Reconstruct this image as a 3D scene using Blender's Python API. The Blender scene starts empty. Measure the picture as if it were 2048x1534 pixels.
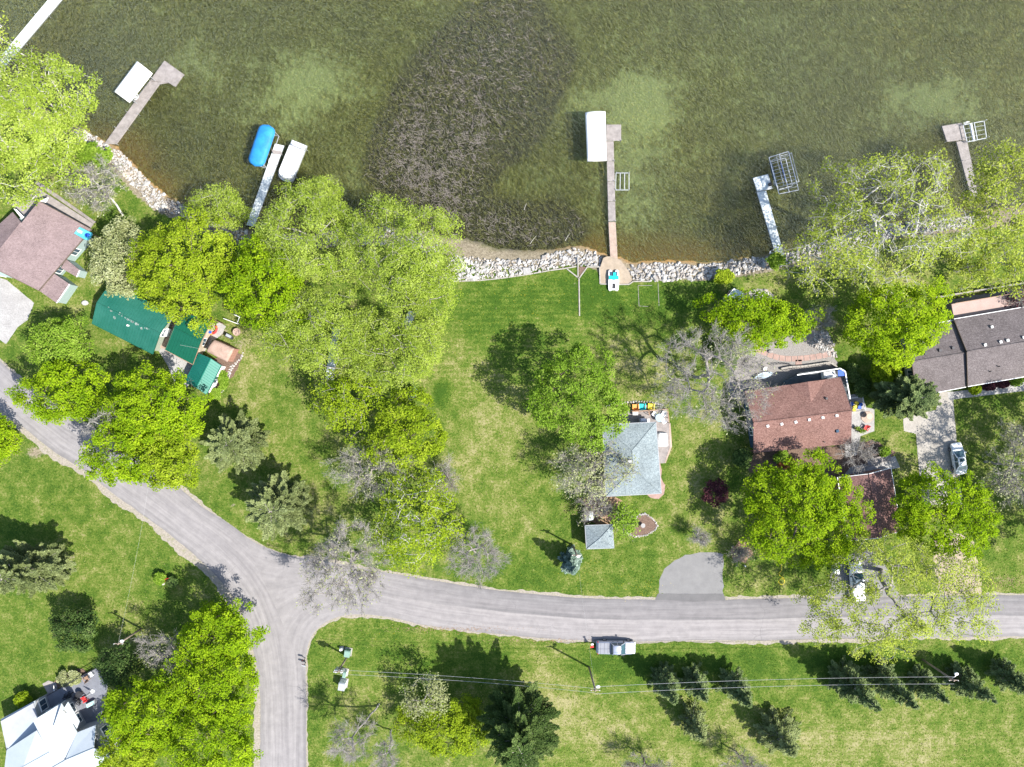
import bpy, bmesh, math, random
import numpy as np
from mathutils import Vector, Matrix

# ------------------------------------------------------------------ camera, sky, sun
S = bpy.context.scene
CAM_H = 103.0          # drone height in metres, looking straight down
FPX = 1360.0           # focal length in photo pixels (photo 2048 wide)
cd = bpy.data.cameras.new('camera'); cam = bpy.data.objects.new('camera', cd)
S.collection.objects.link(cam); S.camera = cam
cam.location = (0, 0, CAM_H); cam.rotation_euler = (0, 0, 0)
cd.sensor_fit = 'HORIZONTAL'; cd.angle = 2 * math.atan(1024 / FPX)
cd.clip_start = 0.5; cd.clip_end = 6000
SUN_EL = math.radians(50)
SX, SY = 0.880, -0.475      # horizontal direction towards the sun
w = bpy.data.worlds.new('World'); S.world = w; w.use_nodes = True
nt = w.node_tree; bg = nt.nodes['Background']
sky = nt.nodes.new('ShaderNodeTexSky'); sky.sky_type = 'NISHITA'; sky.sun_disc = False
sky.sun_elevation = SUN_EL; sky.sun_rotation = math.atan2(SX, SY)
nt.links.new(sky.outputs[0], bg.inputs[0]); bg.inputs[1].default_value = 0.12
sl = bpy.data.lights.new('sun', 'SUN'); sl.energy = 4.4; sl.angle = math.radians(0.55); sl.color = (1.0, 0.95, 0.87)
so = bpy.data.objects.new('sun', sl); S.collection.objects.link(so)
sd = Vector((SX * math.cos(SUN_EL), SY * math.cos(SUN_EL), math.sin(SUN_EL)))
so.rotation_euler = sd.to_track_quat('Z', 'Y').to_euler(); so.location = sd * 300
S.view_settings.view_transform = 'Standard'; S.view_settings.look = 'None'
S.view_settings.exposure = 1.25; S.view_settings.gamma = 1.0
S.view_settings.use_curve_mapping = False

COL = S.collection
random.seed(7)
ZW = -1.0              # lake level; land is z = 0

def P(u, v, z=0.0):
    k = (CAM_H - z) / FPX
    return ((u - 1024) * k, -(v - 767) * k, z)
def P2(u, v, z=0.0): return P(u, v, z)[:2]

# ------------------------------------------------------------------ materials
class NT:
    def __init__(s, name):
        s.m = bpy.data.materials.new(name); s.m.use_nodes = True
        s.t = s.m.node_tree; s.t.nodes.clear()
        s.out = s.t.nodes.new('ShaderNodeOutputMaterial')
    def n(s, typ, **kw):
        nd = s.t.nodes.new(typ)
        for k, v in kw.items():
            if k.startswith('_'): setattr(nd, k[1:], v)
            else:
                key = int(k[1:]) if k[0] == 'i' and k[1:].isdigit() else k.replace('__', ' ')
                if isinstance(v, bpy.types.NodeSocket): s.t.links.new(v, nd.inputs[key])
                else: nd.inputs[key].default_value = v
        return nd
    def math(s, op, a, b=0.0, c=None, clamp=False):
        nd = s.t.nodes.new('ShaderNodeMath'); nd.operation = op; nd.use_clamp = clamp
        for i, x in enumerate((a, b) if c is None else (a, b, c)):
            if isinstance(x, bpy.types.NodeSocket): s.t.links.new(x, nd.inputs[i])
            else: nd.inputs[i].default_value = x
        return nd.outputs[0]
    def mix(s, f, a, b, typ='MIX'):
        nd = s.t.nodes.new('ShaderNodeMix'); nd.data_type = 'RGBA'; nd.blend_type = typ
        for i, x in ((0, f), (6, a), (7, b)):
            if isinstance(x, bpy.types.NodeSocket): s.t.links.new(x, nd.inputs[i])
            else: nd.inputs[i].default_value = x if i == 0 else (*x, 1)
        return nd.outputs[2]
    def noise(s, scale, detail=3, rough=.55, vec=None, dist=0):
        kw = dict(Scale=scale, Detail=detail, Roughness=rough, Distortion=dist)
        if vec is not None: kw['Vector'] = vec
        return s.n('ShaderNodeTexNoise', **kw).outputs[0]
    def pos(s): return s.n('ShaderNodeNewGeometry').outputs['Position']
    def scaled(s, vec, sc):
        return s.n('ShaderNodeMapping', Vector=vec, Scale=sc).outputs[0]
    def attr(s, name): return s.n('ShaderNodeAttribute', _attribute_name=name).outputs['Fac']
    def ramp(s, f, stops):
        nd = s.t.nodes.new('ShaderNodeValToRGB'); s.t.links.new(f, nd.inputs[0])
        e = nd.color_ramp.elements
        while len(e) < len(stops): e.new(0.5)
        for i, (p, c) in enumerate(stops):
            e[i].position = p; e[i].color = (*c, 1) if not isinstance(c, (int, float)) else (c, c, c, 1)
        return nd.outputs[0]
    def bump(s, h, strength=.3, dist=.05):
        return s.n('ShaderNodeBump', Height=h, Strength=strength, Distance=dist).outputs[0]
    def done(s, surf): s.t.links.new(surf, s.out.inputs[0]); return s.m
    def principled(s, col, rough=.8, spec=.3, metal=0.0, normal=None, **kw):
        kw2 = dict(Base__Color=col if isinstance(col, bpy.types.NodeSocket) else (*col, 1), Roughness=rough, Metallic=metal)
        kw2['Specular IOR Level'] = spec
        if normal is not None: kw2['Normal'] = normal
        kw2.update(kw)
        return s.n('ShaderNodeBsdfPrincipled', **kw2).outputs[0]

def M(name, col, rough=.75, var=.18, scale=2.0, bump=0.15, bscale=25, metal=0, spec=.3, stretch=None, dirt=None, fine=.12):
    """everyday surface: colour with broad and fine unevenness, some relief"""
    t = NT(name); p = t.pos()
    pv = t.scaled(p, stretch) if stretch else p
    n = t.noise(scale, 4, .6, pv); nf = t.noise(scale * 9, 2, .5, pv)
    lo = tuple(c * (1 - var) for c in col); hi = tuple(min(1, c * (1 + var)) for c in col)
    c = t.mix(t.ramp(n, [(.3, 0.0), (.7, 1.0)]), lo, hi)
    c = t.mix(fine * 2, c, t.ramp(nf, [(.3, .3), (.7, 1.0)]), 'MULTIPLY') if fine else c
    if dirt: c = t.mix(t.ramp(t.noise(scale * .45, 5, .7, p), [(.5, 0.0), (.72, .75)]), c, dirt)
    nm = t.bump(t.noise(bscale, 3, .6, pv), bump, .03) if bump else None
    return t.done(t.principled(c, rough, spec, metal, nm))

def leaf_mat(name, dark, mid, light, trans=.3):
    t = NT(name); f = t.attr('tone')
    c = t.ramp(f, [(0.0, dark), (.5, mid), (1.0, light)])
    d = t.n('ShaderNodeBsdfDiffuse', Color=c).outputs[0]
    tr = t.n('ShaderNodeBsdfTranslucent', Color=t.mix(1.0, c, (1.15, 1.1, .55), 'MULTIPLY')).outputs[0]
    return t.done(t.n('ShaderNodeMixShader', i0=trans, i1=d, i2=tr).outputs[0])

def shingle(name, a, b, c):
    t = NT(name); p = t.pos()
    n = t.noise(5.5, 2, .5, p); n2 = t.noise(.5, 4, .6, p)
    col = t.ramp(n, [(.3, a), (.5, b), (.72, c)])
    col = t.mix(.5, col, t.ramp(n2, [(.3, .5), (.7, 1.0)]), 'MULTIPLY')
    br = t.n('ShaderNodeTexBrick', Vector=p, Scale=1.0, Color1=(1, 1, 1, 1), Color2=(.72, .72, .72, 1), Mortar=(.45, .45, .45, 1))
    br.inputs['Mortar Size'].default_value = .012; br.inputs['Brick Width'].default_value = .33; br.inputs['Row Height'].default_value = .15
    col = t.mix(.55, col, br.outputs[0], 'MULTIPLY')
    return t.done(t.principled(col, .95, .1, 0, t.bump(br.outputs[0], .4, .01)))

def painted_metal(name, col, fade, rough=.42):
    t = NT(name); p = t.pos()
    n = t.noise(.35, 5, .65, p); n2 = t.noise(9, 3, .6, p)
    c = t.mix(t.ramp(n, [(.35, 0.0), (.7, 1.0)]), col, fade)
    c = t.mix(.25, c, t.ramp(n2, [(.3, .6), (.7, 1.0)]), 'MULTIPLY')
    return t.done(t.principled(c, rough, .4, .1, t.bump(n2, .05, .02)))

def glass(name, col=(.03, .05, .07), rough=.08):
    t = NT(name); return t.done(t.principled(t.mix(t.noise(.9, 2, .5, t.pos()), col, tuple(x * 1.8 for x in col)), rough, .8))

def car_paint(name, col, metal=.4):
    t = NT(name); n = t.noise(3, 4, .6, t.pos())
    c = t.mix(t.ramp(n, [(.35, 0.0), (.75, .35)]), col, tuple(x * .8 for x in col))
    return t.done(t.principled(c, .28, .5, metal, None, Coat__Weight=.5, Coat__Roughness=.06))

MT = {}
# lawn and earth
def grass_material():
    t = NT('lawn_grass'); p = t.pos()
    big = t.noise(.09, 4, .6, p); mid = t.noise(.55, 4, .62, p); small = t.noise(3.2, 4, .7, p); fine = t.noise(11, 3, .75, p)
    mow = t.n('ShaderNodeTexWave', Vector=p, Scale=.36, Distortion=3.5, Detail=3, _wave_type='BANDS', _bands_direction='Y').outputs[1]
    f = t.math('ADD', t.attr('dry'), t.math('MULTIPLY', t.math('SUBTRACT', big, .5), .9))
    f = t.math('ADD', f, t.math('MULTIPLY', t.math('SUBTRACT', mid, .5), 1.35))
    f = t.math('ADD', f, t.math('MULTIPLY', t.math('SUBTRACT', small, .5), 1.5))
    f = t.math('ADD', f, t.math('MULTIPLY', t.math('SUBTRACT', fine, .5), 1.1))
    f = t.math('ADD', f, t.math('MULTIPLY', t.math('MULTIPLY', t.math('SUBTRACT', mow, .5), t.attr('mow')), .13))
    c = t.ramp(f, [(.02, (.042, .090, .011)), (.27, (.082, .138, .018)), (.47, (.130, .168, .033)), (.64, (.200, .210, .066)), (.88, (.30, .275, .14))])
    dirtf = t.math('ADD', t.attr('dirt'), t.math('MULTIPLY', t.math('SUBTRACT', small, .5), .9))
    dirtf = t.ramp(t.math('ADD', dirtf, t.math('MULTIPLY', t.math('SUBTRACT', fine, .5), .5)), [(.42, 0.0), (.62, 1.0)])
    earth = t.ramp(t.math('ADD', small, t.math('SUBTRACT', fine, .5)), [(.3, (.15, .125, .085)), (.7, (.32, .275, .20))])
    c = t.mix(dirtf, c, earth)
    c = t.mix(.6, c, t.ramp(t.math('ADD', t.math('MULTIPLY', fine, .5), t.math('MULTIPLY', t.noise(5.0, 3, .8, p), .5)), [(.38, .3), (.58, 1.0)]), 'MULTIPLY')
    # lake bed where the ground dips under the water
    weed = t.math('ADD', t.attr('weed'), t.math('MULTIPLY', t.math('SUBTRACT', t.noise(.35, 6, .75, p), .5), 1.2))
    pale = t.math('ADD', t.attr('pale'), t.math('MULTIPLY', t.math('SUBTRACT', t.math('ADD', t.math('MULTIPLY', t.noise(.35, 6, .72, p), .62), t.math('MULTIPLY', t.noise(1.3, 5, .75, p), .38)), .5), 2.0))
    streak = t.noise(1.6, 4, .7, t.scaled(p, (1.0, .5, 1)))
    bed = t.ramp(t.math('ADD', t.math('MULTIPLY', pale, .6), t.math('MULTIPLY', streak, .5)),
                 [(.2, (.028, .033, .011)), (.42, (.068, .073, .022)), (.58, (.12, .132, .048)), (.8, (.37, .43, .26))])
    bed = t.mix(t.math('MULTIPLY', t.attr('sand'), 1.0, clamp=True), bed, t.ramp(small, [(.3, (.17, .092, .028)), (.7, (.31, .195, .07))]))
    bed = t.mix(t.ramp(weed, [(.28, 0.0), (.66, 1.0)]), bed, t.ramp(streak, [(.3, (.018, .018, .019)), (.7, (.055, .050, .050))]))
    c = t.mix(t.attr('bed'), c, bed)
    h = t.math('ADD', t.math('MULTIPLY', fine, .5), t.math('MULTIPLY', small, .8))
    return t.done(t.principled(c, .95, .08, 0, t.bump(h, .55, .12)))

def water_material():
    t = NT('lake_water'); p = t.pos()
    pr = t.scaled(t.n('ShaderNodeMapping', Vector=p, Rotation=(0, 0, math.radians(50))).outputs[0], (.5, 1.15, 1))
    w1 = t.noise(3.3, 4, .68, pr, .7); w2 = t.noise(8.5, 2, .6, pr, .4)
    gust = t.ramp(t.noise(.035, 3, .5, p), [(.3, .55), (.7, 1.0)])
    h = t.math('MULTIPLY', t.math('ADD', w1, t.math('MULTIPLY', w2, .35)), gust)
    nm = t.bump(h, 1.0, .75)
    turb_crest_light = t.mix(t.ramp(t.noise(.03, 4, .6, p), [(.35, 0.0), (.65, 1.0)]), (.22, .235, .085), (.27, .26, .062))
    dif = t.n('ShaderNodeBsdfDiffuse', Color=turb_crest_light, Normal=nm).outputs[0]
    tra = t.n('ShaderNodeBsdfTransparent', Color=(.88, .91, .70, 1)).outputs[0]
    hh = t.ramp(t.math('ADD', t.math('MULTIPLY', w1, .55), t.math('MULTIPLY', w2, .45)), [(.47, 0.0), (.64, .52)])  # wave crests mixed paler over the dark bed, painting ripple light into the colour
    body = t.n('ShaderNodeMixShader', i0=hh, i1=tra, i2=dif).outputs[0]
    gl = t.n('ShaderNodeBsdfGlossy', Color=(.62, .62, .52, 1), Roughness=.22, Normal=nm).outputs[0]
    fr = t.n('ShaderNodeFresnel', IOR=1.33, Normal=nm).outputs[0]
    return t.done(t.n('ShaderNodeMixShader', i0=fr, i1=body, i2=gl).outputs[0])

def asphalt_material(name, light, dark, lanes, fade=None):
    t = NT(name); p = t.pos()
    l = t.attr('lane'); s = t.attr('along')
    vec = t.n('ShaderNodeCombineXYZ', X=t.math('MULTIPLY', s, .045), Y=t.math('MULTIPLY', l, 7.0)).outputs[0]
    st = t.noise(2.2, 5, .6, vec); n = t.noise(.8, 5, .65, p); fi = t.noise(22, 2, .7, p)
    wob = t.math('ADD', l, t.math('MULTIPLY', t.math('SUBTRACT', t.noise(.12, 2, .5, p), .5), .07))
    base = t.ramp(wob, lanes)
    if fade: base = t.mix(t.n('ShaderNodeMapRange', Value=s, i1=fade[0], i2=fade[1]).outputs[0], (.99, .98, .98), base)
    f = t.math('ADD', t.math('MULTIPLY', st, .7), t.math('MULTIPLY', n, .5))
    c = t.mix(t.ramp(f, [(.45, 0.0), (.75, 1.0)]), dark, light)
    c = t.mix(1.0, c, base, 'MULTIPLY')
    cr = t.n('ShaderNodeTexVoronoi', Vector=t.n('ShaderNodeVectorMath', i0=p, i1=t.n('ShaderNodeTexNoise', Vector=p, Scale=.7).outputs[1]).outputs[0], Scale=.16, _feature='DISTANCE_TO_EDGE').outputs[0]
    crm = t.math('MULTIPLY', t.ramp(cr, [(0.0, 1.0), (.006, 0.0)]), t.ramp(t.noise(.2, 2, .5, p), [(.56, 0.0), (.66, .45)]))
    c = t.mix(crm, c, (.06, .06, .06))
    c = t.mix(.4, c, t.ramp(fi, [(.3, .6), (.65, 1.0)]), 'MULTIPLY')
    return t.done(t.principled(c, .9, .2, 0, t.bump(fi, .25, .01)))

MT['grass'] = grass_material(); MT['water'] = water_material()
MT['road'] = asphalt_material('road_asphalt', (.272, .26, .258), (.188, .18, .181),
    [(0.0, (.62, .62, .63)), (.1, (.78, .78, .79)), (.38, (.82, .81, .82)), (.47, (.70, .70, .71)), (.5, (1.12, 1.1, 1.09)), (.62, (1.02, 1.0, 1.0)), (.9, (1.08, 1.06, 1.06)), (1.0, (.85, .84, .84))], (14, 34))
MT['road_a'] = asphalt_material('curve_asphalt', (.272, .26, .258), (.188, .18, .181), [(0.0, (.75, .75, .76)), (.1, (.93, .92, .93)), (.27, (1.03, 1.02, 1.02)), (.45, (.94, .93, .94)), (.7, (1.05, 1.04, 1.04)), (.92, (.97, .96, .96)), (1.0, (.82, .82, .82))])
MT['pad'] = asphalt_material('pad_asphalt', (.235, .232, .228), (.175, .172, .172), [(0.0, (.9, .9, .9)), (1.0, (1, 1, 1))])
MT['apron'] = asphalt_material('apron_asphalt', (.17, .165, .165), (.12, .118, .12), [(0.0, (.9, .9, .9)), (1.0, (1, 1, 1))])
MT['gravel'] = M('shoulder_gravel', (.33, .295, .25), .95, .25, 4, .6, 14, spec=.1, fine=.3, dirt=(.16, .17, .07))
MT['concrete'] = M('drive_concrete', (.36, .335, .30), .9, .14, .7, .2, 18, fine=.2, dirt=(.24, .22, .19))
MT['concrete_grey'] = M('pale_concrete', (.345, .335, .325), .9, .14, .6, .2, 18, fine=.2, dirt=(.23, .22, .215))
MT['sand'] = M('beach_sand', (.33, .27, .205), .95, .16, 1.5, .25, 12, fine=.2, dirt=(.3, .24, .17))
MT['bedgravel'] = M('garden_gravel', (.30, .28, .262), .95, .35, 7, .8, 12, spec=.1, fine=.4)
MT['mulch'] = M('bark_mulch', (.19, .13, .10), .95, .35, 6, .7, 14, spec=.05, fine=.4)
MT['redpaver'] = M('red_paver', (.315, .215, .185), .9, .18, 1.6, .3, 20)
MT['rock'] = M('riprap_rock', (.40, .385, .365), .9, .48, 1.3, .5, 7, spec=.15, fine=.2, dirt=(.36, .28, .21))
MT['rock_dark'] = M('boulder_rock', (.27, .25, .24), .9, .35, 2.3, .5, 7, spec=.15, fine=.2)
MT['wood_grey'] = M('weathered_boards', (.29, .262, .25), .85, .22, 1.6, .3, 20, stretch=(1, 1, 1), fine=.2)
MT['wood_tan'] = M('tan_boards', (.39, .30, .245), .85, .16, 1.4, .3, 20, fine=.2)
MT['wood_brown'] = M('brown_stained_boards', (.31, .20, .135), .8, .25, 1.6, .3, 20, fine=.2)
MT['wood_dark'] = M('charcoal_boards', (.10, .115, .125), .8, .2, 1.6, .3, 20, fine=.2)
MT['deck_blue'] = M('bluegrey_deck_boards', (.185, .195, .225), .8, .12, 1.4, .2, 20)
MT['wood_pole'] = M('utility_pole_wood', (.25, .20, .16), .9, .25, 2, .3, 14)
MT['white_panel'] = M('white_dock_panel', (.56, .60, .60), .55, .06, .8, .08, 15, dirt=(.42, .46, .45))
MT['alu'] = M('aluminium', (.62, .63, .64), .38, .1, 2, .05, 20, metal=.75)
MT['galv'] = M('galvanised_steel', (.50, .52, .53), .5, .15, 2, .05, 20, metal=.55)
MT['white_fabric'] = M('white_canopy_fabric', (.80, .79, .76), .8, .04, .6, .12, 6, fine=.05)
MT['blue_fabric'] = M('blue_canopy_fabric', (.022, .21, .52), .6, .3, .7, .25, 4, fine=.1)
MT['white_paint'] = M('white_paint', (.76, .76, .75), .6, .05, 1, .05, 20, fine=.05)
MT['black'] = M('black_rubber', (.02, .02, .021), .8, .2, 3, .1, 20)
MT['dark_metal'] = M('dark_metal', (.05, .05, .055), .5, .2, 3, .1, 20, metal=.4)
MT['roof_mauve'] = shingle('mauve_shingles', (.19, .142, .142), (.235, .178, .178), (.28, .215, .212))
MT['roof_red'] = shingle('redbrown_shingles', (.145, .08, .068), (.215, .122, .104), (.285, .175, .15))
MT['roof_dark'] = shingle('dark_redbrown_shingles', (.15, .085, .075), (.21, .12, .11), (.28, .17, .155))
MT['roof_charcoal'] = shingle('greybrown_shingles', (.11, .094, .094), (.15, .13, .13), (.20, .178, .178))
MT['roof_blue'] = shingle('bluegrey_shingles', (.165, .20, .215), (.235, .28, .295), (.32, .37, .38))
MT['roof_brown'] = M('rolled_brown_roofing', (.38, .27, .22), .9, .2, 1.2, .2, 14, dirt=(.25, .17, .13))
MT['metal_green'] = painted_metal('green_roof_sheet', (.005, .085, .05), (.008, .10, .06))
MT['metal_green_old'] = painted_metal('faded_green_roof_sheet', (.010, .105, .074), (.026, .140, .105), .5)
MT['metal_teal'] = painted_metal('teal_roof_sheet', (.005, .115, .086), (.010, .14, .105))
MT['bare_metal'] = M('bare_flaked_metal', (.21, .25, .23), .6, .4, 5, .1, 20)
MT['metal_white'] = painted_metal('white_roof_sheet', (.37, .415, .45), (.43, .47, .50), .5)
MT['siding_teal'] = M('grey_teal_siding', (.27, .35, .34), .8, .08, 1, .2, 3, stretch=(.1, .1, 5))
MT['siding_blue'] = M('dark_blue_siding', (.035, .075, .125), .8, .1, 1, .2, 3, stretch=(.1, .1, 5))
MT['siding_grey'] = M('grey_siding', (.33, .34, .36), .8, .08, 1, .2, 3, stretch=(.1, .1, 5))
MT['siding_tan'] = M('tan_siding', (.45, .38, .29), .8, .08, 1, .2, 3, stretch=(.1, .1, 5))
MT['siding_green'] = M('sage_siding', (.28, .31, .25), .8, .08, 1, .2, 3, stretch=(.1, .1, 5))
MT['brick_red'] = M('red_brick', (.30, .16, .12), .9, .2, 4, .3, 10)
MT['pink_deck'] = M('pinkish_deck_coating', (.36, .265, .235), .8, .08, 1, .1, 18)
MT['fascia_white'] = M('white_fascia', (.78, .78, .77), .55, .04, 1, .03, 20, fine=.04)
MT['glass'] = glass('window_glass'); MT['glass_car'] = glass('car_glass', (.035, .07, .085), .05)
t_ = NT('clear_panel')
MT['clear_panel'] = t_.done(t_.n('ShaderNodeMixShader', i0=.5, i1=t_.n('ShaderNodeBsdfTransparent', Color=(.8, .88, .9, 1)).outputs[0], i2=t_.principled((.55, .66, .68), .25, .5)).outputs[0])
MT['teal_plastic'] = M('teal_plastic', (.01, .42, .43), .4, .06, 1, .03, 20, fine=.05)
MT['cyan_plastic'] = M('cyan_plastic', (.10, .52, .62), .4, .3, .9, .03, 20, fine=.05)
MT['blue_plastic'] = M('blue_plastic', (.02, .09, .42), .45, .1, 1, .03, 20, fine=.05)
MT['orange_plastic'] = M('orange_plastic', (.75, .26, .05), .5, .06, 1, .03, 20, fine=.05)
MT['yellow_plastic'] = M('yellow_plastic', (.74, .58, .03), .5, .06, 1, .03, 20, fine=.05)
MT['red_plastic'] = M('red_plastic', (.55, .03, .03), .5, .08, 1, .03, 20, fine=.05)
MT['green_plastic'] = M('green_plastic', (.03, .33, .09), .5, .08, 1, .03, 20, fine=.05)
MT['white_plastic'] = M('white_plastic', (.74, .75, .75), .45, .05, 1, .03, 20, fine=.04)
MT['pad_green'] = M('utility_box_green', (.19, .30, .25), .6, .08, 1, .05, 20)
MT['silver_paint'] = car_paint('silver_blue_paint', (.42, .45, .52), .55)
MT['grey_cover'] = M('grey_vinyl_cover', (.21, .22, .25), .6, .06, 1, .05, 20)
MT['white_paint_car'] = car_paint('white_car_paint', (.78, .80, .80), .05)
MT['rim'] = M('wheel_rim', (.45, .45, .46), .35, .1, 3, .03, 20, metal=.7)
MT['lamp_red'] = M('tail_lamp', (.42, .02, .02), .25, .05, 2, 0, spec=.6)
MT['lamp_clear'] = M('head_lamp', (.70, .72, .74), .15, .05, 2, 0, spec=.7)
MT['stone_wall'] = M('stone_edging', (.34, .315, .28), .9, .2, 2.2, .4, 9, fine=.2)
MT['bark_grey'] = M('grey_bark', (.33, .30, .27), .95, .25, 3, .4, 9, fine=.2)
MT['bark_pale'] = M('pale_bark', (.50, .48, .43), .95, .2, 3, .4, 9, fine=.2)
MT['bark_dark'] = M('dark_bark', (.13, .10, .08), .95, .25, 3, .4, 9, fine=.2)
MT['twig'] = M('bare_twigs', (.28, .26, .24), .95, .3, 2, 0, fine=0)
MT['reed'] = M('dead_reed', (.165, .145, .13), .95, .5, 6, 0, fine=.2)
MT['wire'] = M('wire', (.45, .45, .45), .5, .1, 1, 0, metal=.3)
MT['dandelion'] = M('dandelion_yellow', (.72, .52, .02), .8, .1, 1, 0)
MT['leaf_litter'] = M('dry_leaf_litter', (.33, .22, .14), .95, .4, 8, .3, 14, fine=.3)
LF = {
 'turf': leaf_mat('turf_blades', (.045, .11, .008), (.145, .195, .03), (.33, .30, .15), .2),
 'maple': leaf_mat('maple_leaves', (.090, .168, .006), (.180, .288, .010), (.30, .41, .018)),
 'lime':  leaf_mat('yellowgreen_leaves', (.098, .158, .008), (.192, .272, .014), (.31, .39, .03)),
 'green': leaf_mat('fresh_green_leaves', (.078, .150, .011), (.158, .265, .026), (.27, .375, .06)),
 'willow': leaf_mat('willow_leaves', (.135, .20, .020), (.25, .335, .044), (.39, .47, .10)),
 'cotton': leaf_mat('cottonwood_leaves', (.15, .195, .022), (.26, .325, .042), (.40, .455, .085)),
 'bud': leaf_mat('pale_bud_leaves', (.15, .17, .06), (.28, .31, .14), (.43, .45, .26)),
 'pine': leaf_mat('pine_needles', (.052, .075, .026), (.14, .172, .062), (.28, .325, .14), .12),
 'spruce': leaf_mat('spruce_needles', (.040, .068, .024), (.10, .140, .052), (.22, .27, .11), .1),
 'blue': leaf_mat('blue_spruce_needles', (.04, .075, .055), (.12, .18, .14), (.28, .36, .30), .1),
 'dark': leaf_mat('dark_evergreen_leaves', (.022, .046, .014), (.06, .10, .026), (.14, .19, .06), .12),
 'purple': leaf_mat('purple_leaves', (.022, .010, .014), (.06, .020, .028), (.13, .055, .06), .2),
 'rust': leaf_mat('rust_leaves', (.12, .05, .02), (.26, .11, .04), (.38, .2, .08), .2),
}
# ------------------------------------------------------------------ mesh building and tagging
OFF = {}          # object name -> world offset of the thing its vertices are relative to

def tag(o, label=None, cat=None, group=None, kind=None):
    if label: o['label'] = label
    if cat: o['category'] = cat
    if group: o['group'] = group
    if kind: o['kind'] = kind
    return o

def T(name, label, cat, loc=(0, 0, 0), rz=0.0, group=None):
    o = bpy.data.objects.new(name, None); COL.objects.link(o)
    o.empty_display_size = .3; o.location = loc; o.rotation_euler = (0, 0, rz)
    OFF[o] = np.array(loc, float); tag(o, label, cat, group); return o

def link_mesh(name, me, mats, parent=None, smooth=False):
    for m in (mats if isinstance(mats, (list, tuple)) else [mats]): me.materials.append(m)
    if smooth:
        me.polygons.foreach_set('use_smooth', np.ones(len(me.polygons), bool))
    o = bpy.data.objects.new(name, me); COL.objects.link(o)
    if parent is not None: o.parent = parent; OFF[o] = OFF[parent]
    else: OFF[o] = np.zeros(3)
    return o

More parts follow.
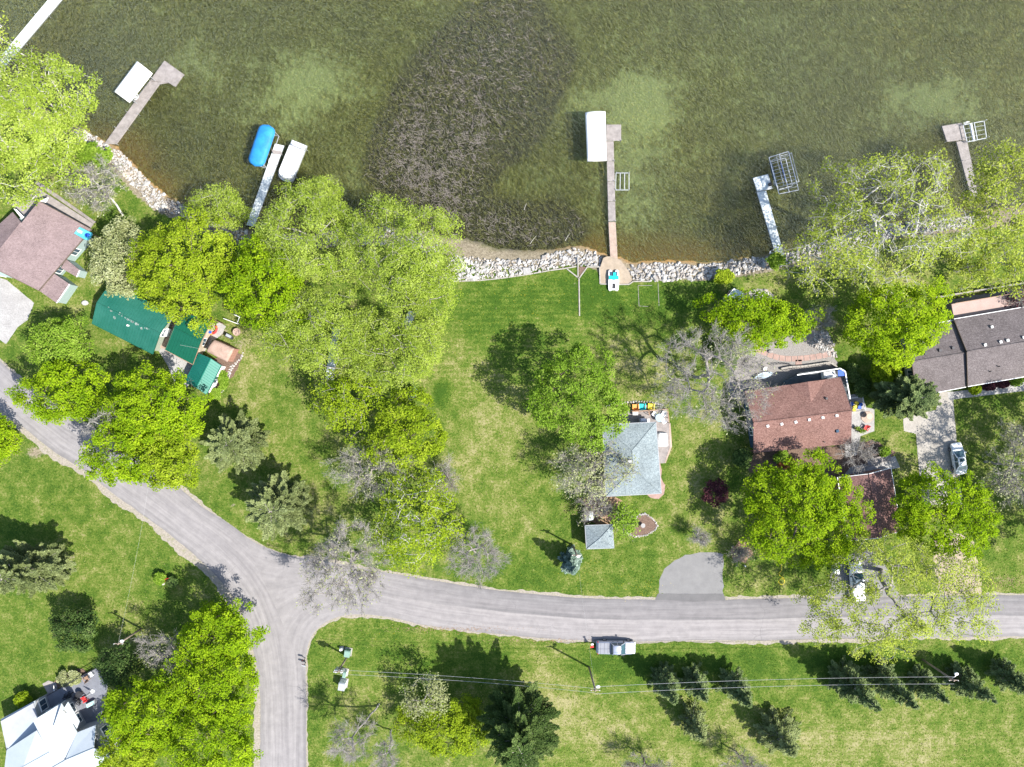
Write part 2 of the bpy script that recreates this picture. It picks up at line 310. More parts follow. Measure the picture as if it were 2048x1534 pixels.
class MB:
    def __init__(s): s.v = []; s.f = []; s.mi = []
    def add(s, vs, fs, mi=0):
        b = len(s.v); s.v += [tuple(x) for x in vs]
        for f in fs: s.f.append(tuple(b + i for i in f)); s.mi.append(mi)
        return s
    def prism(s, poly, z0, z1, mi=0, mtop=None):
        poly = [tuple(p[:2]) for p in poly]
        a = sum(poly[i - 1][0] * poly[i][1] - poly[i][0] * poly[i - 1][1] for i in range(len(poly)))
        if a < 0: poly = poly[::-1]
        n = len(poly); b = len(s.v)
        s.v += [(x, y, z0) for x, y in poly] + [(x, y, z1) for x, y in poly]
        s.f.append(tuple(b + i for i in range(n))[::-1]); s.mi.append(mi)
        s.f.append(tuple(b + n + i for i in range(n))); s.mi.append(mi if mtop is None else mtop)
        for i in range(n):
            j = (i + 1) % n; s.f.append((b + i, b + j, b + n + j, b + n + i)); s.mi.append(mi)
        return s
    def slab(s, poly3, th, mi=0):
        """sloping plate: polygon with heights, thickness th downward"""
        n = len(poly3); a = sum(poly3[i - 1][0] * poly3[i][1] - poly3[i][0] * poly3[i - 1][1] for i in range(n))
        if a < 0: poly3 = poly3[::-1]
        b = len(s.v); s.v += [(x, y, z - th) for x, y, z in poly3] + [tuple(p) for p in poly3]
        s.f.append(tuple(b + i for i in range(n))[::-1]); s.f.append(tuple(b + n + i for i in range(n))); s.mi += [mi, mi]
        for i in range(n):
            j = (i + 1) % n; s.f.append((b + i, b + j, b + n + j, b + n + i)); s.mi.append(mi)
        return s
    def box(s, c, size, rz=0, mi=0):
        cx, cy, cz = c; a, b_, h = size[0] / 2, size[1] / 2, size[2] / 2; co, si = math.cos(rz), math.sin(rz)
        pts = [(cx + x * co - y * si, cy + x * si + y * co) for x, y in ((-a, -b_), (a, -b_), (a, b_), (-a, b_))]
        return s.prism(pts, cz - h, cz + h, mi)
    def beam(s, p0, p1, w, h, mi=0):
        """rectangular bar between two points, w across, h deep"""
        p0, p1 = Vector(p0), Vector(p1); d = p1 - p0
        if d.length < 1e-6: return s
        d.normalize(); up = Vector((0, 0, 1)) if abs(d.z) < .95 else Vector((1, 0, 0))
        x = d.cross(up).normalized() * (w / 2); y = x.cross(d).normalized() * (h / 2)
        vs = [p + sx * x + sy * y for p in (p0, p1) for sx, sy in ((-1, -1), (1, -1), (1, 1), (-1, 1))]
        return s.add(vs, [(3, 2, 1, 0), (4, 5, 6, 7), (0, 1, 5, 4), (1, 2, 6, 5), (2, 3, 7, 6), (3, 0, 4, 7)], mi)
    def tube(s, pts, r, n=6, mi=0, r1=None, cap=True):
        pts = [Vector(p) for p in pts]; m = len(pts); b = len(s.v)
        for i, p in enumerate(pts):
            d = (pts[min(i + 1, m - 1)] - pts[max(i - 1, 0)]).normalized()
            up = Vector((0, 0, 1)) if abs(d.z) < .9 else Vector((1, 0, 0))
            x = d.cross(up).normalized(); y = x.cross(d)
            rr = r if r1 is None else r + (r1 - r) * i / max(1, m - 1)
            for k in range(n):
                a = 2 * math.pi * k / n; s.v.append(tuple(p + (x * math.cos(a) + y * math.sin(a)) * rr))
        for i in range(m - 1):
            for k in range(n):
                q = (k + 1) % n; s.f.append((b + i * n + k, b + i * n + q, b + (i + 1) * n + q, b + (i + 1) * n + k)); s.mi.append(mi)
        if cap:
            s.f.append(tuple(b + k for k in range(n))[::-1]); s.f.append(tuple(b + (m - 1) * n + k for k in range(n))); s.mi += [mi, mi]
        return s
    def cyl(s, c, r, z0, z1, n=14, mi=0, r1=None):
        r1 = r if r1 is None else r1; b = len(s.v)
        for z, rr in ((z0, r), (z1, r1)):
            s.v += [(c[0] + rr * math.cos(2 * math.pi * k / n), c[1] + rr * math.sin(2 * math.pi * k / n), z) for k in range(n)]
        s.f.append(tuple(b + k for k in range(n))[::-1]); s.f.append(tuple(b + n + k for k in range(n))); s.mi += [mi, mi]
        for k in range(n):
            q = (k + 1) % n; s.f.append((b + k, b + q, b + n + q, b + n + k)); s.mi.append(mi)
        return s
    def ell(s, c, r, n=12, m=7, zmin=-1.0, mi=0):
        b = len(s.v); lat = [zmin + (1 - zmin) * i / m for i in range(m)]
        for t in lat:
            q = math.sqrt(max(0, 1 - t * t)) if t > -1 else .02
            s.v += [(c[0] + r[0] * q * math.cos(2 * math.pi * k / n), c[1] + r[1] * q * math.sin(2 * math.pi * k / n), c[2] + r[2] * t) for k in range(n)]
        s.v.append((c[0], c[1], c[2] + r[2])); top = len(s.v) - 1
        for i in range(m - 1):
            for k in range(n):
                q = (k + 1) % n; s.f.append((b + i * n + k, b + i * n + q, b + (i + 1) * n + q, b + (i + 1) * n + k)); s.mi.append(mi)
        for k in range(n): s.f.append((b + (m - 1) * n + k, b + (m - 1) * n + (k + 1) % n, top)); s.mi.append(mi)
        s.f.append(tuple(b + k for k in range(n))[::-1]); s.mi.append(mi)
        return s
    def loft(s, rings, mi=0, close=True, cap=True):
        b = len(s.v); n = len(rings[0])
        for r in rings: s.v += [tuple(p) for p in r]
        for i in range(len(rings) - 1):
            for k in range(n if close else n - 1):
                q = (k + 1) % n; s.f.append((b + i * n + k, b + i * n + q, b + (i + 1) * n + q, b + (i + 1) * n + k)); s.mi.append(mi)
        if cap:
            s.f.append(tuple(b + k for k in range(n))[::-1]); s.f.append(tuple(b + (len(rings) - 1) * n + k for k in range(n))); s.mi += [mi, mi]
        return s
    def build(s, name, mats, parent=None, local=False, smooth=False, label=None, cat=None, group=None, kind=None):
        v = np.array(s.v, float)
        loc = None
        if parent is not None:
            if not local: v = v - OFF[parent]
        else:
            loc = np.array([v[:, 0].mean(), v[:, 1].mean(), v[:, 2].min()]); v = v - loc
        me = bpy.data.meshes.new(name); me.from_pydata(v.tolist(), [], s.f)
        if any(s.mi): me.polygons.foreach_set('material_index', np.array(s.mi, np.int32))
        o = link_mesh(name, me, mats, parent, smooth)
        if loc is not None: o.location = loc; OFF[o] = loc
        tag(o, label, cat, group, kind)
        return o

def mesh_np(name, verts, quads, mats, attrs=None, parent=None, tris=False):
    """fast path for big meshes (all quads or all triangles)"""
    me = bpy.data.meshes.new(name); n = len(verts); k = quads.shape[1]; m = len(quads)
    me.vertices.add(n); me.vertices.foreach_set('co', np.ascontiguousarray(verts, np.float32).ravel())
    me.loops.add(m * k); me.loops.foreach_set('vertex_index', np.ascontiguousarray(quads, np.int32).ravel())
    me.polygons.add(m); me.polygons.foreach_set('loop_start', np.arange(0, m * k, k, dtype=np.int32))
    me.update(calc_edges=True)
    for a, d in (attrs or {}).items():
        at = me.attributes.new(a, 'FLOAT', 'POINT'); at.data.foreach_set('value', np.ascontiguousarray(d, np.float32))
    return link_mesh(name, me, mats, parent)

def clip_half(poly, n, d):
    """keep the side where n.p >= d"""
    out = []
    for i in range(len(poly)):
        a, b = poly[i - 1], poly[i]; da = a[0] * n[0] + a[1] * n[1] - d; db = b[0] * n[0] + b[1] * n[1] - d
        if (da >= 0) != (db >= 0):
            t = da / (da - db); out.append((a[0] + (b[0] - a[0]) * t, a[1] + (b[1] - a[1]) * t))
        if db >= 0: out.append(b)
    return out

def boards(mb, poly, direction, z, width=.15, gap=.018, th=.04, jit=.004, rng=random):
    """deck boards running along `direction`, cut to the polygon"""
    dx, dy = direction; L = math.hypot(dx, dy); dx /= L; dy /= L; n = (-dy, dx)
    ds = [p[0] * n[0] + p[1] * n[1] for p in poly]; d = min(ds)
    while d < max(ds):
        q = clip_half(clip_half(poly, n, d), (-n[0], -n[1]), -(d + width - gap))
        if len(q) >= 3:
            zz = z + rng.uniform(-jit, jit); mb.prism(q, zz - th, zz)
        d += width
    return mb

def struct(name, mb, mat, z=None, **kw):
    return mb.build(name, mat, kind='structure', **kw)

# ------------------------------------------------------------------ shoreline, ground and lake
SHORE = [(-9000, -900), (-1200, -120), (-400, 40), (-150, 90), (-30, 142), (60, 195), (120, 238), (165, 258), (210, 285), (232, 295), (262, 325), (300, 367), (335, 395),
 (370, 410), (410, 432), (470, 452), (540, 470), (620, 468), (700, 455), (780, 455), (840, 462), (890, 476), (940, 481), (985, 498), (1040, 504),
 (1100, 502), (1150, 494), (1180, 497), (1207, 512), (1240, 517), (1262, 528), (1300, 525), (1350, 524), (1400, 528), (1450, 523), (1500, 516),
 (1545, 508), (1590, 500), (1640, 480), (1700, 462), (1750, 450), (1830, 440), (1900, 433), (1960, 425), (2048, 412), (2200, 395), (2800, 380), (9000, 200)]
SH = np.array([P2(u, v, ZW) for u, v in SHORE])
def shore_dist(x, y):
    """signed distance to the waterline, positive over the lake"""
    x = np.asarray(x, float); y = np.asarray(y, float); best = np.full(x.shape, 1e9)
    for (ax, ay), (bx, by) in zip(SH[:-1], SH[1:]):
        dx, dy = bx - ax, by - ay; t = np.clip(((x - ax) * dx + (y - ay) * dy) / (dx * dx + dy * dy), 0, 1)
        best = np.minimum(best, np.hypot(x - ax - t * dx, y - ay - t * dy))
    return np.where(y > np.interp(x, SH[:, 0], SH[:, 1]), best, -best)
def ground_z(x, y):
    d = shore_dist(x, y)
    z = np.interp(d, [-400, -3.6, -3.0, 0, 2, 8, 25, 300], [0, 0, -.12, ZW + .02, ZW - .22, ZW - .75, ZW - 1.5, ZW - 4])
    return z
def gz(x, y): return float(ground_z(np.array([x]), np.array([y]))[0])

def gauss(X, Y, spots, z=0):
    """sum of soft patches given as photo pixel centre, radii and amount"""
    out = np.zeros_like(X)
    for u, v, ru, rv, a in spots:
        cx, cy = P2(u, v, z); k = (CAM_H - z) / FPX
        out += a * np.exp(-(((X - cx) / (ru * k)) ** 2 + ((Y - cy) / (rv * k)) ** 2))
    return out
def inpoly(X, Y, poly):
    r = np.zeros(X.shape, bool)
    for i in range(len(poly)):
        (x0, y0), (x1, y1) = poly[i - 1], poly[i]
        c = ((y0 > Y) != (y1 > Y)) & (X < (x1 - x0) * (Y - y0) / (y1 - y0 + 1e-12) + x0)
        r ^= c
    return r

WEED = [(930, 0), (1060, -40), (1105, 30), (1155, 90), (1145, 150), (1108, 200), (1092, 250), (1075, 295), (1020, 325), (985, 350), (972, 390),
        (1010, 402), (1080, 405), (1150, 420), (1195, 460), (1130, 490), (1040, 500), (985, 494), (940, 478), (880, 470), (840, 440), (785, 405), (722, 350),
        (748, 250), (788, 160), (832, 95), (885, 50)]
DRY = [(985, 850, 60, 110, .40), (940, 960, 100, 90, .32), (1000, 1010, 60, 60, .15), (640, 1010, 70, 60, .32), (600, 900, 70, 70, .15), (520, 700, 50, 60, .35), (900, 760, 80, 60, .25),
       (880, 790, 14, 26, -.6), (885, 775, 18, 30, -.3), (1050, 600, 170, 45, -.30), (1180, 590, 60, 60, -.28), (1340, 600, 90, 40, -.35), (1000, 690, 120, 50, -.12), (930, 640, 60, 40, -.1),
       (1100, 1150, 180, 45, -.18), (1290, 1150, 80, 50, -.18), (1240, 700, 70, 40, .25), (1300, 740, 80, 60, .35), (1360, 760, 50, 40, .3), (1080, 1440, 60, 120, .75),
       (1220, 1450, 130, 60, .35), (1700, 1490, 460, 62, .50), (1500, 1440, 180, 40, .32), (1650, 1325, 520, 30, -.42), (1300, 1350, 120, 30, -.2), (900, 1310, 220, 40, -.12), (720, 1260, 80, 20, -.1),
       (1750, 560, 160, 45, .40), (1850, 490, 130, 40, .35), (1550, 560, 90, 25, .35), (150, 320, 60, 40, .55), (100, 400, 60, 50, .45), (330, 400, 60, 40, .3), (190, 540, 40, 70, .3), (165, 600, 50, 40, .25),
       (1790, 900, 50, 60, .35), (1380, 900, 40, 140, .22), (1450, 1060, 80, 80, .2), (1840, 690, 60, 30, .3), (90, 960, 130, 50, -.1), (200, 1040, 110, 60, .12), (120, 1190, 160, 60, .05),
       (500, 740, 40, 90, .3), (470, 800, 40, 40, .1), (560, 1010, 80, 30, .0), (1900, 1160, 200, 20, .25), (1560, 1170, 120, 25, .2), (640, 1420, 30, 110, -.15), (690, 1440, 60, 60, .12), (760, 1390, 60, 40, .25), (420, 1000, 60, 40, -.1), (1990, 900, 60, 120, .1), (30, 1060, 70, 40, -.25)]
DIRT = [(950, 505, 60, 22, .95), (1060, 510, 60, 10, .9), (1360, 775, 28, 20, .55), (1250, 700, 14, 14, .5), (1280, 745, 18, 18, .42), (1210, 690, 16, 12, .38), (1075, 1420, 22, 70, .42), (1100, 1490, 18, 40, .4), (70, 905, 24, 16, .75), (145, 1115, 14, 9, .6), (465, 1012, 9, 6, .7),
        (480, 690, 30, 26, .5), (500, 640, 16, 30, .35), (160, 300, 20, 12, .3), (1640, 640, 30, 60, .28), (1660, 720, 16, 30, .4), (1480, 1110, 26, 18, .5), (1150, 570, 9, 9, .5), (1200, 673, 6, 5, .7), (440, 660, 22, 22, .6),
        (1390, 720, 20, 20, .4), (1720, 580, 60, 18, .28), (1880, 560, 60, 16, .3), (990, 1000, 40, 60, .1), (2010, 1160, 40, 14, .45), (1250, 1305, 12, 6, .2), (1870, 770, 14, 10, .4)]
PALE = [(1290, 200, 60, 60, .55), (1250, 330, 90, 90, .25), (610, 150, 90, 60, .35), (560, 230, 80, 60, .15), (1180, 190, 60, 40, .2), (1880, 200, 110, 50, .35), (1250, 430, 80, 50, .1), (380, 130, 60, 60, .2), (1010, 340, 60, 30, .1), (700, 330, 50, 50, .1), (1500, 100, 300, 80, .05),
        (160, 120, 100, 60, -.12), (330, 300, 120, 60, -.15), (470, 60, 200, 60, -.02), (1500, 420, 120, 60, -.05)]
WSPOT = [(310, 330, 18, 10, .6), (380, 320, 8, 14, .5), (430, 350, 14, 12, .5), (215, 240, 20, 12, .45), (350, 300, 8, 8, .4), (470, 345, 8, 8, .45), (1120, 385, 40, 30, .28), (1090, 340, 18, 14, .3), (1470, 410, 60, 40, .15), (1900, 330, 60, 30, .1), (330, 345, 22, 18, .35), (420, 405, 40, 12, .4), (1060, 450, 60, 30, .35)]

def make_ground():
    far = [100, 115, 140, 190, 300, 600, 1300, 2600]
    xs = np.array([-f for f in far[::-1]] + list(np.arange(-92, 92.01, .6)) + far, float)
    fy = [80, 95, 120, 180, 300, 600, 1300, 2600]
    ys = np.array([-f for f in fy[::-1]] + list(np.arange(-70, 70.01, .6)) + fy, float)
    X, Y = np.meshgrid(xs, ys); nx, ny = len(xs), len(ys)
    rng = np.random.default_rng(3)
    Z = ground_z(X, Y); d = shore_dist(X, Y)
    land = d < -4.2
    Z = Z + np.where(land, 0, rng.normal(0, .02, Z.shape))
    idx = np.arange(nx * ny).reshape(ny, nx)
    q = np.stack([idx[:-1, :-1], idx[:-1, 1:], idx[1:, 1:], idx[1:, :-1]], -1).reshape(-1, 4)
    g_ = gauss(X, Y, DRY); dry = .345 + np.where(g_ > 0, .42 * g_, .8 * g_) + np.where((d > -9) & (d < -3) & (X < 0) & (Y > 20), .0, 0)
    dirt = np.maximum(gauss(X, Y, DIRT), .95 * np.clip((d + 3.0) / .6, 0, 1))
    weed = np.where(inpoly(X, Y, [P2(u, v, ZW) for u, v in WEED]), 1.15, 0.0)
    for _ in range(24):   # soften the outline of the weed bed
        weed[1:-1, 1:-1] = (weed[1:-1, 1:-1] * 2 + weed[:-2, 1:-1] + weed[2:, 1:-1] + weed[1:-1, :-2] + weed[1:-1, 2:]) / 6
    weed = weed + gauss(X, Y, WSPOT, ZW)
    pale = .45 + 1.5 * gauss(X, Y, PALE, ZW)
    sand = np.clip(1.15 - d / 5.5, 0, 1) * np.clip(gauss(X, Y, [(1250, 510, 150, 60, 1.2), (1330, 500, 110, 40, .7), (1500, 500, 70, 30, .5), (250, 300, 70, 60, 1.4), (320, 380, 50, 40, 1.0), (1960, 440, 120, 30, .5)], ZW), 0, 1)
    bed = np.clip((d + .3) / .5, 0, 1)
    mow = np.clip(gauss(X, Y, [(1050, 640, 220, 100, 1.4), (1000, 760, 160, 60, .8), (1700, 1480, 500, 70, .8), (1200, 1320, 500, 30, .7), (950, 1270, 300, 30, .9), (100, 1000, 200, 100, .5)]), 0, 1.4)
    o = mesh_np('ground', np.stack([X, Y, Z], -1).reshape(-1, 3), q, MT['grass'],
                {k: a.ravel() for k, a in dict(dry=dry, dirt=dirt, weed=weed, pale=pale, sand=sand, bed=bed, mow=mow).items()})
    o.data.polygons.foreach_set('use_smooth', np.ones(len(o.data.polygons), bool))
    tag(o, kind='structure')
make_ground()
wv = np.array([(-2600, -40, ZW), (2600, -40, ZW), (2600, 2600, ZW), (-2600, 2600, ZW)], float)
wy0 = float(SH[2:-2, 1].min()) - 3
wv[0, 1] = wv[1, 1] = wy0
tag(mesh_np('lake_water', wv, np.array([[0, 1, 2, 3]]), MT['water']), kind='structure')

# ------------------------------------------------------------------ roads, drives, paths
def spline(pts, n):
    pts = np.array(pts, float); t = np.r_[0, np.cumsum(np.hypot(*np.diff(pts, axis=0).T))]
    s = np.linspace(0, t[-1], n); m = len(pts); out = np.zeros((n, 2))
    tg = np.gradient(pts, t, axis=0)
    i = np.clip(np.searchsorted(t, s, side='right') - 1, 0, m - 2); h = (t[i + 1] - t[i])[:, None]; u = ((s - t[i])[:, None]) / h
    out = (2 * u ** 3 - 3 * u ** 2 + 1) * pts[i] + (u ** 3 - 2 * u ** 2 + u) * h * tg[i] + (-2 * u ** 3 + 3 * u ** 2) * pts[i + 1] + (u ** 3 - u ** 2) * h * tg[i + 1]
    return out
EXCL = []
def strip(name, left, right, z, mat, n=200, k=10, jl=0.0, jr=0.0, grow=0.0, seed=0, grow_r=None):
    """ground sheet between two edge curves (photo pixels); ragged by jl / jr metres"""
    rng = np.random.default_rng(seed)
    L = spline([P2(*p) for p in left], n); R = spline([P2(*p) for p in right], n)
    D = (R - L) / np.linalg.norm(R - L, axis=1)[:, None]
    def rag(a):
        e = rng.normal(0, 1, n); e = np.convolve(e, [.25, .5, .25], 'same') * .7 + np.convolve(rng.normal(0, 1, n + 24), np.ones(25) / 25, 'valid')[:n] * 4
        return (a * e)[:, None]
    L = L - D * (grow + rag(jl)); R = R + D * ((grow if grow_r is None else grow_r) + rag(jr))
    t = np.linspace(0, 1, k)[None, :, None]; V = L[:, None] * (1 - t) + R[:, None] * t
    V = np.concatenate([V, np.full((n, k, 1), z)], -1).reshape(-1, 3)
    idx = np.arange(n * k).reshape(n, k); q = np.stack([idx[:-1, :-1], idx[1:, :-1], idx[1:, 1:], idx[:-1, 1:]], -1).reshape(-1, 4)
    # make faces point up
    a, b, c = V[q[0, 0]], V[q[0, 1]], V[q[0, 2]]
    if np.cross(b - a, c - a)[2] < 0: q = q[:, ::-1]
    M_ = (L + R) / 2; s = np.r_[0, np.cumsum(np.hypot(*np.diff(M_, axis=0).T))]
    EXCL.append([tuple(x) for x in L[::4]] + [tuple(x) for x in R[::-4]])
    o = mesh_np(name, V, np.ascontiguousarray(q), mat, dict(lane=np.tile(np.linspace(0, 1, k), n), along=np.repeat(s, k)))
    return tag(o, kind='structure')
A_UP = [(-200, 545), (-90, 642), (0, 722), (60, 775), (150, 838), (250, 900), (345, 963), (400, 1010), (467, 1055), (520, 1100), (565, 1160), (598, 1240), (610, 1330), (612, 1440), (612, 1534), (614, 1750)]
A_LO = [(-200, 640), (-90, 740), (0, 818), (50, 857), (100, 897), (167, 940), (240, 997), (300, 1040), (350, 1077), (400, 1120), (440, 1160), (478, 1215), (502, 1280), (517, 1360), (520, 1534), (520, 1750)]
B_UP = [(488, 1072), (530, 1095), (575, 1110), (640, 1120), (700, 1131), (760, 1141), (900, 1166), (1000, 1181), (1100, 1190), (1200, 1197), (1320, 1200), (1450, 1200), (1600, 1196), (1800, 1193), (2048, 1190), (2300, 1186)]
B_LO = [(612, 1352), (612, 1320), (620, 1280), (640, 1252), (672, 1236), (760, 1232), (850, 1250), (1000, 1268), (1100, 1278), (1200, 1281), (1300, 1282), (1400, 1281), (1500, 1280), (1750, 1277), (2048, 1272), (2300, 1270)]
strip('road_shoulder', A_UP, A_LO, .004, MT['gravel'], 420, 6, .16, .2, .45, 1, 1.05)
strip('road_shoulder', B_UP, B_LO, .008, MT['gravel'], 420, 6, .18, .22, .45, 2)
strip('road', A_UP, A_LO, .013, MT['road_a'], 320, 14, .05, .05, 0, 3)
strip('side_road', B_UP, B_LO, .018, MT['road'], 320, 14, .05, .05, 0, 4)

def flat(name, poly, z, mat, jit=0.0, seed=0, sub=.6, **kw):
    """flat paved or gravelled patch from a photo outline, its edge slightly uneven"""
    rng = random.Random(seed); pts = [P2(u, v) for u, v in poly]; out = []
    for i in range(len(pts)):
        a, b = pts[i], pts[(i + 1) % len(pts)]; L = math.dist(a, b); n = max(1, int(L / sub)) if jit else 1
        for k in range(n):
            t = k / n; out.append((a[0] + (b[0] - a[0]) * t + rng.gauss(0, jit), a[1] + (b[1] - a[1]) * t + rng.gauss(0, jit)))
    zb = z - .03; EXCL.append(out[:])
    return MB().prism(out, zb, z).build(name, mat, kind=kw.pop('kind', 'structure'), **kw)
flat('driveway', [(0, 556), (14, 560), (68, 606), (55, 640), (35, 655), (12, 688), (-40, 650), (-60, 560)], .022, MT['concrete_grey'], .02, 1)
flat('parking_pad', [(1316, 1188), (1319, 1160), (1333, 1131), (1350, 1121), (1372, 1111), (1400, 1105), (1436, 1103), (1447, 1107), (1447, 1188)], .012, MT['pad'], .08, 2)
flat('driveway_apron', [(1308, 1202), (1316, 1187), (1447, 1187), (1452, 1202)], .016, MT['apron'], .03, 23)
flat('driveway', [(1808, 862), (1806, 838), (1830, 828), (1872, 820), (1880, 783), (1905, 783), (1918, 945), (1925, 1010), (1845, 1010), (1838, 940), (1832, 868)], .024, MT['concrete'], .015, 3)
flat('path', [(1898, 800), (1894, 784), (1960, 778), (2048, 764), (2120, 752), (2120, 768), (2048, 782), (1960, 792)], .032, MT['concrete_grey'], .01, 4)
flat('driveway', [(1663, 1128), (1700, 1108), (1745, 1100), (1770, 1130), (1785, 1160), (1800, 1192), (1655, 1194)], .016, MT['pad'], .04, 5)
flat('driveway', [(1865, 1080), (1900, 1060), (1945, 1080), (1960, 1150), (1965, 1190), (1880, 1190), (1870, 1130)], .012, MT['sand'], .12, 6)
flat('gravel_bed', [(1455, 770), (1480, 715), (1520, 690), (1560, 680), (1620, 660), (1655, 665), (1668, 700), (1675, 735), (1690, 770), (1600, 790), (1500, 800), (1465, 800)], .014, MT['bedgravel'], .12, 7)
flat('gravel_bed', [(1474, 612), (1488, 588), (1505, 580), (1530, 578), (1548, 590), (1542, 608), (1515, 620), (1490, 622)], .014, MT['bedgravel'], .1, 8)
flat('mulch_bed', [(1480, 905), (1500, 900), (1700, 890), (1742, 880), (1790, 905), (1760, 945), (1700, 960), (1560, 950), (1500, 945)], .013, MT['mulch'], .12, 9)
flat('planting_bed', [(1254, 1066), (1262, 1050), (1276, 1030), (1290, 1027), (1306, 1038), (1315, 1050), (1310, 1060), (1292, 1070), (1270, 1074)], .05, MT['mulch'], .03, 10)
flat('planting_bed', [(1308, 925), (1320, 926), (1324, 940), (1322, 955), (1330, 970), (1328, 988), (1316, 998), (1300, 995), (1290, 985), (1300, 940)], .03, MT['redpaver'], .03, 11)
flat('beach_pad', [(1201, 535), (1206, 516), (1222, 512), (1240, 520), (1258, 545), (1264, 560), (1258, 568), (1200, 568)], .01, MT['sand'], .05, 12)
flat('patio', [(316, 700), (335, 690), (395, 730), (375, 775), (350, 765), (335, 730)], .02, MT['concrete_grey'], .01, 13)
flat('patio', [(420, 650), (440, 645), (452, 652), (446, 668), (425, 682), (408, 705), (400, 700)], .012, MT['concrete_grey'], .05, 14)
flat('patio', [(1696, 790), (1722, 786), (1732, 815), (1748, 818), (1748, 862), (1720, 872), (1718, 885), (1712, 910), (1690, 915), (1690, 880)], .10, MT['concrete_grey'], .01, 15)
flat('path', [(85, 1368), (97, 1361), (112, 1366), (118, 1385), (100, 1395)], .014, MT['wood_grey'], .02, 16)
flat('mulch_bed', [(100, 1372), (118, 1350), (165, 1338), (172, 1345), (120, 1376)], .013, MT['mulch'], .1, 17)
flat('mulch_bed', [(425, 720), (470, 700), (486, 712), (470, 745), (448, 775), (430, 800), (418, 795)], .013, MT['mulch'], .08, 18)
flat('mulch_bed', [(1175, 990), (1165, 1045), (1215, 1050), (1245, 1000), (1210, 985)], .011, MT['leaf_litter'], .2, 19)
flat('mulch_bed', [(1460, 1090), (1490, 1080), (1505, 1105), (1490, 1125), (1462, 1118)], .011, MT['leaf_litter'], .2, 20)
flat('patio', [(1655, 990), (1700, 935), (1790, 912), (1800, 935), (1720, 950), (1700, 1000)], .02, MT['concrete_grey'], .01, 21)
flat('lower_terrace', [(1862, 664), (1895, 600), (2048, 575), (2100, 570), (2100, 600), (1990, 625), (1910, 640)], .014, MT['bedgravel'], .05, 22)
# ------------------------------------------------------------------ riprap stones
def rock_mesh(seed, n=15, flat_=.62):
    rng = np.random.default_rng(seed); bm = bmesh.new()
    v = rng.normal(0, 1, (n, 3)); v /= np.linalg.norm(v, axis=1)[:, None]; v *= rng.uniform(.8, 1.15, (n, 1)); v[:, 2] *= flat_; v[:, 0] *= 1.2
    for p in v: bm.verts.new(p)
    r = bmesh.ops.convex_hull(bm, input=bm.verts)
    bmesh.ops.delete(bm, geom=[e for e in r['geom_interior'] if isinstance(e, bmesh.types.BMVert)], context='VERTS')
    bm.verts.ensure_lookup_table(); bm.verts.index_update()
    V = np.array([x.co[:] for x in bm.verts]); Fc = np.array([[q.index for q in f.verts] for f in bm.faces]); bm.free()
    return V, Fc
ROCKS = [rock_mesh(i) for i in range(12)]
ROCKM = []
for i, (V, Fc) in enumerate(ROCKS):
    me = bpy.data.meshes.new('stone'); me.from_pydata(V.tolist(), [], Fc.tolist()); me.materials.append(MT['rock']); ROCKM.append(me)

def riprap(name, poly, count, big, rmin, rmax, seed, label_parent_kind='structure', zfun=gz, mat=None, lift=.3):
    rng = random.Random(seed); pts = [P2(u, v, -.4) for u, v in poly]
    xs = [p[0] for p in pts]; ys = [p[1] for p in pts]; cand = []
    while len(cand) < count:
        x, y = rng.uniform(min(xs), max(xs)), rng.uniform(min(ys), max(ys))
        if inpoly(np.array([x]), np.array([y]), pts)[0]:
            r = rmin + (rmax - rmin) * rng.random() ** 2.2
            if all((x - a) ** 2 + (y - b) ** 2 > (.62 * (r + c)) ** 2 for a, b, c in cand[-400:]) or rng.random() < .04: cand.append((x, y, r))
            else:
                r = rmin * .8
                if all((x - a) ** 2 + (y - b) ** 2 > (.5 * (r + c)) ** 2 for a, b, c in cand[-400:]) or rng.random() < .08: cand.append((x, y, r))
    cand.sort(key=lambda c: -c[2])
    cx, cy = sum(xs) / len(xs), sum(ys) / len(ys)
    root = T(name, None, None, (cx, cy, 0)); tag(root, kind=label_parent_kind)
    zs = ground_z(np.array([c[0] for c in cand]), np.array([c[1] for c in cand]))
    rest_v, rest_f, nv = [], [], 0
    for i, (x, y, r) in enumerate(cand):
        k = rng.randrange(len(ROCKS)); z = max(zs[i], ZW - .25) + r * lift; a = rng.uniform(0, 6.28); s = (r * rng.uniform(.85, 1.2), r * rng.uniform(.75, 1.05), r * rng.uniform(.7, 1.1))
        if i < big:
            o = bpy.data.objects.new('stone', ROCKM[k]); COL.objects.link(o); o.parent = root
            o.location = (x - cx, y - cy, z); o.rotation_euler = (rng.gauss(0, .2), rng.gauss(0, .2), a); o.scale = s
        else:
            V, Fc = ROCKS[k]; c_, s_ = math.cos(a), math.sin(a); W = V * np.array(s)
            W = np.stack([W[:, 0] * c_ - W[:, 1] * s_ + x - cx, W[:, 0] * s_ + W[:, 1] * c_ + y - cy, W[:, 2] + z], -1)
            rest_v.append(W); rest_f.append(Fc + nv); nv += len(V)
    if rest_v:
        o = mesh_np('small_stones', np.concatenate(rest_v), np.concatenate(rest_f), mat or MT['rock'], None, root); tag(o, kind='stuff')
    return root
riprap('rock_riprap', [(150, 262), (175, 262), (212, 288), (236, 298), (262, 328), (302, 370), (338, 398), (372, 413), (410, 434), (440, 450), (415, 456), (360, 432), (302, 415), (286, 390), (230, 335), (190, 300)], 720, 70, .18, .48, 11)
riprap('rock_riprap', [(905, 510), (925, 512), (985, 520), (1040, 520), (1085, 516), (1112, 503), (1147, 497), (1178, 498), (1203, 512), (1202, 533), (1155, 532), (1110, 537), (1050, 548), (980, 558), (915, 562), (880, 560)], 760, 100, .18, .50, 12)
